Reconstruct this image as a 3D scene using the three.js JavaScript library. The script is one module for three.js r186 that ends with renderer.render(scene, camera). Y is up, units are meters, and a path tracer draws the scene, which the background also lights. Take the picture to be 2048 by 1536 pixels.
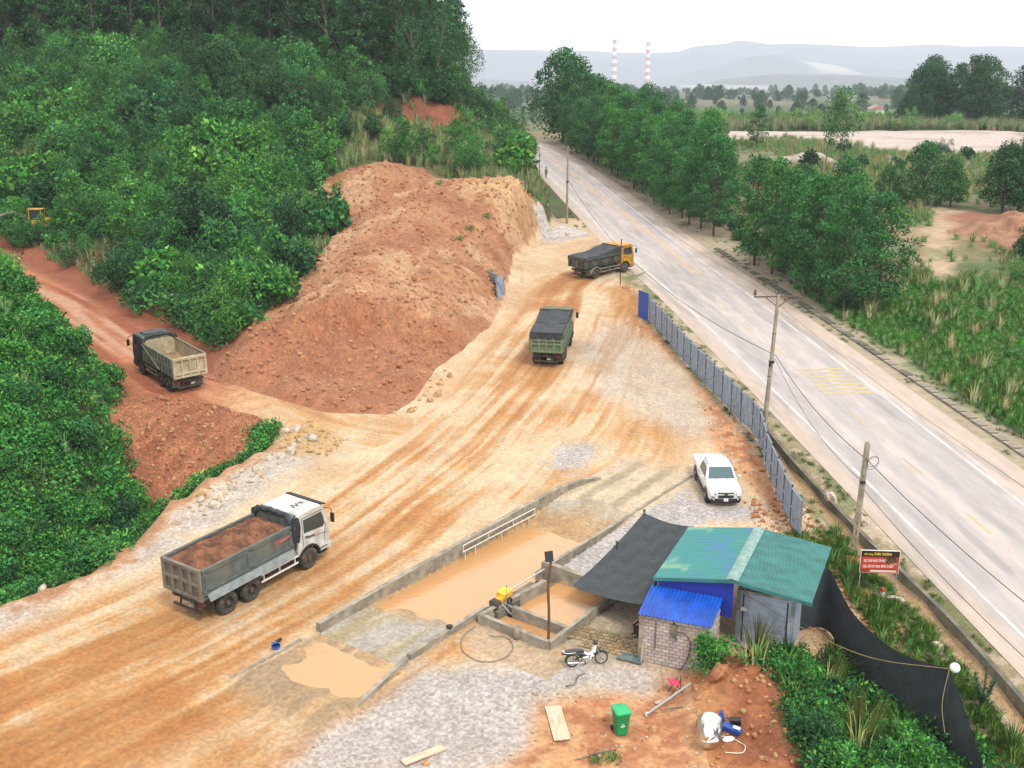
import * as THREE from 'three';
import { mergeGeometries, mergeVertices, toCreasedNormals } from 'three/addons/utils/BufferGeometryUtils.js';
import { RoundedBoxGeometry } from 'three/addons/geometries/RoundedBoxGeometry.js';
import { MarchingCubes } from 'three/addons/objects/MarchingCubes.js';

// ---------------------------------------------------------------- camera, sky, sun, exposure
const scene = new THREE.Scene();
const camera = new THREE.PerspectiveCamera(39.31, 4 / 3, 0.5, 30000);
camera.position.set(0, 25, 0);
camera.lookAt(0, 25 - 598, -2150);

const skyW = 128, skyH = 64, skyData = new Float32Array(skyW * skyH * 4);
for (let j = 0; j < skyH; j++) for (let i = 0; i < skyW; i++) {
  const el = ((j + 0.5) / skyH - 0.5) * Math.PI, k = (j * skyW + i) * 4;
  const up = Math.max(0, Math.sin(el));                       // thin even overcast: brighter overhead than at the horizon
  const L = 0.76 + 0.14 * up;
  skyData[k] = L * 1.0; skyData[k + 1] = L * 0.985; skyData[k + 2] = L * 0.985; skyData[k + 3] = 1;
}
const sky = new THREE.DataTexture(skyData, skyW, skyH, THREE.RGBAFormat, THREE.FloatType);
sky.mapping = THREE.EquirectangularReflectionMapping; sky.magFilter = THREE.LinearFilter; sky.needsUpdate = true;
scene.background = sky; scene.environment = sky;

const sun = new THREE.DirectionalLight(new THREE.Color(1, 0.95, 0.88), 1.5);
sun.position.set(55, 150, 20); sun.target.position.set(0, 0, -80);   // high, over the road, veiled by cloud
sun.castShadow = true; sun.shadow.radius = 24; sun.shadow.mapSize.set(2048, 2048);
Object.assign(sun.shadow.camera, { left: -150, right: 150, top: 200, bottom: -200, near: 10, far: 600 });
scene.add(sun, sun.target);

const renderer = new THREE.WebGLRenderer({ antialias: true });
renderer.setSize(1024, 768);
renderer.toneMapping = THREE.LinearToneMapping;
renderer.toneMappingExposure = 2.4;
renderer.shadowMap.enabled = true;
scene.fog = new THREE.FogExp2(0xe0e8f6, 0.00014);

// ---------------------------------------------------------------- helpers: numbers and noise
function rngOf(seed) { let a = seed >>> 0; return () => { a = (a + 0x6D2B79F5) >>> 0; let t = a; t = Math.imul(t ^ (t >>> 15), t | 1); t ^= t + Math.imul(t ^ (t >>> 7), t | 61); return ((t ^ (t >>> 14)) >>> 0) / 4294967296; }; }
const clamp = (x, a = 0, b = 1) => x < a ? a : x > b ? b : x;
const lerp = (a, b, t) => a + (b - a) * t;
const smooth = (a, b, x) => { const t = clamp((x - a) / (b - a)); return t * t * (3 - 2 * t); };
const perm = new Uint8Array(512), gradR = new Float32Array(256);
{ const r = rngOf(77); const p = [...Array(256).keys()]; for (let i = 255; i > 0; i--) { const j = Math.floor(r() * (i + 1)); [p[i], p[j]] = [p[j], p[i]]; } for (let i = 0; i < 512; i++) perm[i] = p[i & 255]; for (let i = 0; i < 256; i++) gradR[i] = r() * 2 - 1; }
function noise2(x, y) {                                       // value noise, -1..1
  const xi = Math.floor(x), yi = Math.floor(y), fx = x - xi, fy = y - yi, u = fx * fx * (3 - 2 * fx), v = fy * fy * (3 - 2 * fy);
  const X = xi & 255, Y = yi & 255, a = perm[X] + Y, b = perm[X + 1] + Y;
  const p = gradR[perm[a & 511]], q = gradR[perm[b & 511]], r = gradR[perm[(a + 1) & 511]], s = gradR[perm[(b + 1) & 511]];
  return p + (q - p) * u + (r - p) * v + (p - q - r + s) * u * v;
}
function fbm(x, y, o = 4) { let s = 0, a = 0.5; for (let i = 0; i < o; i++) { s += a * noise2(x, y); x = x * 2.03 + 17.3; y = y * 2.03 + 9.1; a *= 0.5; } return s; }
function inPoly(p, x, y) { let c = false; for (let i = 0, j = p.length - 1; i < p.length; j = i++) { const [xi, yi] = p[i], [xj, yj] = p[j]; if ((yi > y) !== (yj > y) && x < (xj - xi) * (y - yi) / (yj - yi) + xi) c = !c; } return c; }
function distPoly(p, x, y, closed = true) {                   // distance to an outline, its arc length there and the signed side
  let best = 1e9, arc = 0, at = 0, side = 1;
  for (let i = 0; i < p.length - (closed ? 0 : 1); i++) {
    const a = p[i], b = p[(i + 1) % p.length], dx = b[0] - a[0], dy = b[1] - a[1], l2 = dx * dx + dy * dy, t = clamp(((x - a[0]) * dx + (y - a[1]) * dy) / l2);
    const ex = x - a[0] - dx * t, ey = y - a[1] - dy * t, d = ex * ex + ey * ey;
    if (d < best) { best = d; at = arc + t * Math.sqrt(l2); side = dx * ey - dy * ex > 0 ? 1 : -1; }
    arc += Math.sqrt(l2);
  }
  return [Math.sqrt(best), at, side];
}
const signedIn = (p, x, y) => (inPoly(p, x, y) ? 1 : -1) * distPoly(p, x, y)[0];   // metres inside (+) or outside (-)

// ---------------------------------------------------------------- helpers: naming and adding
const taken = new Map();
function numbered(n) { const k = taken.get(n) || 0; taken.set(n, k + 1); return k ? `${n}_${String(k).padStart(3, '0')}` : n; }
function tag(o, label, category, group, kind) { if (label) o.userData.label = label; if (category) o.userData.category = category; if (group) o.userData.group = group; if (kind) o.userData.kind = kind; return o; }
function thing(name, label, category, pos = [0, 0, 0], turn = 0, group) { const o = new THREE.Group(); o.name = numbered(name); o.position.set(...pos); o.rotation.y = turn; scene.add(o); return tag(o, label, category, group); }
function mesh(name, geo, mat, parent = scene) { const m = new THREE.Mesh(geo, mat); m.name = parent === scene ? numbered(name) : name; m.castShadow = m.receiveShadow = true; parent.add(m); return m; }
function structure(name, geo, mat, label, category) { const m = mesh(name, geo, mat); return tag(m, label, category, null, 'structure'); }
function copyOf(o, pos, turn, scale = 1) { const c = o.clone(); c.name = numbered(o.name.replace(/_\d{3}$/, '')); c.userData = { ...o.userData }; if (pos) c.position.set(...pos); if (turn !== undefined) c.rotation.y = turn; c.scale.setScalar(scale); scene.add(c); return c; }

// ---------------------------------------------------------------- helpers: geometry
function metreUV(g) {                                         // uv in metres, taken from the side each face points to most
  g = g.index ? g.toNonIndexed() : g; const p = g.attributes.position, n = g.attributes.normal, uv = new Float32Array(p.count * 2);
  for (let i = 0; i < p.count; i += 3) {
    let nx = 0, ny = 0, nz = 0; for (let k = 0; k < 3; k++) { nx += n.getX(i + k); ny += n.getY(i + k); nz += n.getZ(i + k); }
    nx = Math.abs(nx); ny = Math.abs(ny); nz = Math.abs(nz);
    for (let k = i; k < i + 3; k++) { const X = p.getX(k), Y = p.getY(k), Z = p.getZ(k); if (ny >= nx && ny >= nz) { uv[k * 2] = X; uv[k * 2 + 1] = Z; } else if (nx >= nz) { uv[k * 2] = Z; uv[k * 2 + 1] = Y; } else { uv[k * 2] = X; uv[k * 2 + 1] = Y; } }
  }
  g.setAttribute('uv', new THREE.BufferAttribute(uv, 2)); return g;
}
class MB {                                                    // collects pieces of ONE part
  constructor() { this.l = []; }
  add(g, m) { g = g.index ? g.toNonIndexed() : g.clone(); for (const k of Object.keys(g.attributes)) if (!['position', 'normal', 'uv'].includes(k)) g.deleteAttribute(k); if (m) g.applyMatrix4(m); this.l.push(g); return this; }
  box(x, y, z, w, h, d, rx = 0, ry = 0, rz = 0, bevel = 0) {  // centre and size
    const g = bevel ? new RoundedBoxGeometry(w, h, d, 1, Math.min(bevel, w / 2.1, h / 2.1, d / 2.1)) : new THREE.BoxGeometry(w, h, d);
    return this.add(g, new THREE.Matrix4().compose(new THREE.Vector3(x, y, z), new THREE.Quaternion().setFromEuler(new THREE.Euler(rx, ry, rz)), new THREE.Vector3(1, 1, 1)));
  }
  rod(a, b, r, r2 = r, seg = 8) {
    const A = new THREE.Vector3(...a), B = new THREE.Vector3(...b), d = B.clone().sub(A), g = new THREE.CylinderGeometry(r2, r, d.length(), seg);
    return this.add(g, new THREE.Matrix4().compose(A.add(B).multiplyScalar(0.5), new THREE.Quaternion().setFromUnitVectors(new THREE.Vector3(0, 1, 0), d.normalize()), new THREE.Vector3(1, 1, 1)));
  }
  bar(a, b, w, h) {                                           // a square bar from a to b, h upright
    const A = new THREE.Vector3(...a), B = new THREE.Vector3(...b), d = B.clone().sub(A), m = new THREE.Matrix4(), z = d.clone().normalize(), up = Math.abs(z.y) > 0.99 ? new THREE.Vector3(1, 0, 0) : new THREE.Vector3(0, 1, 0);
    const x = up.clone().cross(z).normalize(), y = z.clone().cross(x); m.makeBasis(x, y, z).setPosition(A.clone().add(B).multiplyScalar(0.5));
    return this.add(new THREE.BoxGeometry(w, h, d.length()), m);
  }
  tube(pts, r, seg = 24, rad = 6) { return this.add(new THREE.TubeGeometry(new THREE.CatmullRomCurve3(pts.map(p => new THREE.Vector3(...p))), seg, r, rad, false)); }
  prism(pts, h, m, bevel = 0) {                               // outline in xy drawn out along z
    const s = new THREE.Shape(pts.map(p => new THREE.Vector2(...p)));
    return this.add(new THREE.ExtrudeGeometry(s, { depth: h, bevelEnabled: bevel > 0, bevelSize: bevel, bevelThickness: bevel, bevelSegments: 1, steps: 1 }), m);
  }
  lathe(pts, seg, m) { return this.add(new THREE.LatheGeometry(pts.map(p => new THREE.Vector2(...p)), seg), m); }
  geo() { const g = metreUV(mergeGeometries(this.l)); return g; }
  build(name, mat, parent) { return mesh(name, this.geo(), mat, parent); }
}
const M4 = (x, y, z, rx = 0, ry = 0, rz = 0, s = [1, 1, 1]) => new THREE.Matrix4().compose(new THREE.Vector3(x, y, z), new THREE.Quaternion().setFromEuler(new THREE.Euler(rx, ry, rz)), new THREE.Vector3(...s));
function sheetFromGrid(nu, nv, f) {                           // f(u, v) -> [x, y, z], smooth normals
  const pos = [], uv = [], idx = [];
  for (let j = 0; j <= nv; j++) for (let i = 0; i <= nu; i++) { pos.push(...f(i / nu, j / nv)); uv.push(i / nu, j / nv); }
  for (let j = 0; j < nv; j++) for (let i = 0; i < nu; i++) { const a = j * (nu + 1) + i, b = a + 1, c = a + nu + 1, d = c + 1; idx.push(a, c, b, b, c, d); }
  const g = new THREE.BufferGeometry(); g.setAttribute('position', new THREE.Float32BufferAttribute(pos, 3)); g.setAttribute('uv', new THREE.Float32BufferAttribute(uv, 2)); g.setIndex(idx); g.computeVertexNormals(); return g;
}
function thicken(g, t) {                                      // gives a sheet a second face t behind it along its normals
  const p = g.attributes.position, n = g.attributes.normal, b = g.clone(), q = b.attributes.position;
  for (let i = 0; i < p.count; i++) q.setXYZ(i, p.getX(i) - n.getX(i) * t, p.getY(i) - n.getY(i) * t, p.getZ(i) - n.getZ(i) * t);
  const ix = b.index.array; for (let i = 0; i < ix.length; i += 3) { const k = ix[i]; ix[i] = ix[i + 1]; ix[i + 1] = k; } b.computeVertexNormals(); return mergeGeometries([g, b]);
}

// ---------------------------------------------------------------- helpers: textures and materials
function dataTex(w, h, f, srgb = true, repeat) {              // f(i, j) -> [r, g, b] in 0..255
  const d = new Uint8Array(w * h * 4); for (let j = 0; j < h; j++) for (let i = 0; i < w; i++) { const c = f(i, j), k = (j * w + i) * 4; d[k] = c[0]; d[k + 1] = c[1]; d[k + 2] = c[2]; d[k + 3] = 255; }
  const t = new THREE.DataTexture(d, w, h); t.magFilter = THREE.LinearFilter; t.minFilter = THREE.LinearMipmapLinearFilter; t.generateMipmaps = true; t.wrapS = t.wrapT = THREE.RepeatWrapping; if (srgb) t.colorSpace = THREE.SRGBColorSpace; if (repeat) t.repeat.set(...repeat); t.needsUpdate = true; return t;
}
function tileNoise(n, cells, seed, oct = 4) {                 // tileable noise 0..1 on an n x n grid
  const out = new Float32Array(n * n), r = rngOf(seed); let amp = 1, tot = 0;
  for (let o = 0; o < oct; o++) { const c = Math.min(n, cells << o), g = Float32Array.from({ length: c * c }, () => r());
    for (let j = 0; j < n; j++) { const y = j / n * c, y0 = Math.floor(y), fy = y - y0, v = fy * fy * (3 - 2 * fy), ya = (y0 % c) * c, yb = ((y0 + 1) % c) * c;
      for (let i = 0; i < n; i++) { const x = i / n * c, x0 = Math.floor(x), fx = x - x0, u = fx * fx * (3 - 2 * fx), xa = x0 % c, xb = (x0 + 1) % c;
        out[j * n + i] += amp * lerp(lerp(g[ya + xa], g[ya + xb], u), lerp(g[yb + xa], g[yb + xb], u), v); } }
    tot += amp; amp *= 0.55; }
  for (let i = 0; i < out.length; i++) out[i] /= tot; return out;
}
const N1 = tileNoise(256, 4, 1, 6), N2 = tileNoise(256, 8, 2, 5), N3 = tileNoise(256, 3, 3, 5);
const grainTex = (lo, hi, rep, N = N1) => dataTex(256, 256, (i, j) => { const t = clamp((N[j * 256 + i] - 0.3) / 0.4), v = lerp(lo, hi, t); return [v, v, v]; }, true, rep);
const wearTex = grainTex(150, 255, [0.5, 0.5]), wearFine = grainTex(190, 255, [1.1, 1.1], N2);
const bumpTex = dataTex(256, 256, (i, j) => { const v = 255 * clamp((N2[j * 256 + i] - 0.25) / 0.5); return [v, v, v]; }, false, [1.3, 1.3]);
function stained(base, stain, rep, cut = 0.52, soft = 0.16, N = N3) {   // two colours (sRGB bytes) in blotches
  return dataTex(256, 256, (i, j) => { const k = j * 256 + i, t = smooth(cut - soft, cut + soft, N[k] * 0.65 + N1[k] * 0.35), f = 0.9 * (0.85 + 0.3 * (N2[k] - 0.5)); return [0, 1, 2].map(q => clamp(lerp(base[q], stain[q], t) * f, 0, 255)); }, true, rep);
}
const std = (c, roughness = 0.8, o = {}) => new THREE.MeshStandardMaterial({ color: new THREE.Color(...(Array.isArray(c) ? c : [c])).multiplyScalar(o.metalness > 0.9 ? 1 : 0.82), roughness, side: THREE.DoubleSide, ...o });
const mapped = (map, roughness = 0.85, o = {}) => new THREE.MeshStandardMaterial({ map, roughness, side: THREE.DoubleSide, ...o });
const black = std(0x16181a, 0.6), rubber = mapped(stained([58, 58, 54], [112, 100, 82], [1.2, 1.2], 0.5), 0.9), steelDark = mapped(stained([52, 56, 54], [105, 88, 66], [1, 1], 0.53), 0.75), chrome = std([0.6, 0.6, 0.6], 0.25, { metalness: 1 });

// ================================================================ THE LAND
// world: x to the east side of the road, D = -z metres ahead, y up. The valley floor climbs 4.8 % towards the pass.
function valley(D) { const s = 0.048; if (D < 230) return s * D; const k = Math.min(1, (D - 230) / 80); return s * 230 + s * 80 * (k - k * k / 2); }
// plan outlines, metres
const gravelPickup = [[2.11, 48.41], [10.72, 59.22], [10.63, 56.05], [14.11, 55.39], [13.94, 53.49], [9.96, 52.88], [5.73, 50.28], [2.79, 47.39]];
const gravelNear = [[-6.21, 36.29], [-3.99, 39.51], [1.59, 40.36], [6.27, 39.33], [5.47, 37.76], [0.71, 37.26], [0.29, 34.47], [-1.47, 32.54], [-8.47, 32.54]];
const gravelEdge = [[-18.49, 54.11], [-14.34, 64.39], [-11.67, 63.54], [-14.47, 55.39], [-17.75, 48.41], [-21.62, 43.68], [-23.98, 41.21], [-25.0, 43.25], [-22.28, 45.24], [-18.98, 48.41]];
const gravelFence = [[5.24, 86.97], [10.43, 95.04], [12.54, 82.72], [13.46, 66.15], [10.03, 67.06], [5.76, 76.42]];
const gravelTrough = [[2.36, 63.13], [5.31, 65.26], [5.96, 63.54], [4.05, 60.34], [2.15, 61.51]];
const redFence = [[10.43, 95.04], [12.25, 93.32], [15.4, 66.15], [15.18, 58.85], [15.0, 52.88], [13.94, 53.49], [13.87, 58.85], [12.98, 63.54], [14.07, 77.61]];
const redNear = [[-8.47, 32.54], [-6.35, 35.97], [0.31, 37.26], [7.71, 39.33], [6.93, 32.54]];
const haulFar = [[-23.4, 82.04], [-30.54, 92.48], [-36.5, 99.62], [-45.73, 111.29], [-56.59, 124.36], [-63.27, 132.69]];
const path1 = [[-19.85, 34.76], [-15.08, 40.06], [-11.14, 45.01], [-6.92, 52.28], [-2.0, 63.54], [2.47, 77.61], [6.03, 93.32], [9.03, 108.98], [15.69, 121.52]];
const path2 = [[-8.65, 67.06], [-3.87, 63.54], [1.31, 75.26]];
const path2b = [[-22.29, 76.42], [-16.43, 73.05], [-10.75, 68.0], [-5.63, 66.15], [-1.52, 70.95], [2.62, 82.72]];
const path3 = [[2.65, 55.39], [6.81, 61.12], [8.72, 67.06], [8.47, 74.14], [6.38, 85.51]];
const path4 = [[-9.42, 33.62], [-6.35, 37.26], [-2.71, 42.41], [0.64, 48.93], [4.35, 56.05], [7.5, 61.91], [9.16, 68.0]];
const whiteRock = [[-18.39, 52.88], [-17.41, 56.05], [-15.79, 61.12], [-13.55, 65.26], [-12.28, 65.26], [-14.42, 60.34], [-16.23, 54.74], [-17.06, 52.88]];
const yellowRock = [[-15.02, 66.15], [-13.49, 68.47], [-10.68, 65.26], [-11.77, 62.31], [-14.4, 63.13]];
const pad = [[4.38, 44.78], [7.17, 45.94], [5.84, 40.82], [4.26, 39.69], [1.83, 41.21]];
const bricks = [[2.7, 41.41], [3.51, 42.33], [6.07, 41.8], [5.82, 40.63], [4.94, 40.25], [2.47, 41.21]];
const sandR = [[62.07, 156.97], [62.02, 144.44], [51.45, 127.33], [45.83, 111.29], [41.48, 102.57], [52.02, 133.68]];
const redR = [[60.2, 148.39], [70.37, 148.39], [58.21, 121.52], [53.83, 127.33]];
const fieldpx = [[56.64, 300.47], [139.41, 300.47], [111.06, 238.26], [96.66, 226.52], [80.28, 233.14], [76.76, 249.76], [71.05, 271.79], [50.38, 266.76]];
const gravelHeap = [[3.7, 142.53], [8.33, 142.53], [9.94, 137.1], [4.62, 130.43], [3.48, 133.68]];
const roadMid = [[30.2, -6], [28, 20], [25.8, 42], [22.55, 76.65], [19.75, 104], [17.6, 121.5], [14.2, 154.7], [11.2, 185.7], [7.3, 218.5], [3, 245], [-1, 262], [-7, 277], [-17, 290], [-33, 299], [-62, 305]];
const roadCurve = new THREE.CatmullRomCurve3(roadMid.map(([x, D]) => new THREE.Vector3(x, 0, D)), false, 'centripetal');
const roadPts = roadCurve.getSpacedPoints(260).map(p => [p.x, p.z]);
const midX = D => { for (let i = 1; i < roadMid.length; i++) if (D <= roadMid[i][1]) { const a = roadMid[i - 1], b = roadMid[i]; return lerp(a[0], b[0], (D - a[1]) / (b[1] - a[1])); } return -62; };
const flatArea = [[-34, 10], [-31, 34], [-27, 41.5], [-23.5, 44.8], [-21.8, 46.4], [-20.2, 48.7], [-19.2, 55.4], [-18.2, 58.9], [-15.8, 64], [-15.3, 65.5], [-15.6, 68], [-17.6, 70.2], [-22.4, 73.4], [-28, 74.5], [-32, 79], [-39, 88], [-50, 102], [-64, 119], [-78, 132], [-80, 140], [-63.3, 132.7], [-56.6, 124.4], [-45.7, 111.3], [-36.5, 99.6], [-30.5, 92.5], [-24, 83.5], [-22.2, 77.6], [-16.4, 73], [-12.8, 70.4], [-8.3, 69.9], [-6.9, 73], [-5.9, 80], [-3.9, 85.5], [-1.7, 93.3], [-0.7, 104.6], [0.1, 121.5], [3.2, 135.4], [5.5, 146], [5.2, 165], [4.4, 190], [2, 215], [-1.5, 240], [-7, 262], [-16, 277], [-40, 290], [-80, 296], [-80, 340], [40, 340], [24, 280], [24, 240], [24, 205], [26, 170], [29, 135], [32.5, 100], [34.5, 60], [36, 10]];
const moundArea = [[7.1, 10], [7.0, 34], [6.9, 36.3], [7.2, 38.7], [9.3, 39.9], [12.2, 39.6], [13.6, 41.2], [15.2, 41], [16.8, 38], [17.6, 33], [18, 10]];
const haulRoad = [[-17.6, 70.2], [-22.4, 73.4], [-28, 74.5], [-32, 79], [-39, 88], [-50, 102], [-64, 119], [-78, 132], [-80, 140], [-63.3, 132.7], [-56.6, 124.4], [-45.7, 111.3], [-36.5, 99.6], [-30.5, 92.5], [-24, 83.5], [-22.2, 77.6], [-16.4, 73]];
const heapArea = [[-23.5, 80], [-22.2, 77.6], [-16.4, 73], [-12.8, 70.4], [-8.3, 69.9], [-6.9, 73], [-5.9, 80], [-3.9, 85.5], [-1.7, 93.3], [-0.7, 104.6], [0.1, 121.5], [3.2, 135.4], [4.2, 139.5], [1.6, 140.8], [-3, 141.5], [-9, 147], [-12, 152], [-18, 154.5], [-25.5, 148], [-26.2, 142], [-22.4, 137], [-19.2, 126], [-19.2, 110], [-20.2, 98], [-21.5, 88]];
const bankArea = [[-15.3, 65.5], [-15.6, 68], [-17.6, 70.2], [-22.4, 73.4], [-28, 74.5], [-28.6, 72], [-26, 66], [-23.2, 62.5], [-20.5, 60], [-18.4, 59.5], [-16, 64.4]];
const breaks = [   // [x, D, y] break lines of the hills; y is metres above the datum
  // the spoil heap: its west and east crests, its front scarp, its back lumps
  [[-21.4, 79.6, 4.4], [-19.75, 82, 5.37], [-18.05, 90, 6.95], [-17.06, 97, 7.87], [-16.29, 108, 9.99], [-16.33, 118, 11.06], [-13.39, 130, 12.6], [-9, 137, 12.9], [-4.75, 139, 13.3], [0.7, 138, 13.4]],
  [[-18.4, 82.8, 6.2], [-16.4, 85.2, 7.6], [-14.2, 86.6, 8.4], [-12.2, 86.2, 8.1], [-10.4, 87.4, 8.0], [-8.6, 86.6, 7.3], [-7.2, 90, 6.9]],
  [[-18.6, 80.6, 4.7], [-16, 83.2, 5.2], [-13.6, 84.2, 5.5], [-11.8, 83.8, 5.4], [-10, 84.8, 5.4], [-7.9, 84.6, 4.9]],
  [[-14.3, 88.5, 8.5], [-13.2, 100, 9.6], [-12.2, 112, 10.9], [-9.5, 124, 12.3], [-4.25, 134, 13.6]],
  [[-5.6, 98, 7.2], [-5, 108, 8.0], [-4.4, 118, 9.3], [-2, 128, 11.2], [0.9, 135.5, 13.3]],
  [[-25.6, 143, 9.2], [-22.6, 146.5, 11.8], [-19.3, 149, 13.8], [-17.4, 150, 14.5], [-14.4, 150.5, 13.6], [-11.9, 150, 12.8]], [[-23, 134, 7.6], [-19, 137.5, 8.0], [-15.5, 140, 9.2], [-12, 143, 10.6], [-8, 145, 12]],
  // the bench and nose of the hill along the road
  [[3.6, 140, 10.5], [2.6, 150, 12.2], [2, 160, 12.2], [1.2, 172, 12.6], [0, 185, 13.4], [-2.2, 200, 15.4], [-6, 225, 16], [-14, 250, 16]],
  [[-2, 150, 13.8], [-6, 158, 14.6], [-9, 165, 15.8], [-12, 171, 17.2], [-16, 175.5, 18.6]],
  [[-20, 178.5, 21.2], [-15, 178, 22.4], [-10.5, 180, 22.2], [-7.6, 184, 21], [-7, 195, 21.5]],
  [[-60, 200, 36], [-50, 192, 34.5], [-36, 192, 33.5], [-24, 193, 31], [-13, 198, 28], [-12, 215, 28]],
  // contours of the main hill
  [[-26, 88, 5.0], [-24.5, 100, 6.2], [-22.6, 115, 7.2], [-23, 130, 7.6]],
  [[-33, 100, 6.2], [-31, 118, 10], [-34, 118, 9.4]], [[-18, 163, 15.4], [-28, 152, 15.2], [-39.8, 141, 15.2], [-55, 140, 14.6], [-67.6, 146, 14.8]],
  [[-95, 160, 15], [-78.7, 173, 24.6], [-60, 168, 24.4], [-46, 166, 24.6], [-33, 170, 24]], [[-60, 132, 8.6], [-72, 142, 11]],
  [[-160, 200, 30], [-120, 200, 32], [-86, 194, 33.5]], [[-160, 245, 56], [-60, 245, 56], [-40, 240, 50], [-26, 240, 36]], [[-160, 330, 40], [-60, 320, 30]], [[-100, 150, 9.5], [-160, 150, 14]],
  // the hillside across the gully from the haul road
  [[-46, 80, 16], [-36, 71.5, 14.3], [-33.45, 69.5, 13.2], [-30.86, 67.6, 11.0], [-28.4, 66.6, 9.2], [-26.3, 65.8, 6.8], [-24.7, 65.6, 4.2]],
  [[-60, 100, 17], [-46, 80, 16.5]], [[-29.4, 60, 8.9], [-27.2, 60, 6.2], [-25.2, 60, 3.2]], [[-34, 55, 10], [-28.6, 54, 5.0], [-25.4, 54, 1.8]], [[-30, 48, 5], [-26.6, 47.6, 2.2], [-24.6, 48.2, 0.9]],
  [[-50, 60, 20], [-60, 40, 20], [-60, 10, 20]], [[-40, 30, 8], [-33, 42, 4]], [[-62, 118, 5.8], [-70, 112, 12], [-90, 112, 20], [-160, 120, 24]], [[-36, 84, 4.6], [-40, 80, 12]],
  // the gully
  [[-26, 44.6, 0.9], [-23.8, 47.6, 0.3], [-22.2, 50.5, -0.2], [-21.6, 56, -0.9], [-21, 60, -1.3], [-22.2, 63.5, -1.0], [-24, 66, 0.2], [-26.5, 69.4, 1.8], [-29, 73.5, 3.4]], [[-19.6, 62.8, -0.2], [-17.4, 65, 1.3]],
  // the overgrown mound by the container
  [[7.5, 37.2, 2.7], [8.2, 38.3, 3.1], [9.3, 38.5, 3.3], [10.6, 38.1, 2.9], [12, 38.0, 1.8], [13.4, 38.6, 0.9]], [[7.7, 35.4, 2.55], [8.5, 36.2, 3.2], [10.2, 36, 3.3]], [[8.3, 33.8, 2.3], [9.6, 34, 2.9], [10.8, 33.4, 2.3], [13, 34.5, 1.1], [15.4, 35.5, 0.8]], [[9, 20, 2.4], [14, 20, 0.6]], [[14.2, 40, 0.9], [14.8, 38, 0.7], [16, 34, 0.6]],
  // east of the road
  [[36, 60, 2.4], [34.5, 100, 4.2], [31, 135, 6.0], [28, 170, 7.8], [26, 205, 9.6]], [[40, 60, 2.7], [38, 100, 5.0], [36, 135, 6.6]], [[56, 118, 6.6], [60, 128, 8.0], [66, 138, 7.8]], [[40.5, 178, 8.6], [42, 181, 11.4], [43.5, 178, 8.6]], [[46, 195, 9.4], [60, 195, 9.6], [75, 195, 9.4]], [[46, 226, 10.9], [140, 226, 10.9]], [[45, 300, 12.9], [150, 300, 12.9]], [[180, 100, 6], [180, 200, 9.6]],
];
const gx0 = -160, gd0 = 10, gw = 342, gh = 332;
const hgt = new Float32Array(gw * gh), fixed = new Uint8Array(gw * gh);
{
  const put = (x, D, y) => { const i = Math.round(x - gx0), j = Math.round(D - gd0); if (i >= 0 && j >= 0 && i < gw && j < gh) { hgt[j * gw + i] = y; fixed[j * gw + i] = 1; } };
  for (let j = 0; j < gh; j++) for (let i = 0; i < gw; i++) { const x = i + gx0, D = j + gd0; hgt[j * gw + i] = valley(D); if (inPoly(flatArea, x, D) && !inPoly(moundArea, x, D)) fixed[j * gw + i] = 1; }
  for (const l of breaks) for (let k = 0; k + 1 < l.length; k++) { const a = l[k], b = l[k + 1], n = Math.ceil(Math.hypot(b[0] - a[0], b[1] - a[1]) / 0.5); for (let q = 0; q <= n; q++) put(lerp(a[0], b[0], q / n), lerp(a[1], b[1], q / n), lerp(a[2], b[2], q / n)); }
  for (let it = 0; it < 700; it++) for (let j = 0; j < gh; j++) for (let i = 0; i < gw; i++) {
    const k = j * gw + i; if (fixed[k]) continue;
    const a = hgt[i ? k - 1 : k + 1], b = hgt[i < gw - 1 ? k + 1 : k - 1], c = hgt[j ? k - gw : k + gw], d = hgt[j < gh - 1 ? k + gw : k - gw];
    hgt[k] += 1.88 * ((a + b + c + d) / 4 - hgt[k]);
  }
  const soft = hgt.slice();                                   // ease the creases of the free slopes
  for (let j = 1; j < gh - 1; j++) for (let i = 1; i < gw - 1; i++) { const k = j * gw + i; if (!inPoly(flatArea, i + gx0, j + gd0) || inPoly(moundArea, i + gx0, j + gd0)) soft[k] = hgt[k] * 0.4 + 0.15 * (hgt[k - 1] + hgt[k + 1] + hgt[k - gw] + hgt[k + gw]); }
  hgt.set(soft);
}
const cr = (a, b, c, d, t) => b + 0.5 * t * (c - a + t * (2 * a - 5 * b + 4 * c - d + t * (3 * (b - c) + d - a)));
function formY(x, D) {                                        // the shape of the land without its small relief
  const u = x - gx0, v = D - gd0; if (u < 1 || v < 1 || u > gw - 3 || v > gh - 3) {
    const e = Math.max(-u, v - (gh - 3), u - (gw - 3), 0), cx = clamp(Math.round(u), 1, gw - 3), cd = clamp(Math.round(v), 1, gh - 3);
    return lerp(hgt[cd * gw + cx], 9 + 5 * noise2(x / 160, D / 160), smooth(0, 260, e)); }
  const i = Math.floor(u), j = Math.floor(v), fu = u - i, fv = v - j, r = [];
  for (let q = -1; q < 3; q++) { const k = (j + q) * gw + i; r.push(cr(hgt[k - 1], hgt[k], hgt[k + 1], hgt[k + 2], fu)); }
  return cr(r[0], r[1], r[2], r[3], fv);
}
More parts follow.
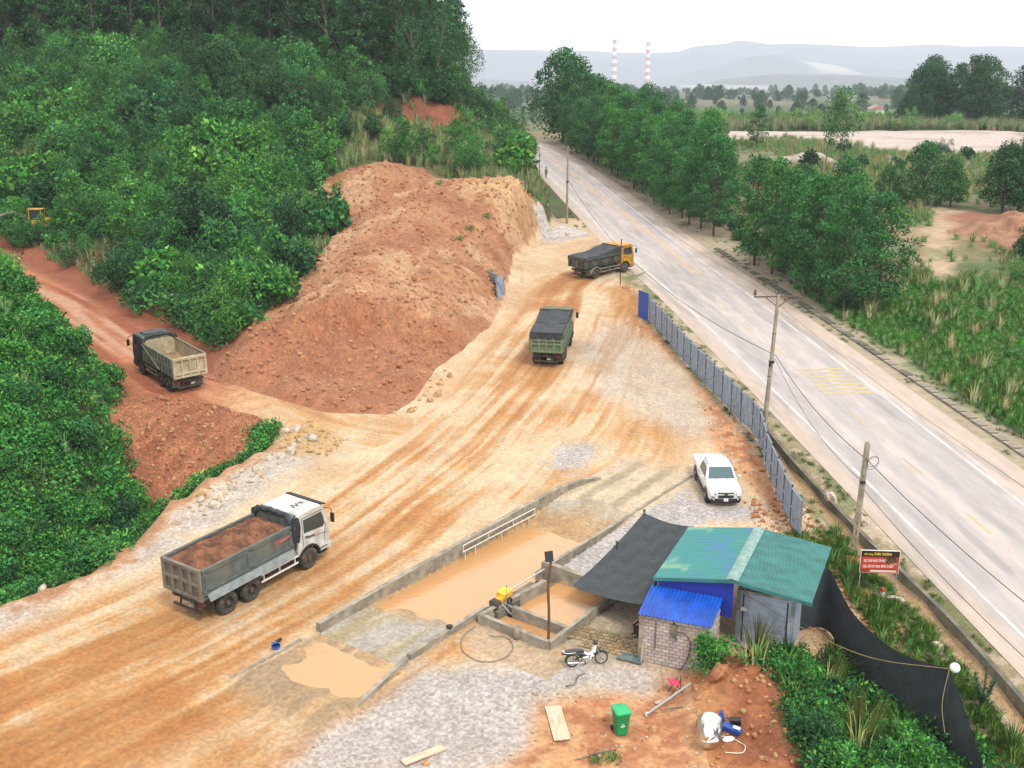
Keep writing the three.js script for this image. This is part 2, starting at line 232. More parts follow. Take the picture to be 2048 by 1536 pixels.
// the wheel-wash: its own axes, s metres along and n metres across from the west wall's near end
const W0 = [-8.36, 42.2], Wt = [0.602, 0.798], Wn = [0.798, -0.602];
const toWash = (x, D) => [(x - W0[0]) * Wt[0] + (D - W0[1]) * Wt[1], (x - W0[0]) * Wn[0] + (D - W0[1]) * Wn[1]];
const fromWash = (s, n) => [W0[0] + s * Wt[0] + n * Wn[0], W0[1] + s * Wt[1] + n * Wn[1]];
const washLevel = 2.01, puddleLevel = 1.965;
const pw = (t, pts) => { if (t <= pts[0][0]) return pts[0][1]; for (let i = 1; i < pts.length; i++) if (t <= pts[i][0]) { const f = (t - pts[i - 1][0]) / (pts[i][0] - pts[i - 1][0]); return lerp(pts[i - 1][1], pts[i][1], f * f * (3 - 2 * f)); } return pts[pts.length - 1][1]; };
const ditchMid = [[20.6, 26], [19.75, 36.6], [19.1, 43.3], [17.95, 50.6], [17.0, 58.9], [16.4, 65.7], [15.3, 76], [13.6, 90]];
const tracks = [path1, path2b, path3, path4].map(p => new THREE.CatmullRomCurve3(p.map(([x, D]) => new THREE.Vector3(x, 0, D)), false, 'centripetal').getSpacedPoints(28).map(q => [q.x, q.z]));
// distance fields of the plan outlines, kept on two grids so that looking one up is quick
function fieldOf(f) {
  const mk = (x0, d0, st, w, h) => { const a = new Float32Array(w * h); for (let j = 0; j < h; j++) for (let i = 0; i < w; i++) a[j * w + i] = f(x0 + i * st, d0 + j * st); return (x, D) => { const u = clamp((x - x0) / st, 0, w - 1.001), v = clamp((D - d0) / st, 0, h - 1.001), i = u | 0, j = v | 0, k = j * w + i; const fu = u - i, fv = v - j; return lerp(lerp(a[k], a[k + 1], fu), lerp(a[k + w], a[k + w + 1], fu), fv); }; };
  const near = mk(-40, 28, 0.5, 138, 150), wide = mk(-162, 2, 2, 174, 152);
  return (x, D) => x > -39 && x < 27 && D > 29 && D < 101 ? near(x, D) : wide(x, D);
}
const polyF = p => fieldOf((x, D) => signedIn(p, x, D)), flatF = polyF(flatArea), moundF = polyF(moundArea), haulF = polyF(haulRoad), heapF = polyF(heapArea), bankF = polyF(bankArea);
const [fPick, fNear, fEdge, fFence, fTrough, fHeapG, fRedF, fRedN, fWhite, fYellow, fPad, fField, fSandR, fRedR] = [gravelPickup, gravelNear, gravelEdge, gravelFence, gravelTrough, gravelHeap, redFence, redNear, whiteRock, yellowRock, pad, fieldpx, sandR, redR].map(polyF);
const edgeF = fieldOf((x, D) => distPoly([[-23.5, 44.8], [-21.8, 46.4], [-20.2, 48.7], [-19.2, 55.4], [-18.2, 58.9], [-15.8, 64]], x, D, false)[0]), ditchF = fieldOf((x, D) => distPoly(ditchMid, x, D, false)[0]);
const trackF = tracks.map(t => [fieldOf((x, D) => { const r = distPoly(t, x, D, false); return r[0] * r[2]; }), fieldOf((x, D) => distPoly(t, x, D, false)[1])]);
const haulLine = [[-17, 71.5], [-25, 77], [-32, 86], [-43, 101], [-58, 118], [-75, 134]], haulC = fieldOf((x, D) => { const r = distPoly(haulLine, x, D, false); return r[0] * r[2]; }), haulA = fieldOf((x, D) => distPoly(haulLine, x, D, false)[1]);
function landY(x, D) {                                        // everything: form, wheel-wash, ruts, lumps
  let y = formY(x, D);
  const flat = inPoly(flatArea, x, D) && !inPoly(moundArea, x, D);
  if (D < 160 && Math.abs(x) < 60) {
    if (flat) {
      const dm = Math.abs(x - midX(D));
      if (dm > 6.4 && x < midX(D)) y += 0.035 * fbm(x * 0.7, D * 0.7, 3);
      const [s, n] = toWash(x, D);
      if (s > -6 && s < 26 && n > -1.5 && n < 10) {
        const inside = smooth(-0.05, 0.2, n) * smooth(4.85 + clamp(-s, 0, 4) * 0.18, 4.55 + clamp(-s, 0, 4) * 0.18, n);
        let f = pw(s, [[0, valley(W0[1])], [2.4, 2.07], [4.6, 2.0], [7, 1.68], [12, 1.68], [15.4, 2.04], [19.5, 2.77]]) + 0.05 * fbm(n * 0.7, s * 0.5, 3) * smooth(0, 2, s);
        if (s > 19) f = y - 0.02;
        if (s < 0) { const rut = 0.06 * noise2(n * 1.1 + 3, s * 0.13) + 0.045 * noise2(n * 2.6, s * 0.2 + 7); f = lerp(1.92 + rut + 0.15 * smooth(-2.7, -3.7, s + 0.5 * noise2(n, 3)) + 0.09 * smooth(1.3, 0.1, n + 0.3 * noise2(s, 1)) + 0.04 * smooth(4.3, 4.9, n), y + rut, smooth(-3.6, -5.6, s)); f = lerp(f, valley(W0[1]), smooth(-0.9, 0, s)); }
        if (s < 19.6) y = lerp(y, f, inside * smooth(-6, -5, s) * (s > 16 ? smooth(19.6, 18.6, s) : 1));
        if (s > 5 && s < 10.2 && n > 4.9 && n < 8.7) y = 1.5;   // the settling tank
      }
      const dd = ditchF(x, D); y -= 0.55 * smooth(0.75, 0.3, dd) * smooth(90, 80, D);
      const c1 = trackF[0][0](x, D); if (Math.abs(c1) < 7) { const m = smooth(7, 4, Math.abs(c1)), a1 = trackF[0][1](x, D); y += m * (0.05 * noise2(c1 * 0.9, a1 * 0.07) + 0.03 * noise2(c1 * 2.3, a1 * 0.12)); }
      if (D > 45 && D < 95) { const q = fRedF(x, D); if (q > 0) y += smooth(0, 1.2, q) * (0.18 + 0.16 * fbm(x * 0.9, D * 0.9, 3)); }
    } else {
      const e = smooth(0, 1.6, distPoly(flatArea, x, D)[0]);
      if (inPoly(heapArea, x, D)) y += e * (0.75 * fbm(x * 0.4, D * 0.3, 4) + 0.45 * Math.abs(noise2(D * 0.75 + 0.2 * x, x * 0.13)) * smooth(-13, -7, x) + 0.4 * Math.abs(noise2(x * 0.8, D * 0.14)) * smooth(96, 86, D) + 0.22 * noise2(x * 1.7, D * 1.7) + 0.1 * noise2(x * 3.7, D * 3.7));
      else if (inPoly(bankArea, x, D)) y += e * (0.2 * fbm(x * 0.9, D * 0.6, 4));
      else if (inPoly(moundArea, x, D)) y += smooth(0, 1.2, distPoly(moundArea, x, D)[0]) * (0.9 * fbm(x * 0.8, D * 0.8, 4) + 0.12 * noise2(x * 3.1, D * 3.1));
      else y += e * 0.7 * fbm(x * 0.2, D * 0.2, 4);
    }
  } else if (!flat) y += smooth(0, 6, distPoly(flatArea, x, D)[0]) * (0.8 * fbm(x * 0.12, D * 0.12, 4) + (D > 170 && D < 184 && x > -26 && x < -4 ? 1.3 * fbm(x * 0.45, D * 0.3, 3) : 0));
  return y;
}
// ---------------------------------------------------------------- colours of the ground (soil, gravel, mud, tracks)
const toLin = c => c <= 10.3 ? c / 3294.6 : Math.pow((c / 255 + 0.055) / 1.055, 2.4), toS = l => l <= 0.0031308 ? l * 3294.6 : 255 * (1.055 * Math.pow(l, 1 / 2.4) - 0.055);
const darker = new Uint8Array(256).map((_, i) => clamp(Math.round(toS(toLin(i) / 2.3)), 0, 255));     // seen colour -> base colour under this daylight
const mix3 = (a, b, t) => [lerp(a[0], b[0], t), lerp(a[1], b[1], t), lerp(a[2], b[2], t)];
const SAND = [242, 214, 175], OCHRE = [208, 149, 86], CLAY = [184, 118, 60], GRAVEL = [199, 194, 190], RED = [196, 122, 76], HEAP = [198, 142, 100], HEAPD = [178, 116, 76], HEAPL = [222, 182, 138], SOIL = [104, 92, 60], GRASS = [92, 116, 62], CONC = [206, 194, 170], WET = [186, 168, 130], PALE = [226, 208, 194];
const stretch = (t, c, a) => fbm(c * 1.5 + t * 31, a * 0.07, 4);
const soilHash = (i, j) => { let h = Math.imul(i, 374761393) ^ Math.imul(j, 668265263); h = Math.imul(h ^ (h >>> 13), 1274126177); h = Math.imul(h ^ (h >>> 15), 2246822519); return ((h ^ (h >>> 16)) >>> 0) / 4294967296; };
function groundColor(x, D, fine) {
  const g1 = fbm(x * 0.35, D * 0.35, 3), g2 = fine ? fbm(x * 1.7 + 40, D * 1.7, 3) : 0, g3 = fine ? noise2(x * 9, D * 9) : 0;
  let c;
  const flat = flatF(x, D) > 0, mound = moundF(x, D) > 0;
  if (flat && !mound && D < 150 && x < midX(D) + 1) {
    if (haulF(x, D) > 0) {
      const hc = haulC(x, D), d = Math.abs(hc), a = haulA(x, D), sd = Math.sign(hc), st = stretch(5, hc, a);
      c = mix3([214, 140, 94], [178, 98, 58], smooth(-0.25, 0.3, st + 0.3 * g1)); c = mix3(c, [224, 172, 138], smooth(0.1, 0.4, stretch(9, d * sd * 0.8, a))); c = mix3(c, [170, 96, 60], smooth(2, 4, d));
      const j = smooth(-23, -17.6, x + 2.5 * g1 + 1.2 * g2); c = mix3(c, [226, 180, 132], j * 0.92);
    } else {
      c = mix3(SAND, [228, 190, 146], smooth(-0.2, 0.35, g1 + 0.4 * g2));
      { const hb = -haulF(x, D); if (hb < 3.5) c = mix3(c, [226, 180, 132], smooth(3.5, 0.3, hb + 1.2 * g1) * 0.9); }
      let w = 0, st = 0;
      for (let k = 0; k < 4; k++) { const hc = trackF[k][0](x, D), d = Math.abs(hc), a = trackF[k][1](x, D), sd = Math.sign(hc), width = [6.2, 3, 2.2, 2.2][k]; if (d < width + 2) { const m = smooth(width + 1.5, width - 1.5, d + 0.8 * g1) * [1, 0.7, 0.55, 0.8][k]; const cw = d * sd + 0.25 * noise2(x * 0.22 + 9, D * 0.22), q = (k ? 0.5 : 0.85) * fbm(cw * 1.15 + k * 31, a * 0.045, 4) + (k ? 0.25 : 0.5) * noise2(cw * 0.45 + k, a * 0.035) + 0.2 * noise2(cw * 3.6, a * 0.12) + 0.5 * fbm(x * 0.3 + 5, D * 0.3, 4) + 0.13; if (m > w) { w = m; st = q; } } }
      if (w > 0) { const t1 = mix3(c, OCHRE, 0.95 * smooth(-0.25, 0.4, st + 0.25 * g2)), t2 = mix3(t1, CLAY, 0.75 * smooth(0.2, 0.75, st + 0.3 * g2)); c = mix3(c, mix3(t2, SAND, smooth(0.05, -0.4, st) * 0.6), w); }
      for (const [p, e, k] of [[fPick, 0.7, 0.92], [fNear, 1.3, 0.88], [fEdge, 1.1, 0.7], [fFence, 1.6, 0.5], [fTrough, 0.6, 0.85], [fHeapG, 0.8, 0.9]]) {
        const d = p(x, D); if (d > -2.5) { const m = smooth(-e, e, d + 1.5 * g1 + 0.9 * g2) * k; let q = GRAVEL; if (fine) { const v = 1 + 0.2 * (soilHash(Math.floor(x * 26), Math.floor(D * 22)) - 0.5) + 0.06 * g3; q = [q[0] * v, q[1] * v, q[2] * v * 1.01]; } c = mix3(c, q, m); }
      }
      for (const [p, e, k] of [[fRedF, 0.6, 0.95], [fRedN, 1.2, 0.9]]) { const d = p(x, D); if (d > -2) { const m = smooth(-e, e, d + 1.1 * g1 + 0.8 * g2) * k; c = mix3(c, mix3(RED, [226, 168, 116], smooth(-0.3, 0.4, g2 + g1)), m * (p === fRedN ? 1 - 0.95 * smooth(-0.6, 0.6, fNear(x, D) + g1) : 1)); } }
      { const d = fWhite(x, D); if (d > -1) c = mix3(c, [226, 214, 200], 0.6 * smooth(-0.7, 0.7, d + g2)); const e = fYellow(x, D); if (e > -1) c = mix3(c, [214, 176, 112], 0.8 * smooth(-0.7, 0.7, e + g2)); }
      { const d = edgeF(x, D); if (d < 2.4) c = mix3(c, [206, 152, 108], smooth(1.9, 0.5, d + g2)); }
      const [s, n] = toWash(x, D);
      if (s > -6 && s < 30 && n > -2 && n < 10) {
        const far = 4.75 + clamp(s - 14, 0, 12) * 0.05, ins = smooth(-0.1, 0.1, n) * smooth(far + 0.1, far - 0.1, n);
        const cc = mix3(mix3(CONC, WET, smooth(-0.2, 0.3, fbm(n * 1.3, s * 0.15, 3))), [196, 192, 184], smooth(-0.1, 0.4, fbm(n * 0.9, s * 0.12 + 4, 3)) * 0.8), rut = smooth(0.5, 0.15, Math.abs(Math.abs(n - 2.3) - 0.95 + 0.08 * g1));
        const silt = smooth(2.2, 4.2, s + 1.4 * g1) * smooth(18.5, 15.5, s + 1.4 * g1); const cf = silt > 0 ? mix3(cc, [206, 160, 104], silt * 0.8) : s > 12 ? mix3(mix3(CONC, SAND, 0.6), [176, 160, 130], rut * 0.75) : cc;
        if (s >= 0 && s < 27) c = mix3(c, cf, ins * smooth(27, 24, s));
        if (s < 0) { const rr = noise2(n * 1.1 + 3, s * 0.13) * 0.6 + noise2(n * 2.6, s * 0.2 + 7) * 0.45; c = mix3(c, mix3(mix3([214, 176, 128], [184, 156, 120], smooth(0.0, 0.35, rr + 0.2 * g2)), [236, 200, 150], smooth(0.0, -0.4, rr)), smooth(-0.3, 0.3, n) * smooth(5.6, 5.1, n) * smooth(-6, -4.4, s)); }
        if (s > 3 && s < 11 && n > 4.8) { const m = smooth(11, 10, s) * smooth(4.8, 5, n); c = mix3(c, mix3([212, 184, 150], [196, 160, 118], smooth(-0.2, 0.3, g1 + g2)), m * 0.9); }
      }
      const p = fPad(x, D); if (p > -0.6) c = mix3(c, mix3([206, 190, 160], [182, 166, 136], smooth(-0.2, 0.3, g1 + g2)), smooth(-0.3, 0.2, p));
      const rd = midX(D) - x; if (rd < 9.2 && D < 130) { const shoulder = mix3([222, 200, 172], [176, 160, 122], smooth(-0.1, 0.35, g2 + g1)); const gr = smooth(0.05, 0.3, fbm(x * 0.8, D * 0.5 + 50, 3)); c = mix3(c, mix3(shoulder, [128, 136, 84], gr * 0.8), smooth(9.0, 8.2, rd + 0.4 * g2) * (D < 95 ? 1 : smooth(8, 6.5, rd))); const dd = ditchF(x, D); if (dd < 1) c = mix3(c, [204, 170, 126], smooth(0.9, 0.3, dd)); }
    }
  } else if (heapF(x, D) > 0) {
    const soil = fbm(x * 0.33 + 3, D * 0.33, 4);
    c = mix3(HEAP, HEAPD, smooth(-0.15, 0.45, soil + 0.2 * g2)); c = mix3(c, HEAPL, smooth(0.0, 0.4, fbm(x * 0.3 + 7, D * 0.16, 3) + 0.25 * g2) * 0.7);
    const low = smooth(88.5, 84.5, D + 2 * g1); c = mix3(c, [176, 110, 72], low * 0.75);  // darker front: browner soil, with the shade of the steep face painted in
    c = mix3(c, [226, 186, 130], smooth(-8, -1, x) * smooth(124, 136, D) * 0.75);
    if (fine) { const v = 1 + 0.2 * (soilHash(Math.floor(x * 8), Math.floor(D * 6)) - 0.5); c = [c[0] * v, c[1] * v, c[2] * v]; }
  } else if (bankF(x, D) > 0) { c = mix3([190, 124, 84], [168, 102, 66], smooth(-0.2, 0.3, fbm(x * 1.2 - D * 0.4, D * 0.5, 4))); if (fine) { const v = 1 + 0.3 * (soilHash(Math.floor(x * 9), Math.floor(D * 7)) - 0.5); c = [c[0] * v, c[1] * v, c[2] * v]; } }
  else if (mound) { c = mix3([190, 118, 72], [158, 94, 56], smooth(-0.2, 0.3, g1 + g2)); c = mix3([214, 150, 98], c, smooth(0, 1.6, moundF(x, D) + 1.2 * g1 + 0.8 * g2)); c = mix3(c, [112, 104, 62], smooth(10, 12, x + 2 * g1)); }
  else if (D < 340 && x > midX(Math.min(D, 300))) {                       // east of the road
    c = mix3(GRASS, [150, 138, 96], smooth(-0.25, 0.35, g1 + 0.4 * noise2(x * 0.07, D * 0.07)));
    if (D < 120) c = mix3(c, [92, 128, 62], smooth(118, 100, D + 12 * g1) * 0.85); const rd = x - midX(D); c = mix3(c, [196, 180, 150], smooth(D < 105 ? 11 : 15, 8, rd + 3 * g1)); c = mix3(c, [148, 126, 96], smooth(8, 14, rd + 2 * g1) * smooth(24, 18, rd) * 0.8 * smooth(95, 110, D));
    const f = fField(x, D); if (f > -8) c = mix3(c, mix3([232, 212, 202], [206, 190, 170], smooth(-0.1, 0.4, fbm(x * 0.05, D * 0.12, 4))), smooth(-4, 3, f + 4 * g1));
    const sr = fSandR(x, D); if (sr > -3) c = mix3(c, [226, 196, 158], smooth(-2, 1, sr + 2 * g1)); const rr = fRedR(x, D); if (rr > -4) c = mix3(c, [176, 116, 86], smooth(-3, 2, rr + 3 * g1));
    c = mix3(c, [206, 176, 140], 0.4 * smooth(0.12, 0.35, fbm(x * 0.06 + 11, D * 0.06, 3)) * smooth(100, 130, D) * smooth(220, 190, D)); if (x > 39.5 && x < 45 && D > 175 && D < 184) c = [178, 108, 72];
  } else {
    c = mix3(SOIL, GRASS, smooth(-0.3, 0.3, g1)); const b = smooth(6.5, 2.5, -flatF(x, D) + 2 * g1);
    if (x < -17 && D > 72) c = mix3(c, [176, 100, 64], b * 0.95); if (D > 172 && D < 182 && x > -24 && x < -5) c = mix3(c, mix3([172, 98, 64], [146, 84, 58], smooth(-0.2, 0.3, g1 + g2)), 0.95);
    if (x > -12 && x < 4 && D > 140 && D < 175) c = mix3(c, [150, 138, 92], 0.6);
  }
  if (fine) { const v = 1 + 0.10 * g3 + 0.10 * g2; c = [c[0] * v, c[1] * v, c[2] * v]; }
  return c;
}
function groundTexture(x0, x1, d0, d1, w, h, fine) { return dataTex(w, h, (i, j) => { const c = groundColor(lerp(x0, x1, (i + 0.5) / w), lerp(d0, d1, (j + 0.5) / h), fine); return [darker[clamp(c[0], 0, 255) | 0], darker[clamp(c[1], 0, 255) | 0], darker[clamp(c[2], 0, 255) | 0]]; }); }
// ---------------------------------------------------------------- the ground sheet in three pieces that share their edges
function lines(...spans) { const o = [spans[0][0]]; for (const [a, b, st] of spans) { const n = Math.max(1, Math.round((b - a) / st)); for (let i = 1; i <= n; i++) o.push(a + (b - a) * i / n); } return o; }
const XS = lines([-14000, -1600, 3100], [-1600, -400, 200], [-400, -160, 40], [-160, -64, 4], [-64, -32, 1.2], [-32, -16, 0.6], [-16, 17, 0.3], [17, 26, 0.6], [26, 64, 1.6], [64, 180, 5], [180, 500, 40], [500, 1500, 200], [1500, 14000, 2500]);
const DS = lines([4, 30, 3], [30, 62, 0.3], [62, 96, 0.6], [96, 142, 0.55], [142, 160, 1.1], [160, 300, 2.5], [300, 420, 12], [420, 1200, 90], [1200, 12500, 1200]);
const YY = new Float32Array(XS.length * DS.length); for (let j = 0; j < DS.length; j++) for (let i = 0; i < XS.length; i++) YY[j * XS.length + i] = landY(XS[i], DS[j]);
function landPiece(keep, x0, x1, d0, d1) {
  const pos = [], uv = [], nor = [], idx = [], id = new Map(), n = XS.length;
  const H = (i, j) => YY[clamp(j, 0, DS.length - 1) * n + clamp(i, 0, n - 1)];
  const v = (i, j) => { const k = j * n + i; if (!id.has(k)) { id.set(k, pos.length / 3); pos.push(XS[i], YY[k], -DS[j]); uv.push((XS[i] - x0) / (x1 - x0), (DS[j] - d0) / (d1 - d0)); const ia = Math.max(0, i - 1), ib = Math.min(n - 1, i + 1), ja = Math.max(0, j - 1), jb = Math.min(DS.length - 1, j + 1); const N = new THREE.Vector3(-(H(ib, j) - H(ia, j)) / (XS[ib] - XS[ia]), 1, (H(i, jb) - H(i, ja)) / (DS[jb] - DS[ja])).normalize(); nor.push(N.x, N.y, N.z); } return id.get(k); };
  for (let j = 0; j + 1 < DS.length; j++) for (let i = 0; i + 1 < n; i++) { if (!keep((XS[i] + XS[i + 1]) / 2, (DS[j] + DS[j + 1]) / 2)) continue; const a = v(i, j), b = v(i + 1, j), c = v(i, j + 1), d = v(i + 1, j + 1); idx.push(a, b, c, b, d, c); }
  const g = new THREE.BufferGeometry(); g.setAttribute('position', new THREE.Float32BufferAttribute(pos, 3)); g.setAttribute('uv', new THREE.Float32BufferAttribute(uv, 2)); g.setAttribute('normal', new THREE.Float32BufferAttribute(nor, 3)); g.setIndex(idx); return g;
}
const inYard = (x, D) => x > -32 && x < 26 && D > 30 && D < 96, inMid = (x, D) => x > -160 && x < 180 && D < 300;
const soilBump = dataTex(512, 512, (() => { const a = tileNoise(512, 16, 21, 6), b = tileNoise(512, 90, 22, 2); return (i, j) => { const v = 255 * clamp(a[j * 512 + i] * 0.6 + b[j * 512 + i] * 0.4); return [v, v, v]; }; })(), false);
const bumpRep = (a, b) => { const t = soilBump.clone(); t.repeat.set(a, b); t.needsUpdate = true; return t; };
structure('yard', landPiece(inYard, -32, 26, 30, 96), new THREE.MeshStandardMaterial({ map: groundTexture(-32, 26, 30, 96, 2048, 2048, true), roughness: 0.92, bumpMap: bumpRep(16, 18), bumpScale: 0.045 }), 'rutted sandy works yard with gravel patches', 'ground');
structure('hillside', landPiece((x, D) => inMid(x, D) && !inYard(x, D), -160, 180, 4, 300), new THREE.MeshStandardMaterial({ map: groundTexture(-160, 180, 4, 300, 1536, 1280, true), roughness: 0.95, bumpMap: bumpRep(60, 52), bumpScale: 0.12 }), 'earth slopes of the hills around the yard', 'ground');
const plainTex = dataTex(256, 256, (i, j) => { const t = N3[j * 256 + i], c = mix3([74, 96, 56], [124, 122, 84], smooth(0.4, 0.62, t)); return c.map(q => darker[q | 0]); });
structure('far_plain', landPiece((x, D) => !inMid(x, D), 0, 400, 0, 400), new THREE.MeshStandardMaterial({ map: plainTex, roughness: 1 }), 'green plain beyond the pass', 'ground');

// ---------------------------------------------------------------- the road: dusty carriageway, edge lines, centre dashes, rumble bars
function ribbon(off0, off1, s0, s1, lift, uvw, uvl) {         // a strip along the road between two offsets (m from the middle) and two stations
  const n = Math.max(2, Math.ceil((s1 - s0) / 1.5)), pos = [], uv = [], idx = [], L = roadCurve.getLength();
  for (let k = 0; k <= n; k++) { const s = lerp(s0, s1, k / n), u = clamp(s / L), p = roadCurve.getPointAt(u), t = roadCurve.getTangentAt(u), nx = t.z, nz = -t.x; for (const o of [off0, off1]) { const x = p.x + nx * o, D = p.z + nz * o; pos.push(x, valley(D) + lift, -D); uv.push((o + 6) / uvw, s / uvl); } if (k) { const a = 2 * k - 2; idx.push(a, a + 1, a + 2, a + 1, a + 3, a + 2); } }
  const g = new THREE.BufferGeometry(); g.setAttribute('position', new THREE.Float32BufferAttribute(pos, 3)); g.setAttribute('uv', new THREE.Float32BufferAttribute(uv, 2)); g.setIndex(idx); g.computeVertexNormals(); return g;
}
const roadTex = dataTex(512, 2048, (i, j) => {                // 13 m x 330 m
  const o = i / 512 * 13 - 6, s = j / 2048 * 330, lane = Math.abs(Math.abs(o) - 1.85), n = fbm(o * 0.8, s * 0.05, 4), f = fbm(o * 3, s * 0.6, 3);
  let c = mix3([230, 216, 208], [208, 200, 196], smooth(-0.15, 0.3, n + 0.15 * noise2(o * 2, s * 0.02))); c = mix3(c, [190, 186, 186], smooth(0.8, 0.3, Math.abs(lane - 0.85)) * 0.45 * smooth(-0.3, 0.3, fbm(o, s * 0.03 + 9, 3)));
  c = mix3(c, [228, 206, 186], smooth(3.4, 4.8, Math.abs(o)) * 0.85); if (s > 120 && s < 270) c = mix3(c, [232, 204, 176], 0.75 * smooth(0.9, 0.2, Math.abs(o - 1.2 - 1.4 * noise2(3, s * 0.02)))); c = mix3(c, [166, 164, 164], 0.4 * smooth(0.28, 0.42, fbm(o * 0.9 + 60, s * 0.09, 4)));
  const v = 1 + 0.08 * f; return c.map(q => darker[clamp(q * v, 0, 255) | 0]);
}, true, [1, 1]);
structure('road', ribbon(-5.4, 6.3, 0, 320, 0.03, 13, 330), new THREE.MeshStandardMaterial({ map: roadTex, roughness: 0.9, bumpMap: bumpRep(6, 150), bumpScale: 0.012 }), 'pale dusty two-lane road running over the pass', 'road');
const paintTex = dataTex(256, 256, (i, j) => { const t = smooth(0.36, 0.5, N2[j * 256 + i]), c = mix3([226, 218, 208], [244, 242, 238], t); return c.map(q => darker[q | 0]); }, true, [4, 60]);
const yellowTex = dataTex(256, 256, (i, j) => { const t = smooth(0.4, 0.56, N2[j * 256 + i]), c = mix3([214, 200, 178], [236, 208, 140], t); return c.map(q => darker[q | 0]); }, true, [4, 60]);
structure('road_edge_line', ribbon(-3.78, -3.58, 20, 285, 0.036, 13, 330), mapped(paintTex, 0.8), 'white painted edge line on the fence side of the road', 'marking');
structure('road_edge_line', ribbon(3.58, 3.78, 20, 300, 0.036, 13, 330), mapped(paintTex, 0.8), 'white painted edge line on the tree side of the road', 'marking');
for (let s = 34; s < 160; s += 8) structure('road_centre_dash', ribbon(-0.08, 0.08, s, s + 2.6, 0.036, 13, 330), mapped(yellowTex, 0.8), 'worn yellow dash along the middle of the road', 'marking').userData.group = 'yellow centre dashes of the road';
for (let k = 0; k < 7; k++) structure('rumble_bar', ribbon(-0.35, 3.4, 80.5 + k * 0.95, 80.9 + k * 0.95, 0.037, 13, 330), mapped(yellowTex, 0.8), 'faded yellow rumble bar across the far lane', 'marking').userData.group = 'yellow rumble bars across the road';

// ================================================================ PLANTS
const V3 = (x, y, z) => new THREE.Vector3(x, y, z);
const leafMat = c => new THREE.MeshPhysicalMaterial({ color: new THREE.Color(...c), vertexColors: true, roughness: 0.85, transmission: 0.3, thickness: 0, specularIntensity: 0.35, side: THREE.DoubleSide });
const greens = { dark: leafMat([0.6, 0.62, 0.72]), mid: leafMat([1, 1, 1]), fresh: leafMat([1.25, 1.22, 0.95]), light: leafMat([1.7, 1.45, 1.0]), olive: leafMat([1.7, 1.25, 0.85]) };
const barkDark = mapped(stained([70, 58, 48], [98, 88, 76], [1, 1]), 0.95), barkPale = mapped(stained([150, 138, 122], [104, 92, 80], [1, 0.6]), 0.95), earthMat = mapped(stained([168, 108, 70], [128, 78, 48], [0.6, 0.6]), 0.95);
const LEAF = [[0.021, 0.112, 0.026], [0.031, 0.140, 0.031], [0.062, 0.190, 0.034], [0.011, 0.080, 0.024]];
class Leaves {                                                // many small pointed leaves, one geometry
  constructor(rng) { this.r = rng; this.p = []; this.n = []; this.c = []; this.i = []; }
  leaf(o, dir, wide, len, w, nrm, col) {                      // o root, dir along, wide across
    const k = this.p.length / 3, m = [o, o.clone().addScaledVector(dir, len * 0.45).addScaledVector(wide, w), o.clone().addScaledVector(dir, len), o.clone().addScaledVector(dir, len * 0.45).addScaledVector(wide, -w)];
    const gn = dir.clone().cross(wide); const flip = gn.dot(nrm) < 0;
    for (const q of m) { this.p.push(q.x, q.y, q.z); this.n.push(nrm.x, nrm.y, nrm.z); this.c.push(...col); }
    flip ? this.i.push(k, k + 1, k + 2, k, k + 2, k + 3) : this.i.push(k, k + 2, k + 1, k, k + 3, k + 2);
  }
  rand() { const r = this.r; let v; do v = V3(r() * 2 - 1, r() * 2 - 1, r() * 2 - 1); while (v.lengthSq() > 1 || v.lengthSq() < 0.01); return v.normalize(); }
  clump(c, rad, n, len, w, tint, low = -0.45, shell = 0.5) {
    for (let k = 0; k < n; k++) {
      let d; do d = this.rand(); while (d.y < low && this.r() < 0.85);
      const q = shell + (1 - shell) * Math.sqrt(this.r()), o = V3(c[0] + d.x * rad[0] * q, c[1] + d.y * rad[1] * q, c[2] + d.z * rad[2] * q);
      const dir = d.clone().multiplyScalar(0.7).add(this.rand().multiplyScalar(0.9)); dir.y -= 0.25; dir.normalize();
      const wide = dir.clone().cross(this.rand()).normalize(), gn = dir.clone().cross(wide).normalize(); if (gn.dot(d) < 0) gn.negate();
      const nn = gn.multiplyScalar(0.75).add(d.clone().multiplyScalar(0.6)).normalize(), s = 0.7 + 0.6 * this.r(), b = LEAF[(this.r() * 4) | 0], t = tint * (0.75 + 0.5 * this.r());
      this.leaf(o, dir, wide, len * s, w * s, nn, [b[0] * t, b[1] * t, b[2] * t]);
    }
  }
  geo() { const g = new THREE.BufferGeometry(); g.setAttribute('position', new THREE.Float32BufferAttribute(this.p, 3)); g.setAttribute('normal', new THREE.Float32BufferAttribute(this.n, 3)); g.setAttribute('color', new THREE.Float32BufferAttribute(this.c, 3)); g.setIndex(this.i); return g; }
}
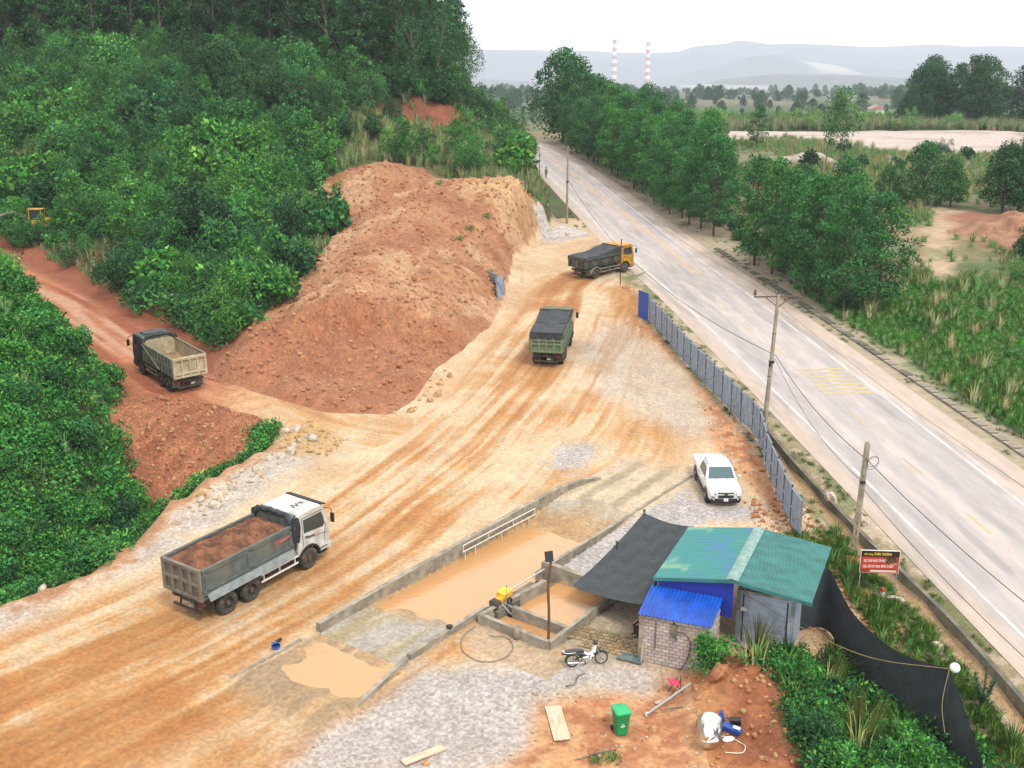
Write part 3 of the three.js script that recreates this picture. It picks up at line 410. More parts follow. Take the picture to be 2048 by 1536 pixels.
function shrubGeo(seed, R, Hh, nl, len, w) {                  // an uneven dome of leaf clumps; returns [leaves, stems]
  const r = rngOf(seed), L = new Leaves(r), st = new MB(), n = 7 + (r() * 5 | 0);
  for (let k = 0; k < n; k++) { const a = r() * 6.283, q = Math.sqrt(r()) * R * 0.72, h = Hh * (0.3 + 0.5 * r()) * (1 - 0.35 * q / R), rr = R * (0.34 + 0.28 * r()); L.clump([Math.cos(a) * q, h, Math.sin(a) * q], [rr, rr * (0.75 + 0.5 * r()), rr], nl / n | 0, len, w, 0.72 + 0.62 * r()); st.rod([0, -0.3, 0], [Math.cos(a) * q * 0.8, h * 0.9, Math.sin(a) * q * 0.8], 0.035, 0.012, 5); }
  for (let k = 0; k < 8; k++) { const a = r() * 6.283, q = R * (0.3 + 0.5 * r()), h = Hh * (0.75 + 0.4 * r()); L.clump([Math.cos(a) * q, h, Math.sin(a) * q], [R * 0.16, R * 0.26, R * 0.16], nl / 40 | 0, len, w, 0.9 + 0.7 * r()); }
  return [L.geo(), st.geo()];
}
function treeGeo(seed, Hh, R, nl, o = {}) {                   // trunk with limbs, layered uneven crown
  const r = rngOf(seed), L = new Leaves(r), st = new MB(), { base = 0.28, len = 0.42, w = 0.1, trunkR = 0.16, n = 20, flat = 0.55, lean = 0.6, drop = -0.45 } = o;
  const lx = (r() - 0.5) * lean, lz = (r() - 0.5) * lean, at = t => [lx * t * t * 2, Hh * t, lz * t * t * 2];
  for (let k = 0; k < 5; k++) st.rod(at(k / 6 - 0.04), at((k + 1) / 6 - 0.04 + 0.01), trunkR * (1 - k * 0.16), trunkR * (1 - (k + 1) * 0.16), 7);
  for (let k = 0; k < n; k++) {
    const t = base + (1 - base) * ((k + r()) / n), prof = Math.sin(Math.PI * clamp(0.16 + 0.86 * (t - base) / (1 - base), 0, 1)) ** 0.7, a = k * 2.4 + r() * 1.4, q = R * prof * (0.25 + 0.75 * Math.sqrt(r())), p = at(t), rr = R * (0.24 + 0.22 * r());
    const c = [p[0] + Math.cos(a) * q, p[1] + (r() - 0.3) * 0.5, p[2] + Math.sin(a) * q];
    L.clump(c, [rr, rr * flat * (0.8 + 0.5 * r()), rr], nl / n | 0, len, w, 0.7 + 0.62 * r(), drop, 0.35);
    if (q > 0.3) st.rod(at(Math.max(0.12, t - 0.12 - 0.08 * r())), c, trunkR * 0.33, 0.015, 5);
  }
  return [L.geo(), st.geo()];
}
function grassGeo(seed, n, h, spread, wd, cols) {             // arching blades from one root
  const r = rngOf(seed), p = [], nn = [], c = [], ix = [];
  for (let k = 0; k < n; k++) {
    const a = r() * 6.283, q = r() * spread * 0.35, len = h * (0.55 + 0.6 * r()), out = (0.25 + 0.75 * r()) * spread, w = wd * (0.6 + 0.7 * r()), ca = Math.cos(a), sa = Math.sin(a), s0 = p.length / 3, col = cols[(r() * cols.length) | 0], t = 0.75 + 0.5 * r();
    for (let j = 0; j < 4; j++) { const f = j / 3, x = q + out * f * f, y = len * (f * 1.25 - 0.42 * f * f * (out / spread + 0.4)), ww = w * (1 - f * 0.92) + 0.002; for (const s of [-1, 1]) { p.push(ca * x - sa * s * ww, y - 0.04, sa * x + ca * s * ww); const N = V3(-ca * 0.5 * (1 - f), 1, -sa * 0.5 * (1 - f)).normalize(); nn.push(N.x, N.y, N.z); c.push(col[0] * t, col[1] * t, col[2] * t); } if (j) { const b = s0 + j * 2 - 2; ix.push(b, b + 2, b + 1, b + 1, b + 2, b + 3); } }
  }
  const g = new THREE.BufferGeometry(); g.setAttribute('position', new THREE.Float32BufferAttribute(p, 3)); g.setAttribute('normal', new THREE.Float32BufferAttribute(nn, 3)); g.setAttribute('color', new THREE.Float32BufferAttribute(c, 3)); g.setIndex(ix); return g;
}
const GB = [[0.11, 0.32, 0.07], [0.15, 0.37, 0.08], [0.19, 0.42, 0.1], [0.08, 0.26, 0.06]], GDRY = [[0.36, 0.34, 0.18], [0.18, 0.3, 0.1], [0.26, 0.36, 0.15], [0.12, 0.26, 0.08]];
// kinds
const shrubs = [[1700, 0.27, 0.075], [1500, 0.3, 0.08], [2900, 0.26, 0.028], [2700, 0.3, 0.03], [620, 0.55, 0.17], [700, 0.28, 0.06]].map(([n, l, w], k) => shrubGeo(100 + k, 1.7, [2.6, 2.2, 3.1, 2.4, 2.3, 3.2][k], n, l, w));           // hillside, seen from afar
const nearShrubs = [0, 1, 2, 3].map(k => shrubGeo(140 + k, 0.9, 1.1, 1500, 0.17, 0.042));          // close by, finer leaves
const vines = [0, 1].map(k => { const r = rngOf(170 + k), L = new Leaves(r), st = new MB(); for (let q = 0; q < 14; q++) { const t = q / 14, a = r() * 6.28; L.clump([Math.cos(a) * 0.7, 0.4 + t * 5.2, Math.sin(a) * 0.7], [1.35 - 0.4 * t, 0.9, 1.35 - 0.4 * t], 130, 0.34, 0.11, 0.6 + 0.3 * r(), -0.8, 0.75); } st.rod([0, -0.3, 0], [0.1, 5, 0], 0.14, 0.06, 6); return [L.geo(), st.geo()]; });
const acacias = [0, 1, 2, 3, 4].map(k => treeGeo(200 + k, 11.5, 2.9, 5200, { base: 0.13, n: 38, len: 0.33, w: 0.07, trunkR: 0.15, lean: 1.3 }));
const saplings = [0, 1, 2].map(k => treeGeo(230 + k, 5.4, 1.7, 1500, { base: 0.18, n: 20, len: 0.34, w: 0.075, trunkR: 0.07, flat: 0.7 }));
const forest = [0, 1, 2, 3].map(k => treeGeo(250 + k, 14, 2.6, 2400, { base: 0.26, n: 28, len: 0.45, w: 0.1, trunkR: 0.15, lean: 1.2 }));
const gums = [0, 1].map(k => treeGeo(270 + k, 13, 2.8, 1300, { base: 0.45, n: 20, len: 0.5, w: 0.08, trunkR: 0.14, flat: 1.1, lean: 2.4, drop: -1 }));
const bigTrees = [0, 1].map(k => treeGeo(280 + k, 17, 6, 6500, { base: 0.12, n: 46, len: 0.6, w: 0.18, trunkR: 0.34, flat: 0.8 }));
const tufts = [0, 1, 2].map(k => grassGeo(300 + k, 90, 1.15, 0.9, 0.02, GB)), dryTufts = [0, 1].map(k => grassGeo(320 + k, 110, 1.7, 1.1, 0.024, GDRY)), turf = [0, 1].map(k => grassGeo(340 + k, 46, 0.3, 0.42, 0.016, GB));
const carpet = [0, 1].map(k => { const r = rngOf(350 + k), L = new Leaves(r); for (let q = 0; q < 6; q++) L.clump([(r() - 0.5) * 1.1, 0.15 + 0.3 * r(), (r() - 0.5) * 1.1], [0.4, 0.3, 0.4], 40, 0.2, 0.055, 0.7 + 0.7 * r()); return L.geo(); });
const coarse = [0, 1].map(k => { const r = rngOf(360 + k), L = new Leaves(r); for (let q = 0; q < 6; q++) L.clump([(r() - 0.5) * 2.4, 0.4 + 0.7 * r(), (r() - 0.5) * 2.4], [0.9, 0.7, 0.9], 42, 0.36, 0.1, 0.65 + 0.7 * r()); return L.geo(); });
const G = (x, D) => [x, landY(x, D), -D];
function plant(name, label, category, group, kind, x, D, scale, mat, bark = barkDark, stemName = 'trunk', crownName = 'crown', turn, yScale = 1) {
  const o = thing(name, label, category, G(x, D), turn ?? (x * 12.9898 + D * 78.233) % 6.283, group); o.scale.set(scale, scale * yScale, scale);
  mesh(crownName, kind[0], mat, o); mesh(stemName, kind[1], bark, o); return o;
}
function mass(name, label, category, geos, list, mat, parent) {   // list of [x, D, scale, tint, lift]
  const g = new THREE.Group(); g.name = numbered(name); tag(g, label, category, null, 'stuff'); scene.add(g); const q = new THREE.Object3D(), col = new THREE.Color();
  geos.forEach((geo, v) => { const mine = list.filter((_, i) => i % geos.length === v); if (!mine.length) return; const im = new THREE.InstancedMesh(geo, mat, mine.length); im.name = 'foliage'; im.userData.kind = 'stuff';
    mine.forEach(([x, D, s, t, lift = 0], i) => { q.position.set(x, landY(x, D) + lift, -D); q.rotation.set(0, (x * 91.7 + D * 37.1) % 6.283, 0); q.scale.setScalar(s); q.updateMatrix(); im.setMatrixAt(i, q.matrix); im.setColorAt(i, col.setRGB(...t)); }); im.castShadow = im.receiveShadow = true; g.add(im); });
  return g;
}
function spread(seed, n, x0, x1, d0, d1, gap, ok) {           // darts that keep their distance
  const r = rngOf(seed), out = [], cell = new Map(), key = (a, b) => a * 4096 + b;
  for (let k = 0; k < n; k++) { const x = lerp(x0, x1, r()), D = lerp(d0, d1, r()), g = typeof gap === 'function' ? gap(x, D) : gap; if (!ok(x, D, r())) continue; const i = Math.floor(x / 2), j = Math.floor(D / 2); let clash = false; for (let a = -2; a <= 2 && !clash; a++) for (let b = -2; b <= 2 && !clash; b++) for (const p of cell.get(key(i + a, j + b)) || []) if (Math.hypot(p[0] - x, p[1] - D) < g) { clash = true; break; } if (clash) continue; const c = key(i, j); if (!cell.has(c)) cell.set(c, []); cell.get(c).push([x, D]); out.push([x, D, r()]); }
  return out;
}
const clearOf = [[-55.6, 129, 2.6], [-61, 129.5, 1.5]]; const seen = (x, D, m = 3) => Math.abs(x) < D * 0.485 + m;
const tintOf = r => { const v = 0.6 + 0.9 * r * r, w = (r * 7.31) % 1; return [v * (0.9 + 0.5 * w * w), v, v * (0.85 + 0.3 * ((r * 3.7) % 1))]; };
// ---- the big hill
const onHill = (x, D) => clearOf.every(([a, b, r]) => Math.hypot(x - a, D - b) > r) && flatF(x, D) < -0.8 && heapF(x, D) < -0.6 && bankF(x, D) < -0.3 && x < midX(D) - 6 && !(D > 173 && D < 180.5 && x > -22 && x < -6.5);
const hillZone = (x, D) => D > 78 && D < 214 && seen(x, D) && onHill(x, D) && !(x < -30 && D < 78 + (-x - 30) * 0.95) && !(x < -60 && D < 120);
const grassy = (x, D) => x > -26 + 6 * fbm(x * 0.1, D * 0.1, 2) && D > 139 && D < 176;
const gapHere = (x, D) => (x > -27 && D > 133 && D < 143) || fbm(x * 0.09 + 60, D * 0.09, 3) > 0.26 && D > 100; const hillSpots = spread(7, 10500, -100, 2, 78, 204, (x, D) => grassy(x, D) ? 3.4 : 1.9, (x, D, q) => hillZone(x, D) && (!grassy(x, D) || q < 0.1) && (!gapHere(x, D) || q < 0.12) && !(x > -27 && D > 133 && D < 143 && q > 0.06) && formY(x, D) < 36);
hillSpots.sort((a, b) => a[1] - b[1]);
const patchy = (x, D) => fbm(x * 0.045 + 20, D * 0.045, 3); const mats5 = [greens.dark, greens.mid, greens.mid, greens.fresh, greens.light, greens.light, greens.olive];
const restOfHill = [];
hillSpots.forEach(([x, D, q], i) => {
  const s = 0.55 + 1.15 * q * q + (D > 130 ? 0.2 : 0);
  if (i % 17 === 5 && D > 95) plant('young_tree', 'young tree standing clear above the hillside scrub', 'tree', 'young trees rising from the hillside scrub', saplings[i % 3], x, D, 0.8 + 0.6 * q, i % 2 ? greens.fresh : greens.light);
  else if (i < 315) plant('hillside_shrub', 'leafy green shrub in the thicket on the hillside above the haul road', 'shrub', 'shrubs of the hillside thicket', shrubs[i % 6], x, D, s, patchy(x, D) > 0.12 ? [greens.light, greens.fresh, greens.olive][(q * 97 | 0) % 3] : patchy(x, D) < -0.16 ? [greens.dark, greens.dark, greens.mid][(q * 97 | 0) % 3] : mats5[(q * 97 | 0) % 7], barkDark, 'stems', 'foliage');
  else restOfHill.push([x, D, s, tintOf((q * 13.7) % 1).map((v, k) => v * (1 + 1.1 * patchy(x, D)) * (patchy(x, D) > 0.1 ? [1.25, 1.05, 0.95][k] : 1))]);
});
mass('hillside_scrub', 'dense green scrub covering the upper hillside', 'scrub', [shrubs[0][0], shrubs[2][0], shrubs[3][0], shrubs[5][0]], restOfHill, greens.mid);
mass('undergrowth', 'low leafy undergrowth between the hillside shrubs', 'undergrowth', coarse, spread(9, 9000, -100, 4, 78, 185, 1.25, (x, D) => hillZone(x, D) && !grassy(x, D) && !gapHere(x, D)).map(([x, D, q]) => [x, D, 0.8 + 0.5 * q, tintOf(q)]), greens.mid);
mass('hillside_grass', 'pale grass in the gaps of the hillside scrub', 'grass', [...dryTufts, tufts[1]], spread(10, 9000, -100, 4, 95, 190, 0.7, (x, D) => hillZone(x, D) && gapHere(x, D)).map(([x, D, q]) => [x, D, 0.7 + 0.6 * q, [1.0 + 0.6 * ((q * 5) % 1), 1.0 + 0.3 * q, 0.85]]), greens.mid);
for (const [x, D, s, k] of [[-31.5, 109, 1.25, 0], [-33, 107.5, 1.0, 1], [-23.5, 113, 1.0, 0], [-29.8, 111.5, 0.9, 1], [-24.3, 96, 0.7, 1], [-37, 123, 0.8, 0]]) plant('vine_tower', 'dead tree draped in dark creeper, standing out of the hillside scrub', 'creeper', 'creeper-draped trees on the hillside', vines[k], x, D, s, greens.dark, barkDark, 'trunk', 'creeper');
mass('bench_grass', 'tall yellow-green grass on the bench above the spoil heap', 'grass', [...dryTufts, tufts[0]], spread(11, 5200, -26, 6, 136, 205, 0.75, (x, D) => onHill(x, D) && (grassy(x, D) || x > -9) && x < midX(D) - 6.6).map(([x, D, q]) => [x, D, 0.8 + 0.7 * q, [1.0 + 0.7 * ((q * 5) % 1), 1.0 + 0.4 * q, 0.85]]), greens.mid);
// ---- the wood on the hilltop
spread(13, 2600, -110, -8, 182, 236, (x, D) => D > 212 ? 4.2 : 3.1, (x, D) => onHill(x, D) && seen(x, D, 6) && formY(x, D) > 25).forEach(([x, D, q], i) => plant('forest_tree', 'tall thin-trunked tree in the dark wood on the hilltop', 'tree', 'trees of the hilltop wood', forest[i % 4], x, D, 0.85 + 0.45 * q, i % 3 ? greens.dark : greens.mid, i % 2 ? barkPale : barkDark));
for (const [x, D, s, k] of [[-9.2, 186, 0.95, 0], [-12.5, 184, 1.05, 1], [-7.4, 190, 0.8, 1], [-15.5, 182.5, 0.9, 0]]) plant('drooping_tree', 'airy drooping tree at the end of the hilltop wood', 'tree', 'drooping trees over the red scarp', gums[k], x, D, s, greens.mid, barkPale);
for (const [x, D, s] of [[-8, 183, 0.85], [-12, 181.5, 1], [-17, 180.8, 1.05], [-22, 181, 1]]) plant('scarp_bush', 'dark spreading bush hanging over the red scarp', 'bush', 'dark bushes above the scarp', shrubs[(x * -1 | 0) % 6], x, D, 1.7 * s, greens.dark, barkDark, 'stems', 'foliage');
// ---- the slope across the gully
const westZone = (x, D) => D > 40 && D < 100 && x < -19 && seen(x, D, 4) && flatF(x, D) < -0.25 && bankF(x, D) < -0.1 && x < -15 - Math.max(0, (D - 62)) * 0.9;
mass('gully_scrub', 'low bright green scrub and creeper over the slope across the gully', 'scrub', carpet, spread(15, 16000, -50, -17, 42, 92, 0.42, westZone).map(([x, D, q]) => [x, D, 0.7 + 0.55 * q, tintOf(q).map((v, i) => v * [1.25, 1.2, 1][i])]), greens.mid);
spread(16, 900, -48, -18, 44, 86, 1.9, westZone).forEach(([x, D, q], i) => plant('slope_bush', 'small leafy bush on the green slope across the gully', 'bush', 'bushes on the slope across the gully', nearShrubs[i % 4], x, D, 0.6 + 0.75 * q, mats5[(i * 5) % 6], barkDark, 'stems', 'foliage'));
spread(17, 420, -40, -19, 44, 72, 2.0, (x, D, q) => westZone(x, D) && q < 0.7).forEach(([x, D, q], i) => { const o = mesh('grass_tuft', tufts[i % 3], greens.fresh); o.position.set(...G(x, D)); o.scale.setScalar(0.8 + 0.6 * q); o.rotation.y = q * 6; o.material = i % 3 ? greens.fresh : greens.light; tag(o, 'arching tuft of tall grass on the slope across the gully', 'grass', 'tall grass tufts across the gully'); });
{ const L = spread(18, 900, -20.5, -14.8, 58.8, 69, 0.35, (x, D) => { const d = -flatF(x, D); return d > 0.15 && d < 1.3 && x > -19 && D < 68; }); mass('bank_weeds', 'strip of green weeds along the foot of the gravel edge', 'weeds', carpet, L.map(([x, D, q]) => [x, D, 0.6 + 0.5 * q, tintOf(q)]), greens.fresh); }

for (const [x, D, s, k] of [[-52.4, 126.4, 1.05, 0], [-54.2, 125.9, 1.0, 2], [-56, 126.6, 0.95, 1], [-57.8, 127, 0.9, 3], [-50.8, 126.4, 1.1, 5], [-59.4, 128, 0.8, 2]]) plant('hillside_shrub', 'leafy shrub partly hiding the yellow excavator', 'shrub', 'shrubs in front of the excavator', shrubs[k], x, D, s, k % 2 ? greens.mid : greens.fresh, barkDark, 'stems', 'foliage');

spread(19, 120, -24, -5, 172.5, 181, 2.2, (x, D, q) => q < 0.75).forEach(([x, D, q], i) => { const o = mesh('scarp_grass', i % 3 ? dryTufts[i % 2] : tufts[0], i % 2 ? greens.mid : greens.fresh); o.position.set(...G(x, D)); o.scale.setScalar(0.8 + 0.6 * q); tag(o, 'tuft of grass clinging to the red scarp', 'grass', 'grass tufts on the red scarp'); });
// ---- the belt of trees east of the road
{
  const r = rngOf(401);
  const row = (off, d0, d1, st, jit, h0, h1) => { for (let D = d0; D < d1; D += st * (0.75 + 0.5 * r())) { const x = midX(D) + off(D) + (r() - 0.5) * jit, past = 1024 + 2150 * x / D > 1440 && D > 122; if (past) { r(); continue; } const h = lerp(h0, h1, clamp((D - 98) / 130)) * (0.85 + 0.3 * r()), k = (r() * 5) | 0; plant('roadside_tree', 'feathery green tree in the belt along the far side of the road', 'tree', 'trees of the belt along the road', acacias[k], x, D, h / 11.5, [greens.fresh, greens.mid, greens.fresh, greens.light, greens.mid][(r() * 5) | 0], barkDark, 'trunk', 'crown', r() * 6.28, 1); } };
  row(D => 10.2 - 1.6 * smooth(100, 140, D), 97, 240, 4.2, 1.6, 10.5, 11.6); row(D => 13.8, 99, 232, 5, 2.4, 10.5, 12.6); row(D => 18, 112, 222, 6, 3, 9.5, 12.6); row(D => 23, 126, 205, 8, 4, 9, 12);
}
for (const [x, D, h, k] of [[11.8, 255, 19.5, 0], [15.5, 250, 17, 1], [18.5, 245, 14.5, 0], [21, 240, 13, 1]]) plant('broad_tree', 'large dense dark tree where the road bends out of sight', 'tree', 'large dark trees at the bend', bigTrees[k], x, D, h / 17, greens.mid, barkDark);
plant('slender_tree', 'tall slender tree with a bare lower trunk standing alone by the pale field', 'tree', [], gums[0], 60, 199.7, 1.1, greens.light, barkPale).userData.group = 'slender pair by the pale field';
plant('slender_tree', 'shorter slender tree growing beside the tall lone one', 'tree', [], gums[1], 57.4, 200.5, 0.95, greens.fresh, barkPale).userData.group = 'slender pair by the pale field';
plant('field_tree', 'round-headed tree at the near corner of the pale field', 'tree', 'none', acacias[2], 54.7, 246, 0.85, greens.mid, barkDark, 'trunk', 'crown', 1, 0.9).userData.group = 'round trees near the pale field';
for (const [x, D, h, k] of [[59, 156, 8.4, 0], [63.5, 157, 6.6, 1], [55.5, 160, 5.2, 1]]) plant('thicket_tree', 'low bushy tree beside the bare sandy clearing', 'tree', 'bushy trees by the sandy clearing', bigTrees[k], x, D, h / 17, greens.mid, barkDark, 'trunk', 'crown', x, 1);
for (const [x, D, h, k] of [[67.5, 149, 8.6, 1], [71.5, 150, 10, 0], [75.5, 154, 12, 1]]) plant('dark_tree', 'dark leafy tree on the rise beyond the sandy clearing', 'tree', 'dark trees on the rise', bigTrees[k], x, D, h / 17, greens.dark, barkDark, 'trunk', 'crown', D);
{
  const r = rngOf(403);
  for (let k = 0; k < 26; k++) { const x = 118 + r() * 62, D = 318 + r() * 40, h = (x < 128 ? 10 : 17) * (0.8 + 0.4 * r()); plant('grove_tree', 'tall dark tree in the grove behind the pale field', 'tree', 'grove behind the pale field', k % 2 ? bigTrees[k % 4 >> 1] : forest[k % 4], x, D, h / (k % 2 ? 17 : 14), greens.dark); }
  for (let k = 0; k < 12; k++) { const x = -24 + r() * 40, D = 305 + r() * 40, h = 5 + 5 * r(); plant('pass_tree', 'small tree beyond the crest where the road bends', 'tree', 'trees beyond the crest of the road', acacias[k % 5], x, D, h / 11.5, k % 2 ? greens.light : greens.mid); }
  mass('field_hedge', 'band of tall scrub along the far side of the pale field', 'scrub', [shrubs[1][0], shrubs[2][0], shrubs[5][0], dryTufts[0], shrubs[3][0], dryTufts[1]], spread(31, 1500, 30, 220, 300, 420, 2.8, (x, D) => seen(x, D, 10)).map(([x, D, q]) => [x, D, 0.5 + 1.0 * q * q, tintOf(q).map((v, i) => v * [2.5, 1.35, 1.5][i])]), greens.mid);
  mass('field_grass', 'tall pale grass edging the pale field', 'grass', dryTufts, spread(32, 2400, 40, 170, 288, 330, 1.1, (x, D) => seen(x, D, 8) && fField(x, D) < -2).map(([x, D, q]) => [x, D, 1.2 + 1.1 * q, [1.2, 1.1, 1]]), greens.mid);
  mass('distant_wood', 'hazy green woods far across the plain', 'wood', [bigTrees[0][0]], spread(33, 1500, -120, 900, 640, 2200, (x, D) => D > 800 ? 14 : 8, (x, D, q) => seen(x, D, 40) && (D > 1000 || fbm(x * 0.012, D * 0.012, 2) > -0.05) && q < 0.75).map(([x, D, q]) => [x, D, 0.3 + 0.6 * q * q, tintOf(q)]), greens.dark);
}
spread(39, 700, 12, 46, 97, 245, 2.6, (x, D, q) => { const rd = x - midX(D); return rd > 10.5 && rd < 21 && 1024 + 2150 * x / D < 1720 && q < 0.6; }).forEach(([x, D, q], i) => plant('belt_shrub', 'low shrub growing between the trunks of the roadside tree belt', 'shrub', 'shrubs under the roadside trees', shrubs[i % 6], x, D, 0.45 + 0.5 * q, mats5[(i * 3) % 6], barkDark, 'stems', 'foliage'));
// ---- scrub and grass east of the road
const eastZone = (x, D) => D > 48 && D < 292 && x > midX(D) + 9.3 && seen(x, D, 5) && fField(x, D) < 0 && fSandR(x, D) < -0.4 && fRedR(x, D) < -0.2;
const lush = (x, D) => fbm(x * 0.06 + 3, D * 0.06, 3) + (D < 100 ? 0.35 : 0) - (x - midX(D) < 21 && D > 100 ? 0.55 : 0);
mass('east_grass', 'rough green grass and weeds on the waste land beyond the road', 'grass', [...tufts, tufts[0], tufts[1], dryTufts[0]], spread(35, 14000, 24, 130, 48, 290, (x, D) => D < 105 ? 0.55 : 1.0, (x, D, q) => eastZone(x, D) && lush(x, D) + (q - 0.5) * 0.5 > 0.0).map(([x, D, q]) => [x, D, (D < 105 ? 0.5 : 0.75) + 0.6 * q, [1.1 + 0.9 * ((q * 7) % 1), 1.0 + 0.4 * q, 0.95]]), greens.mid);
mass('east_weeds', 'leafy ground weeds on the waste land beyond the road', 'weeds', [tufts[0], turf[0], tufts[2]], spread(36, 9000, 24, 80, 50, 150, 0.7, (x, D, q) => eastZone(x, D) && lush(x, D) + (q - 0.5) * 0.7 > 0.12).map(([x, D, q]) => [x, D, 0.45 + 0.4 * q, [1.0 + 0.5 * q, 1.25, 0.8]]), greens.mid);
mass('bank_grass', 'bright green grass covering the bank beside the road drain', 'grass', [tufts[0], tufts[1], carpet[0], tufts[2]], spread(34, 16000, 28, 52, 50, 108, 0.42, (x, D, q) => eastZone(x, D) && fbm(x * 0.12 + 31, D * 0.12, 3) + (q - 0.5) * 0.4 > -0.22).map(([x, D, q]) => [x, D, 0.36 + 0.36 * q, [0.9 + 0.5 * ((q * 7) % 1), 1.1 + 0.3 * q, 0.75]]), greens.fresh);
spread(37, 900, 26, 110, 52, 230, 4.4, (x, D, q) => eastZone(x, D) && lush(x, D) > 0.0 && q < 0.16 && !(D > 96 && x - midX(D) < 24)).forEach(([x, D, q], i) => plant('waste_shrub', 'green shrub in the rough grass beyond the road', 'shrub', 'shrubs in the rough grass beyond the road', D < 100 ? nearShrubs[i % 4] : shrubs[i % 6], x, D, D < 100 ? 1 + 0.8 * q : 0.6 + 0.5 * q, mats5[(i * 3) % 6], barkDark, 'stems', 'foliage'));
spread(38, 300, 30, 60, 54, 110, 4.2, (x, D, q) => eastZone(x, D) && q < 0.35).forEach(([x, D, q], i) => { const o = mesh('plume_grass', dryTufts[i % 2], greens.light); o.position.set(...G(x, D)); o.scale.setScalar(0.8 + 0.6 * q); o.rotation.y = q * 6; tag(o, 'pale fountain of tall grass on the waste land beyond the road', 'grass', 'pale grass fountains beyond the road'); });
// ---- verges and ditch
mass('verge_grass', 'patchy short grass along the edges of the road', 'grass', turf, [...spread(41, 9000, 8, 26, 32, 170, 0.28, (x, D) => { const rd = midX(D) - x; return rd > 5.6 && rd < 8.6 && ditchF(x, D) > 0.55 && flatF(x, D) > 0 && fbm(x * 0.8, D * 0.5 + 50, 3) > 0.06 && !inPoly([[5.5, 100], [14, 100], [14, 141], [5, 141]], x, D); }), ...spread(42, 9000, 12, 42, 40, 250, 0.34, (x, D) => { const rd = x - midX(D); return rd > 6.6 && rd < 10 && fbm(x * 0.5, D * 0.3 + 20, 3) > 0.08; })].map(([x, D, q]) => [x, D, 0.45 + 0.5 * q, [1.6 + 0.5 * q, 1.5, 1.1]]), greens.mid);
// ---- the overgrown mound and the strip behind the net fence
const onMound = (x, D) => moundF(x, D) > 0.3 && x < 19 && D > 29 && D < 41.5 && !(x < 10.3 && D < 38.0) && !(x > 10.6 && x < 12.1 && D > 39.6);
mass('mound_weeds', 'tangle of leafy weeds over the mound beside the container', 'weeds', carpet, spread(43, 5000, 7, 19, 29, 41.5, 0.4, (x, D, q) => onMound(x, D) && (x > 10.6 || fbm(x * 0.8, D * 0.8, 3) > -0.05)).map(([x, D, q]) => [x, D, 0.55 + 0.5 * q, tintOf(q).map((v, i) => v * [1.2, 1.15, 1][i])]), greens.mid);
spread(44, 260, 7, 17, 30, 41, 0.95, (x, D, q) => onMound(x, D) && x + (D - 35) * 0.55 < 14.6 && (x > 10.2 || q < 0.4)).forEach(([x, D, q], i) => plant('mound_bush', 'small leafy bush on the overgrown mound by the container', 'bush', 'bushes on the overgrown mound', nearShrubs[i % 4], x, D, 0.5 + 0.5 * q, [greens.fresh, greens.mid, greens.dark, greens.light][i % 4], barkDark, 'stems', 'foliage'));
spread(45, 200, 9, 17, 30, 41.2, 1.25, (x, D, q) => onMound(x, D) && x > 9.6 && q < 0.8).forEach(([x, D, q], i) => { const o = mesh('arching_grass', i % 3 ? tufts[i % 3] : dryTufts[0], i % 2 ? greens.light : greens.fresh); o.position.set(...G(x, D)); o.scale.setScalar(0.8 + 0.5 * q); o.rotation.y = q * 6; tag(o, 'arching tuft of long grass on the overgrown mound', 'grass', 'long grass tufts on the mound'); });
const strip = (x, D) => D > 32 && D < 52 && x > lerp(13.9, 17.4, smooth(43, 34, D)) && x < lerp(17.6, 18.6, smooth(50, 38, D)) && ditchF(x, D) > 0.7;
mass('fence_strip_grass', 'grass bank between the black net and the roadside ditch', 'grass', [turf[0], tufts[2], turf[1]], spread(46, 6500, 13, 20, 32, 52, 0.2, (x, D, q) => strip(x, D) && fbm(x * 0.5 + 5, D * 0.5, 3) > -0.25 && !(x < 15.6 && D > 39.5 && D < 47) && q < 0.9).map(([x, D, q]) => [x, D, 0.35 + 0.35 * q, [1.4 + 0.5 * q, 1.5, 0.9]]), greens.mid);
for (const [x, D, s] of [[15.7, 48.6, 1.3], [16.2, 47.4, 1.15], [15.9, 46.4, 1.0], [16.4, 43.6, 0.9], [15.9, 41.6, 0.9], [16.9, 41, 0.8], [17.3, 39.2, 0.7], [17.9, 36.2, 0.8], [18.4, 34.5, 0.9]]) { const o = mesh('roadside_tuft', tufts[(x * 10 | 0) % 3], greens.fresh); o.position.set(...G(x, D)); o.scale.setScalar(s); o.rotation.y = x * 7; tag(o, 'tall green grass tuft beside the advertising board and ditch', 'grass', 'tall grass tufts by the ditch'); }
{ const L = new Leaves(rngOf(470)), st = new MB(); for (let k = 0; k < 7; k++) { const a = k * 0.9, q = k ? 0.42 : 0, h = k ? 0.9 + 0.35 * (k % 3) : 2.1; st.rod([0, 0.1 * k, 0], [Math.cos(a) * q, h, Math.sin(a) * q], 0.03, 0.012, 5); for (let m = 0; m < 130; m++) { const t = 0.35 + 0.65 * L.r(), d = L.rand(); d.y = Math.abs(d.y) * 0.6 + 0.55; d.normalize(); const o = V3(Math.cos(a) * q * t, h * t, Math.sin(a) * q * t); L.leaf(o, d, d.clone().cross(L.rand()).normalize(), 0.24, 0.012, d.clone().add(V3(0, 0.4, 0)).normalize(), [0.04, 0.1, 0.045]); } } plant('pine_sapling', 'young pine with upright shoots beside the ditch', 'tree', null, [L.geo(), st.geo()], 18.1, 36.6, 0.95, greens.fresh); }
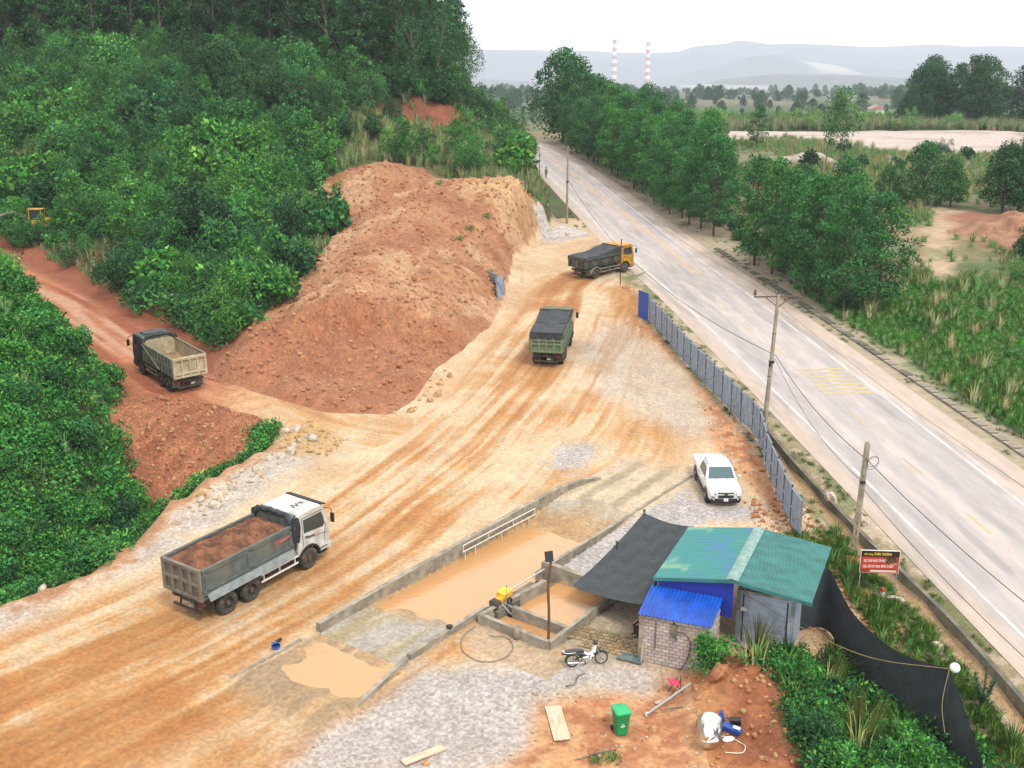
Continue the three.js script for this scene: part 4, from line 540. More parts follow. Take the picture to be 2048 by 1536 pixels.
for (const [x, D, s] of [[3.6, 33.6, 0.3], [3.0, 33.5, 0.22], [-1.5, 106, 0.5], [-5.5, 112, 0.45], [-4.6, 118, 0.5], [-2.9, 124, 0.5], [-9, 135, 0.6], [-2.2, 108, 0.4]]) { const o = mesh('weed_sprig', carpet[0], greens.fresh); o.position.set(...G(x, D)); o.scale.setScalar(s * 1.3); tag(o, D < 40 ? 'tiny green weed sprouting from the bare red ground' : 'small green weed clinging to the bare spoil heap', 'weed', D < 40 ? 'weeds on the bare ground' : 'weeds on the spoil heap'); }

// ================================================================ FAR AWAY
function ridge(name, label, x0, x1, D0, depth, top, rough, mat, nu = 150) {
  const g = sheetFromGrid(nu, 20, (u, v) => { const x = lerp(x0, x1, u), f = Math.sin(Math.min(1, v * 1.25) * Math.PI / 2), n = fbm(x * rough, v * 3 + D0, 5); return [x, 2 + top(x) * f * (0.82 + 0.18 * clamp(0.6 + n, 0, 1.3)) + (v < 0.98 ? 14 * f * (1 - f) * fbm(x * rough * 5, v * 9, 3) : 0), -(D0 + depth * v)]; });
  return structure(name, g, mat, label, 'hill');
}
const prof = pts => x => pw(x, pts);
const farTop = prof([[-3500, 150], [-600, 168], [235, 172], [640, 166], [780, 170], [860, 196], [1000, 200], [1060, 216], [1180, 196], [1500, 192], [2300, 204], [4500, 190]]);
const hillTex = dataTex(256, 256, (i, j) => { const t = N3[j * 256 + i] * 0.6 + N1[j * 256 + i] * 0.4, c = mix3([58, 82, 64], [104, 112, 88], smooth(0.42, 0.62, t)); return c.map(q => darker[q | 0]); }, true, [14, 2]);
const scarTex = dataTex(256, 256, (i, j) => { const t = N3[j * 256 + i], s = smooth(0.05, 0.02, Math.abs(i / 256 - 0.46 - 0.03 * (N2[j * 256 + i] - 0.5))) * smooth(0.25, 0.45, j / 256) * smooth(0.95, 0.8, j / 256), c = mix3(mix3([64, 86, 68], [96, 106, 86], smooth(0.42, 0.62, t)), [232, 216, 196], s * 0.9); return c.map(q => darker[q | 0]); });
ridge('mountain', 'long level mountain ridge pale in the haze', -8600, 10600, 9600, 1400, x => 2.04 * (farTop(x / 2.04) * 1.03 - 13), 0.0008, mapped(hillTex, 1));
ridge('mountain', 'hazy quarried mountain shoulder with a pale scar', 300, 4900, 8000, 1000, x => 2.05 * prof([[150, 0], [520, 30], [760, 70], [930, 114], [1010, 120], [1120, 98], [1320, 80], [1500, 68], [2400, 18]])(x / 2.05), 0.0015, mapped(scarTex, 1));
ridge('hill', 'low blue-green wooded hill in front of the mountains', 660, 3000, 5100, 840, x => 2.04 * prof([[330, 0], [470, 8], [560, 32], [660, 38], [800, 38], [960, 32], [1080, 14], [1500, 4]])(x / 2.04), 0.003, mapped(hillTex, 1));
ridge('hill', 'low dim hill behind the chimneys', -1800, 1400, 6100, 840, x => 2.04 * prof([[-900, 52], [-300, 38], [100, 22], [400, 12], [700, 2]])(x / 2.04), 0.0025, mapped(hillTex, 1));
{
  const red = std([0.5, 0.2, 0.18], 0.8), white = std([0.8, 0.8, 0.78], 0.8);
  const chim = (x, D, h, label) => { const o = thing('chimney', label, 'chimney', [x, 0, -D], 0, 'power station chimneys'); const n = 13, r0 = 14, r1 = 9; for (let k = 0; k < n; k++) { const a = k / n, b = (k + 1) / n, m = new MB(); m.add(new THREE.CylinderGeometry(lerp(r0, r1, b), lerp(r0, r1, a), h / n, 20, 1), M4(0, h * (a + b) / 2, 0)); m.build('band', k % 2 ? white : red, o); } new MB().add(new THREE.CylinderGeometry(r1 * 1.06, r1 * 1.06, 2.6, 20), M4(0, h - 1, 0)).build('rim', red, o); };
  chim(494, 5420, 234.5, 'taller red and white banded power station chimney'); chim(656, 5420, 223, 'shorter red and white banded power station chimney');
  const wall = std([0.62, 0.62, 0.6], 0.8), roof = std([0.78, 0.8, 0.84], 0.6), dk = std([0.2, 0.22, 0.25], 0.7);
  const shed = (x, D, w, h, d, label, nwin) => { const o = thing('factory_shed', label, 'factory', [x, 0, -D], 0, 'factory sheds on the plain'); new MB().box(0, h / 2, 0, w, h, d).build('wall', wall, o); new MB().prism([[-w / 2 - 2, h], [0, h + 4], [w / 2 + 2, h], [w / 2 + 2, h + 1.4], [0, h + 5.4], [-w / 2 - 2, h + 1.4]], d + 4, M4(0, 0, -d / 2 - 2)).build('roof', roof, o); for (let k = 0; k < nwin; k++) new MB().box(-w / 2 + w * (k + 0.5) / nwin, h * 0.55, d / 2 + 0.2, w / nwin * 0.6, h * 0.3, 0.4).build('window', dk, o); };
  shed(820, 4500, 290, 22, 90, 'long pale factory shed with a wide light roof', 12); shed(1015, 4530, 110, 18, 60, 'grey factory shed at the end of the long one', 5); shed(600, 4600, 180, 16, 60, 'low factory shed near the chimneys', 6); shed(930, 5600, 250, 20, 50, 'thin white-roofed shed at the foot of the hill', 8);
  const h = thing('white_house', 'small white house at the edge of the distant wood', 'house', [192, landY(192, 585), -585]); new MB().box(0, 2.6, 0, 7, 5.2, 6).build('wall', std([0.75, 0.72, 0.7], 0.8), h); new MB().prism([[-4, 5.2], [0, 7.2], [4, 5.2]], 7, M4(0, 0, -3.5)).build('roof', std([0.35, 0.2, 0.16], 0.8), h); for (const x of [-2, 1.8]) new MB().box(x, 2.8, 3.02, 1.2, 1.5, 0.1).build('window', dk, h); new MB().box(0, 1.1, 3.02, 1.1, 2.2, 0.1).build('door', dk, h);
}

// ================================================================ VEHICLES (own axes: x forward, y up, z to the vehicle's right)
const slopeUp = V3(0, 1, 0.048).normalize();
function park(o, x, D, hx, hD, y = valley(D) + 0.02, tilt = true) { o.position.set(x, y, -D); const q = new THREE.Quaternion().setFromAxisAngle(V3(0, 1, 0), Math.atan2(hD, hx)); o.quaternion.copy(tilt ? new THREE.Quaternion().setFromUnitVectors(V3(0, 1, 0), slopeUp).multiply(q) : q); return o; }
const glass = std([0.03, 0.045, 0.045], 0.06, { metalness: 0 }), lampGlass = std([0.55, 0.56, 0.56], 0.15), redLamp = std([0.22, 0.03, 0.02], 0.4), tarpMat = mapped(stained([34, 42, 46], [52, 62, 66], [0.5, 0.5], 0.5), 0.7, { bumpMap: bumpTex, bumpScale: 0.02 });
const plateMat = mapped(stained([196, 192, 180], [150, 138, 116], [3, 3]), 0.6);
function tyreGeo(r, w, rim) { const h = w / 2, p = [[rim, -h * 0.82], [rim * 1.06, -h * 0.94], [r * 0.8, -h], [r * 0.93, -h * 0.94], [r * 0.985, -h * 0.8]]; for (let k = -2; k <= 2; k++) p.push([r, h * (k * 0.3 - 0.1)], [r, h * (k * 0.3 + 0.1)], [r - 0.018, h * (k * 0.3 + 0.11)], [r - 0.018, h * (k * 0.3 + 0.19)]); p.push([r * 0.985, h * 0.8], [r * 0.93, h * 0.94], [r * 0.8, h], [rim * 1.06, h * 0.94], [rim, h * 0.82]); return new THREE.LatheGeometry(p.map(q => new THREE.Vector2(...q)), 32).rotateX(Math.PI / 2); }
function wheel(parent, x, z, r, w, rimMat, o = {}) {           // outer face towards z's sign
  const s = Math.sign(z), g = new THREE.Group(); g.name = 'wheel'; g.position.set(x, r, z); parent.add(g); const rim = o.rim || r * 0.53, n = o.dual ? 2 : 1;
  const t = new MB(); for (let k = 0; k < n; k++) t.add(tyreGeo(r, w, rim), M4(0, 0, -s * k * (w + 0.05))); mesh('tyre', t.geo(), rubber, g);
  const m = new MB(), deep = o.deep ?? (o.dual ? 0.1 : 0.02), zo = s * w / 2; m.add(new THREE.CylinderGeometry(rim * 1.02, rim * 1.02, w * 0.9, 24, 1, true).rotateX(Math.PI / 2)); m.add(new THREE.CylinderGeometry(rim, rim, 0.03, 24).rotateX(Math.PI / 2), M4(0, 0, zo - s * (0.04 + deep))); m.add(new THREE.CylinderGeometry(rim * 0.42, rim * 0.5, 0.09 + deep, 14).rotateX(s * Math.PI / 2), M4(0, 0, zo - s * (0.03 + deep / 2)));
  const nb = o.bolts || 10; for (let k = 0; k < nb; k++) m.add(new THREE.CylinderGeometry(rim * 0.06, rim * 0.06, 0.05, 6).rotateX(Math.PI / 2), M4(Math.cos(k * 6.283 / nb) * rim * 0.64, Math.sin(k * 6.283 / nb) * rim * 0.64, zo - s * (0.02 + deep))); m.build('rim', rimMat, g); return g;
}
function makeTruck(name, label, o) {
  const t = thing(name, label, 'truck', [0, 0, 0], 0, 'dump trucks on the site'); const { axles = [0, 1.4, 5.15], front = axles[axles.length - 1], body, cab, rimMat = steelDark } = o, b0 = o.b0 ?? -1.35, b1 = front - 1.02, top = o.top || 2.75, fl = 1.28, R = 0.54;
  // chassis
  const ch = new MB(); for (const z of [-0.42, 0.42]) ch.box((b0 + front + 1) / 2 + 0.3, 0.98, z, front - b0 + 0.6, 0.26, 0.09); for (let x = b0 + 0.4; x < front; x += 1.1) ch.box(x, 0.98, 0, 0.1, 0.2, 0.8); for (const x of axles) { ch.rod([x, R, -0.95], [x, R, 0.95], 0.09); if (x < front) ch.add(new THREE.SphereGeometry(0.24, 12, 8), M4(x, R, 0)); } ch.rod([axles[0], R + 0.1, 0], [front, 0.9, 0], 0.06); ch.box(b0 + 0.18, 0.92, 0, 0.1, 0.16, 2.1); for (const z of [-0.5, 0.5]) ch.bar([b0 + 0.18, 0.95, z], [b0 + 0.08, 0.5, z], 0.07, 0.07); ch.box(b0 + 0.08, 0.5, 0, 0.09, 0.1, 1.9); ch.build('chassis', steelDark, t);
  for (const x of axles) for (const z of [-1, 1]) wheel(t, x, z * (x === front ? 1.06 : 1.08), R, x === front ? 0.31 : 0.27, rimMat, { dual: x !== front, deep: x === front ? 0 : 0.1 });
  for (const z of [-0.85, 0.85]) { const f = new MB(); f.box(axles[0] - 0.78, 0.72, z, 0.03, 0.62, 0.6, 0, 0, 0.06); f.build('mud_flap', o.flap || rubber, t); const l = new MB(); l.box(b0 + 0.1, 0.92, z * 1.05, 0.06, 0.09, 0.24); l.build('tail_light', redLamp, t); }
  // dump box: floor, sides with panels or ribs, headboard
  const bx = new MB(), L = b1 - b0, cx = (b0 + b1) / 2, hw = 1.24; bx.box(cx, fl, 0, L, 0.08, 2.3); for (const z of [-1, 1]) {
    bx.box(cx, (fl + top) / 2 + 0.1, z * hw, L, top - fl - 0.2, 0.05); bx.box(cx, top - 0.06, z * (hw + 0.015), L + 0.04, 0.14, 0.14, 0, 0, 0, 0.02); bx.box(cx, fl + 0.04, z * 1.16, L, 0.14, 0.1);
    if (o.side === 'panels') { for (const [a, c] of [[0.02, 0.06], [0.47, 0.53], [0.94, 0.98]]) bx.box(lerp(b0, b1, (a + c) / 2), (fl + top) / 2 + 0.15, z * (hw + 0.045), L * (c - a), top - fl - 0.28, 0.05, 0, 0, 0, 0.012); bx.box(cx, top - 0.19, z * (hw + 0.045), L, 0.12, 0.05, 0, 0, 0, 0.012); bx.box(cx, fl + 0.42, z * (hw + 0.045), L, 0.1, 0.05, 0, 0, 0, 0.012); }
    else { const n = o.ribs || 8; for (let k = 0; k <= n; k++) bx.box(lerp(b0 + 0.06, b1 - 0.06, k / n), (fl + top) / 2, z * (hw + 0.06), 0.1, top - fl - 0.14, 0.09, 0, 0, 0, 0.015); bx.box(cx, (fl + top) / 2 - 0.02, z * (hw + 0.05), L, 0.1, 0.07, 0, 0, 0, 0.015); }
  }
  bx.box(b1 - 0.03, (fl + top) / 2 + 0.15, 0, 0.06, top - fl + 0.3, 2.46); for (const z of [-0.7, 0, 0.7]) bx.box(b1 + 0.05, (fl + top) / 2, z, 0.1, top - fl, 0.1); bx.box(b1 + 0.12, top + 0.27, 0, 0.42, 0.07, 2.3, 0, 0, 0.1); bx.build('dump_box', body, t);
  if (o.side === 'panels') for (const z of [-1, 1]) { const s = new MB(); s.add(new THREE.BoxGeometry(L - 0.25, 0.44, 0.03), M4(cx + 0.05, fl + 0.12, z * (hw + 0.1), z * -0.62)); s.build('side_skirt', o.skirt, t); }
  // tailgate: plate with a grid of raised bars
  const tg = new MB(), gt = top + (o.gateUp || 0), gb = fl - 0.05, nc = 4, rows = o.gateRows || [0, 0.48, 0.98]; tg.box(b0 - 0.02, (gt + gb) / 2, 0, 0.05, gt - gb, 2.46); tg.build('tailgate', o.gate || body, t); const tgm = t.children[t.children.length - 1];
  const gh = gt - gb; for (let k = 0; k <= nc; k++) { const r = new MB(); r.box(b0 - 0.1, (gt + gb) / 2, lerp(-1.17, 1.17, k / nc), 0.12, gh, k % nc ? 0.15 : 0.2, 0, 0, 0, 0.02); r.build('rib', o.gate || body, tgm); } for (const v of rows) { const r = new MB(); r.box(b0 - 0.105, clamp(gb + gh * v, gb + 0.09, gt - 0.08), 0, 0.125, v > 0 && v < 0.9 ? 0.14 : 0.18, 2.44, 0, 0, 0, 0.02); r.build('rib', o.gate || body, tgm); }
  { const np = new MB(); np.box(b0 + 0.1, 0.7, 0.2, 0.03, 0.17, 0.3); np.build('number_plate', plateMat, t); }
  for (const z of [-0.62, 0.62]) { const h = new MB(); h.box(b0 - 0.06, gb - 0.06, z, 0.09, 0.16, 0.09); h.build('hinge', steelDark, t); }
  // load or tarp
  if (o.load) { const g = sheetFromGrid(110, 50, (u, v) => { const x = lerp(b0 + 0.03, b1 - 0.08, u), z = lerp(-1.2, 1.2, v), e = Math.min(1, Math.min(v, 1 - v) * 5) * Math.min(1, Math.min(u, 1 - u) * 9); return [x, top - 0.16 + e * (o.load * (0.6 + 0.5 * Math.sin(v * 3.14)) + 0.1 * fbm(x * 2.2, z * 2.2, 4) + 0.06 * noise2(x * 8, z * 8) + 0.035 * noise2(x * 17, z * 17)), z]; }); mesh('soil_load', metreUV(g), o.loadMat, t); }
  if (o.empty) { const g = sheetFromGrid(20, 10, (u, v) => { const x = lerp(b0 + 0.03, b1 - 0.08, u), z = lerp(-1.18, 1.18, v); return [x, fl + 0.12 + 0.35 * smooth(0.5, 1, u) * (0.6 + 0.5 * noise2(x * 2, z * 2)) + 0.06 * fbm(x * 3, z * 3, 3), z]; }); mesh('soil_residue', metreUV(g), o.emptyMat, t); }
  if (o.tarp === 'over') {
    const yb = top + (o.tarpBack ?? 0.1), yf = top + (o.tarpFront ?? 0.5), g = sheetFromGrid(30, 20, (u, v) => { const x = lerp(b0 - 0.2, b1 + 0.05, u), z = lerp(-1.42, 1.42, v), az = Math.abs(z), y = lerp(yb, yf, u * u * 0.6 + u * 0.4) - 0.18 * Math.sin(Math.PI * u) * (1 - az / 1.5) + 0.06 * Math.sin(u * 9.5) * (az / 1.4) + 0.03 * noise2(x * 3, z * 3); return [x, az > 1.28 ? lerp(y, top - o.tarpHang * (0.6 + 0.4 * Math.sin(u * 14) ** 2), (az - 1.28) / 0.14) : y, az > 1.28 ? Math.sign(z) * (1.3 + 0.03 * Math.sin(u * 20)) : z]; });
    mesh('tarp', metreUV(thicken(g, 0.012)), tarpMat, t);
    if (o.backFlap) mesh('tarp_flap', metreUV(thicken(sheetFromGrid(16, 6, (u, v) => [b0 - 0.2 - 0.03 * Math.sin(u * 15), lerp(yb, top - o.backFlap * (0.85 + 0.15 * Math.sin(u * 25)), v), lerp(-1.2, 1.2, u)]), 0.012)), tarpMat, t);
    for (let k = 0; k <= 4; k++) { const u = k / 4, m = new MB(), y = lerp(yb, yf, u * u * 0.6 + u * 0.4) - 0.05; m.tube([[lerp(b0, b1, u), top - 0.05, -1.24], [lerp(b0, b1, u), y, -1.18], [lerp(b0, b1, u), y - 0.2 * Math.sin(Math.PI * u), 0], [lerp(b0, b1, u), y, 1.18], [lerp(b0, b1, u), top - 0.05, 1.24]], 0.025, 24, 6); m.build('tarp_bow', steelDark, t); }
    const f = new MB(); f.rod([b1 + 0.1, yf + 0.05, -1.36], [b1 + 0.1, yf + 0.05, 1.36], 0.05); for (const z of [-1.3, 1.3]) f.bar([b1 + 0.1, yf + 0.06, z], [b1 + 0.1, fl + 0.4, z * 0.92], 0.07, 0.07); f.build('tarp_rail', steelDark, t);
  } else {                                                    // tarp gathered on its bow at the front of the box
    const r = rngOf(o.seed || 5), m = new MB(), p = []; for (let k = 0; k <= 16; k++) { const v = k / 16, z = lerp(-1.36, 1.36, v); p.push([b1 - 0.05 + 0.12 * (r() - 0.5), top + 0.42 - 0.62 * Math.pow(Math.abs(v - 0.5) * 2, 5) + 0.06 * (r() - 0.5), z]); } m.tube(p, 0.13, 60, 8); for (let k = 0; k < 5; k++) m.tube(p.map(q => [q[0] + 0.16 * (r() - 0.5), q[1] - 0.05 + 0.14 * (r() - 0.5), q[2]]), 0.07, 60, 6);
    for (const z of [-1, 1]) { for (let k = 0; k < 5; k++) m.tube([[b1 - 0.1 + 0.09 * k, top + 0.25, z * 1.32], [b1 - 0.08 + 0.1 * k + 0.05 * (r() - 0.5), top - 0.25, z * (1.36 + 0.05 * r())], [b1 + 0.02 + 0.07 * k, top - 0.75 - 0.3 * r(), z * 1.33]], 0.06, 14, 5); } m.build('gathered_tarp', tarpMat, t);
    for (const z of [-1.3, 1.3]) { const f = new MB(); f.bar([b1 + 0.2, top + 0.3, z], [b1 + 0.1, fl + 0.2, z * 0.95], 0.07, 0.07); f.build('tarp_arm', steelDark, t); }
    if (o.strap) for (const z of [-1, 1]) { const s = new MB(); s.rod([b1 - 0.15, top - 0.1, z * 1.36], [lerp(b0, b1, 0.42), fl + 0.15, z * 1.36], 0.022); s.build('strap', o.strap, t); }
    if (o.lining) { const l = new MB(); for (const z of [-1, 1]) l.box(cx, (fl + top) / 2 + 0.05, z * (hw - 0.04), L - 0.1, top - fl, 0.02); l.box(b1 - 0.075, (fl + top) / 2 + 0.1, 0, 0.02, top - fl + 0.1, 2.38); l.box(b0 + 0.025, (fl + top) / 2, 0, 0.02, top - fl, 2.38); l.build('box_lining', o.lining, t); }
  }
  // cab
  const c0 = front - 0.66, c1 = front + 1.42, P = (x, y) => [x, y], arch = []; for (let k = 0; k <= 8; k++) { const a = Math.PI * (1 - k / 8); arch.push(P(front + Math.cos(a) * 0.7, 0.62 + Math.sin(a) * 0.62)); }
  const cabM = new MB(); cabM.prism([P(c0, 1.25), ...arch.slice(1), P(c1 - 0.1, 0.62), P(c1 - 0.02, 0.8), P(c1, 1.5), P(c1 - 0.06, 2.0), P(c1 - 0.34, 2.86), P(c1 - 0.52, 2.98), P(c0 + 0.2, 3.0), P(c0, 2.86)].filter((q, i, a) => !i || Math.hypot(q[0] - a[i - 1][0], q[1] - a[i - 1][1]) > 0.02), 2.26, M4(0, 0, -1.13), 0.055); cabM.build('cab', cab, t); const cabO = t.children[t.children.length - 1];
  { const m = new MB(); m.box(c1 - 0.145, 2.42, 0, 0.02, 0.84, 2.06, 0, 0, 0.315); m.build('windscreen', glass, cabO); for (const z of [-1, 1]) { const w = new MB(); w.prism([P(front - 0.28, 1.98), P(front + 0.98, 1.86), P(front + 1.14, 2.0), P(front + 0.94, 2.66), P(front - 0.28, 2.66)], 0.02, M4(0, 0, z > 0 ? 1.185 : -1.205)); w.build('side_window', glass, cabO); const d = new MB(); for (const [a, b] of [[[front - 0.36, 1.3], [front - 0.36, 2.76]], [[front - 0.36, 2.76], [front + 1.0, 2.76]], [[front + 1.06, 1.1], [front + 1.2, 2.0]], [[front - 0.1, 1.62], [front + 1.2, 1.5]]]) d.bar([a[0], a[1], z * 1.19], [b[0], b[1], z * 1.19], 0.015, 0.02); d.build('door_seam', black, cabO); const h = new MB(); h.box(front - 0.12, 1.74, z * 1.21, 0.2, 0.06, 0.05); h.build('door_handle', black, cabO);
    const mr = new MB(); mr.box(c1 - 0.02, 2.25, z * 1.48, 0.09, 0.5, 0.22, 0, 0, 0, 0.03); mr.tube([[c1 - 0.3, 2.78, z * 1.15], [c1 - 0.05, 2.72, z * 1.42], [c1 - 0.02, 2.5, z * 1.48]], 0.02, 12, 5); mr.build('mirror', black, t);
    const hl = new MB(); hl.box(c1 + 0.05, 0.86, z * 0.86, 0.06, 0.2, 0.42, 0, 0, 0, 0.02); hl.build('headlight', lampGlass, t); const st = new MB(); st.box(front + 1.0, 0.5, z * 1.08, 0.5, 0.06, 0.24); st.box(front + 1.0, 0.76, z * 1.1, 0.5, 0.05, 0.2); st.build('step', black, t);
    const fd = new MB(), pr = []; for (let k = 0; k <= 10; k++) { const a = Math.PI * (1.05 - 1.1 * k / 10); pr.push([front + Math.cos(a) * 0.74, 0.6 + Math.sin(a) * 0.68]); } for (let k = 10; k >= 0; k--) { const a = Math.PI * (1.05 - 1.1 * k / 10); pr.push([front + Math.cos(a) * 0.64, 0.6 + Math.sin(a) * 0.58]); } fd.prism(pr, 0.3, M4(0, 0, z > 0 ? 0.94 : -1.24)); fd.build('fender', black, t); }
    const g = new MB(); for (let k = 0; k < 4; k++) g.box(c1 + 0.055, 1.22 + k * 0.14, 0, 0.05, 0.07, 1.5); g.build('grille', black, cabO); const bp = new MB(); bp.box(c1 + 0.02, 0.68, 0, 0.22, 0.36, 2.42, 0, 0, 0, 0.05); bp.build('bumper', o.bumper || cab, t); for (const z of [-0.5, 0.35]) { const wp = new MB(); wp.rod([c1 - 0.02, 2.06, z], [c1 - 0.18, 2.5, z + 0.35], 0.012, 0.012, 5); wp.build('wiper', black, cabO); }
    if (o.visor) { const v = new MB(); v.add(new THREE.BoxGeometry(0.34, 0.05, 2.36), M4(c1 - 0.3, 3.0, 0, 0, 0, -0.25)); v.build('sun_visor', black, t); } if (o.roofBox) { const v = new MB(); v.box(front + 0.2, 3.1, 0, 0.9, 0.14, 1.5, 0, 0, 0, 0.04); v.build('roof_vent', cab, t); }
    const bk = new MB(); bk.box(c0 - 0.18, 1.9, 0, 0.16, 1.5, 1.2, 0, 0, 0, 0.03); bk.rod([c0 - 0.16, 0.9, 0.9], [c0 - 0.16, 2.9, 0.9], 0.07); bk.box(c0 - 0.2, 1.15, -0.85, 0.3, 0.5, 0.4); bk.build('air_intake', steelDark, t); }
  // tanks and side guards
  const mid0 = axles[axles.length - 2] + 0.75, mid1 = front - 0.8; { const ft = new MB(); ft.add(new THREE.CylinderGeometry(0.29, 0.29, (mid1 - mid0) * 0.62, 18).rotateZ(Math.PI / 2), M4((mid0 + mid1) / 2, 0.86, 0.78)); ft.build('fuel_tank', o.tank || steelDark, t); const bt = new MB(); bt.box((mid0 + mid1) / 2, 0.85, -0.8, 0.9, 0.5, 0.5, 0, 0, 0, 0.03); bt.build('battery_box', steelDark, t); }
  for (const z of [-1, 1]) { const g = new MB(); for (const y of [0.62, 0.96]) g.bar([mid0 - 0.1, y, z * 1.14], [mid1 + 0.08, y, z * 1.14], 0.05, 0.08); for (const x of [mid0 + 0.1, (mid0 + mid1) / 2, mid1 - 0.1]) g.bar([x, 0.55, z * 1.1], [x, 1.12, z * 1.1], 0.05, 0.05); g.build('side_guard', o.guard || chrome, t); }
  return t;
}
const dusty = (a, b, rep = [0.4, 0.4], cut = 0.5) => mapped(stained(a, b, rep, cut, 0.2), 0.7, { bumpMap: bumpTex, bumpScale: 0.004 });
const soilLoadMat = mapped(dataTex(256, 256, (i, j) => { const k = j * 256 + i, c = mix3([88, 54, 34], [132, 86, 56], smooth(0.3, 0.7, N1[k])), f = 0.85 + 0.35 * (N2[k] - 0.3); return c.map(q => clamp(q * f, 0, 255)); }, true, [0.6, 0.6]), 0.95, { bumpMap: bumpTex, bumpScale: 0.06 });
const whiteCab = mapped(stained([226, 226, 222], [206, 198, 184], [0.35, 0.35], 0.58, 0.2), 0.35), greyBox = dusty([92, 104, 102], [120, 118, 104]), gateBrown = dusty([134, 126, 112], [112, 104, 92]), skirtGrey = dusty([134, 144, 144], [156, 146, 124], [0.5, 0.5], 0.56), pipeWhite = std([0.7, 0.69, 0.66], 0.5);
const t1 = makeTruck('dump_truck', 'white-cabbed grey dump truck loaded with brown soil', { body: greyBox, gate: gateBrown, skirt: skirtGrey, cab: whiteCab, side: 'panels', load: 0.3, loadMat: soilLoadMat, visor: true, guard: pipeWhite, gateRows: [0.03, 0.5, 0.97], seed: 3, gateUp: 0.02 });
park(t1, -12.67 - 0.83 * 1.22, 43.77 + 0.558 * 1.22, 2.88, 4.28);
{ // lettering and red swash on the loaded truck: flat print on its side and door
  const cv = (w, h, f) => { const c = document.createElement('canvas'); c.width = w; c.height = h; f(c.getContext('2d')); const x = new THREE.CanvasTexture(c); x.colorSpace = THREE.SRGBColorSpace; return new THREE.MeshStandardMaterial({ map: x, transparent: true, roughness: 0.6, side: THREE.DoubleSide }); };
  const decal = (name, w, h, mat, m, parent) => { const d = mesh(name, new THREE.PlaneGeometry(w, h), mat, parent); d.applyMatrix4(m); return d; };
  const red = cv(256, 96, x => { x.strokeStyle = '#b5502f'; x.lineWidth = 9; x.lineCap = 'round'; x.beginPath(); x.moveTo(14, 30); x.lineTo(70, 22); x.moveTo(42, 26); x.lineTo(30, 78); x.moveTo(80, 24); x.lineTo(66, 74); x.stroke(); x.fillStyle = '#c05a44'; for (let k = 0; k < 6; k++) x.fillRect(96 + k * 24, 34 - k * 2, 16, 30); });
  decal('side_lettering', 1.1, 0.4, red, M4(3.35, 2.25, 1.305, 0, 0, 0.02), t1);
  const blk = cv(256, 64, x => { x.fillStyle = '#20222a'; x.fillRect(8, 14, 22, 34); x.fillRect(36, 14, 14, 34); x.fillRect(56, 14, 20, 12); x.fillRect(62, 26, 10, 22); x.fillRect(82, 14, 20, 34); x.fillStyle = '#c98a92'; for (let k = 0; k < 8; k++) x.fillRect(112 + k * 17, 18 - k, 11, 24); });
  decal('door_lettering', 0.95, 0.24, blk, M4(5.62, 1.66, 1.212), t1);
  const roofM = cv(256, 128, x => { x.strokeStyle = '#3c4250'; x.lineWidth = 20; x.beginPath(); x.moveTo(30, 110); x.lineTo(60, 20); x.lineTo(110, 90); x.lineTo(150, 20); x.stroke(); x.fillStyle = '#3c4250'; x.fillRect(170, 30, 60, 26); x.fillRect(190, 66, 50, 22); });
  decal('roof_mark', 0.9, 0.5, roofM, M4(5.4, 3.062, 0.3, -Math.PI / 2, 0, 0), t1);
}
const greenBox = dusty([104, 122, 104], [150, 150, 124], [0.5, 0.5], 0.5), sandyBox = dusty([206, 190, 156], [182, 166, 132], [0.5, 0.5]), tealCab = dusty([54, 74, 70], [74, 88, 80], [0.4, 0.4], 0.55), residue = mapped(stained([178, 146, 96], [140, 106, 66], [0.6, 0.6]), 0.95);
const t2 = makeTruck('dump_truck', 'dark green dump truck with an empty sand-coloured box and ribbed tailgate', { body: greenBox, gate: sandyBox, cab: tealCab, side: 'ribs', ribs: 9, empty: true, emptyMat: residue, lining: sandyBox, gateRows: [0.03, 0.22, 0.92], seed: 9, guard: dusty([176, 160, 124], [150, 136, 104]), flap: dusty([150, 150, 128], [128, 122, 100]), strap: dusty([190, 186, 156], [170, 160, 130]), roofBox: true });
{ const h = [-0.63, 0.777]; park(t2, -24.9 + h[1] * 1.2, 74.95 - h[0] * -0 + 0.63 * 1.2, h[0], h[1], valley(75.5) + 0.02, true); }
const armyBox = dusty([104, 128, 100], [132, 140, 108], [0.5, 0.5], 0.54), gate3 = dusty([112, 134, 104], [126, 132, 104], [0.5, 0.5]);
const t3 = makeTruck('dump_truck', 'green dump truck driving away under a dark tarp', { body: armyBox, gate: gate3, cab: dusty([86, 112, 86], [110, 122, 98]), side: 'ribs', ribs: 7, tarp: 'over', tarpBack: 0.12, tarpFront: 0.45, tarpHang: 0.45, backFlap: 0.42, gateRows: [0.04, 0.46, 0.66, 0.97], guard: dusty([90, 84, 72], [120, 108, 90]) });
park(t3, 2.88, 81.9, Math.sin(0.17), Math.cos(0.17));
const yellow = mapped(stained([226, 162, 34], [206, 150, 52], [0.4, 0.4], 0.58), 0.4), darkBox = dusty([62, 70, 66], [120, 116, 92], [0.6, 0.6], 0.52);
const t4 = makeTruck('dump_truck', 'yellow-cabbed two-axle dump truck with a dark tarp at the yard exit', { axles: [0, 4.6], body: darkBox, cab: yellow, side: 'ribs', ribs: 6, tarp: 'over', tarpBack: 0.05, tarpFront: 0.62, tarpHang: 0.5, top: 2.3, b0: -1.5, gateRows: [0.06, 0.94], guard: dusty([146, 148, 128], [170, 164, 138]), flap: dusty([150, 156, 144], [120, 124, 112]), rimMat: dusty([120, 116, 100], [90, 90, 80]) });
park(t4, 8.72 - 0.68 * 1.1, 111.8 + 0.73 * 1.1, 0.73, 0.68);
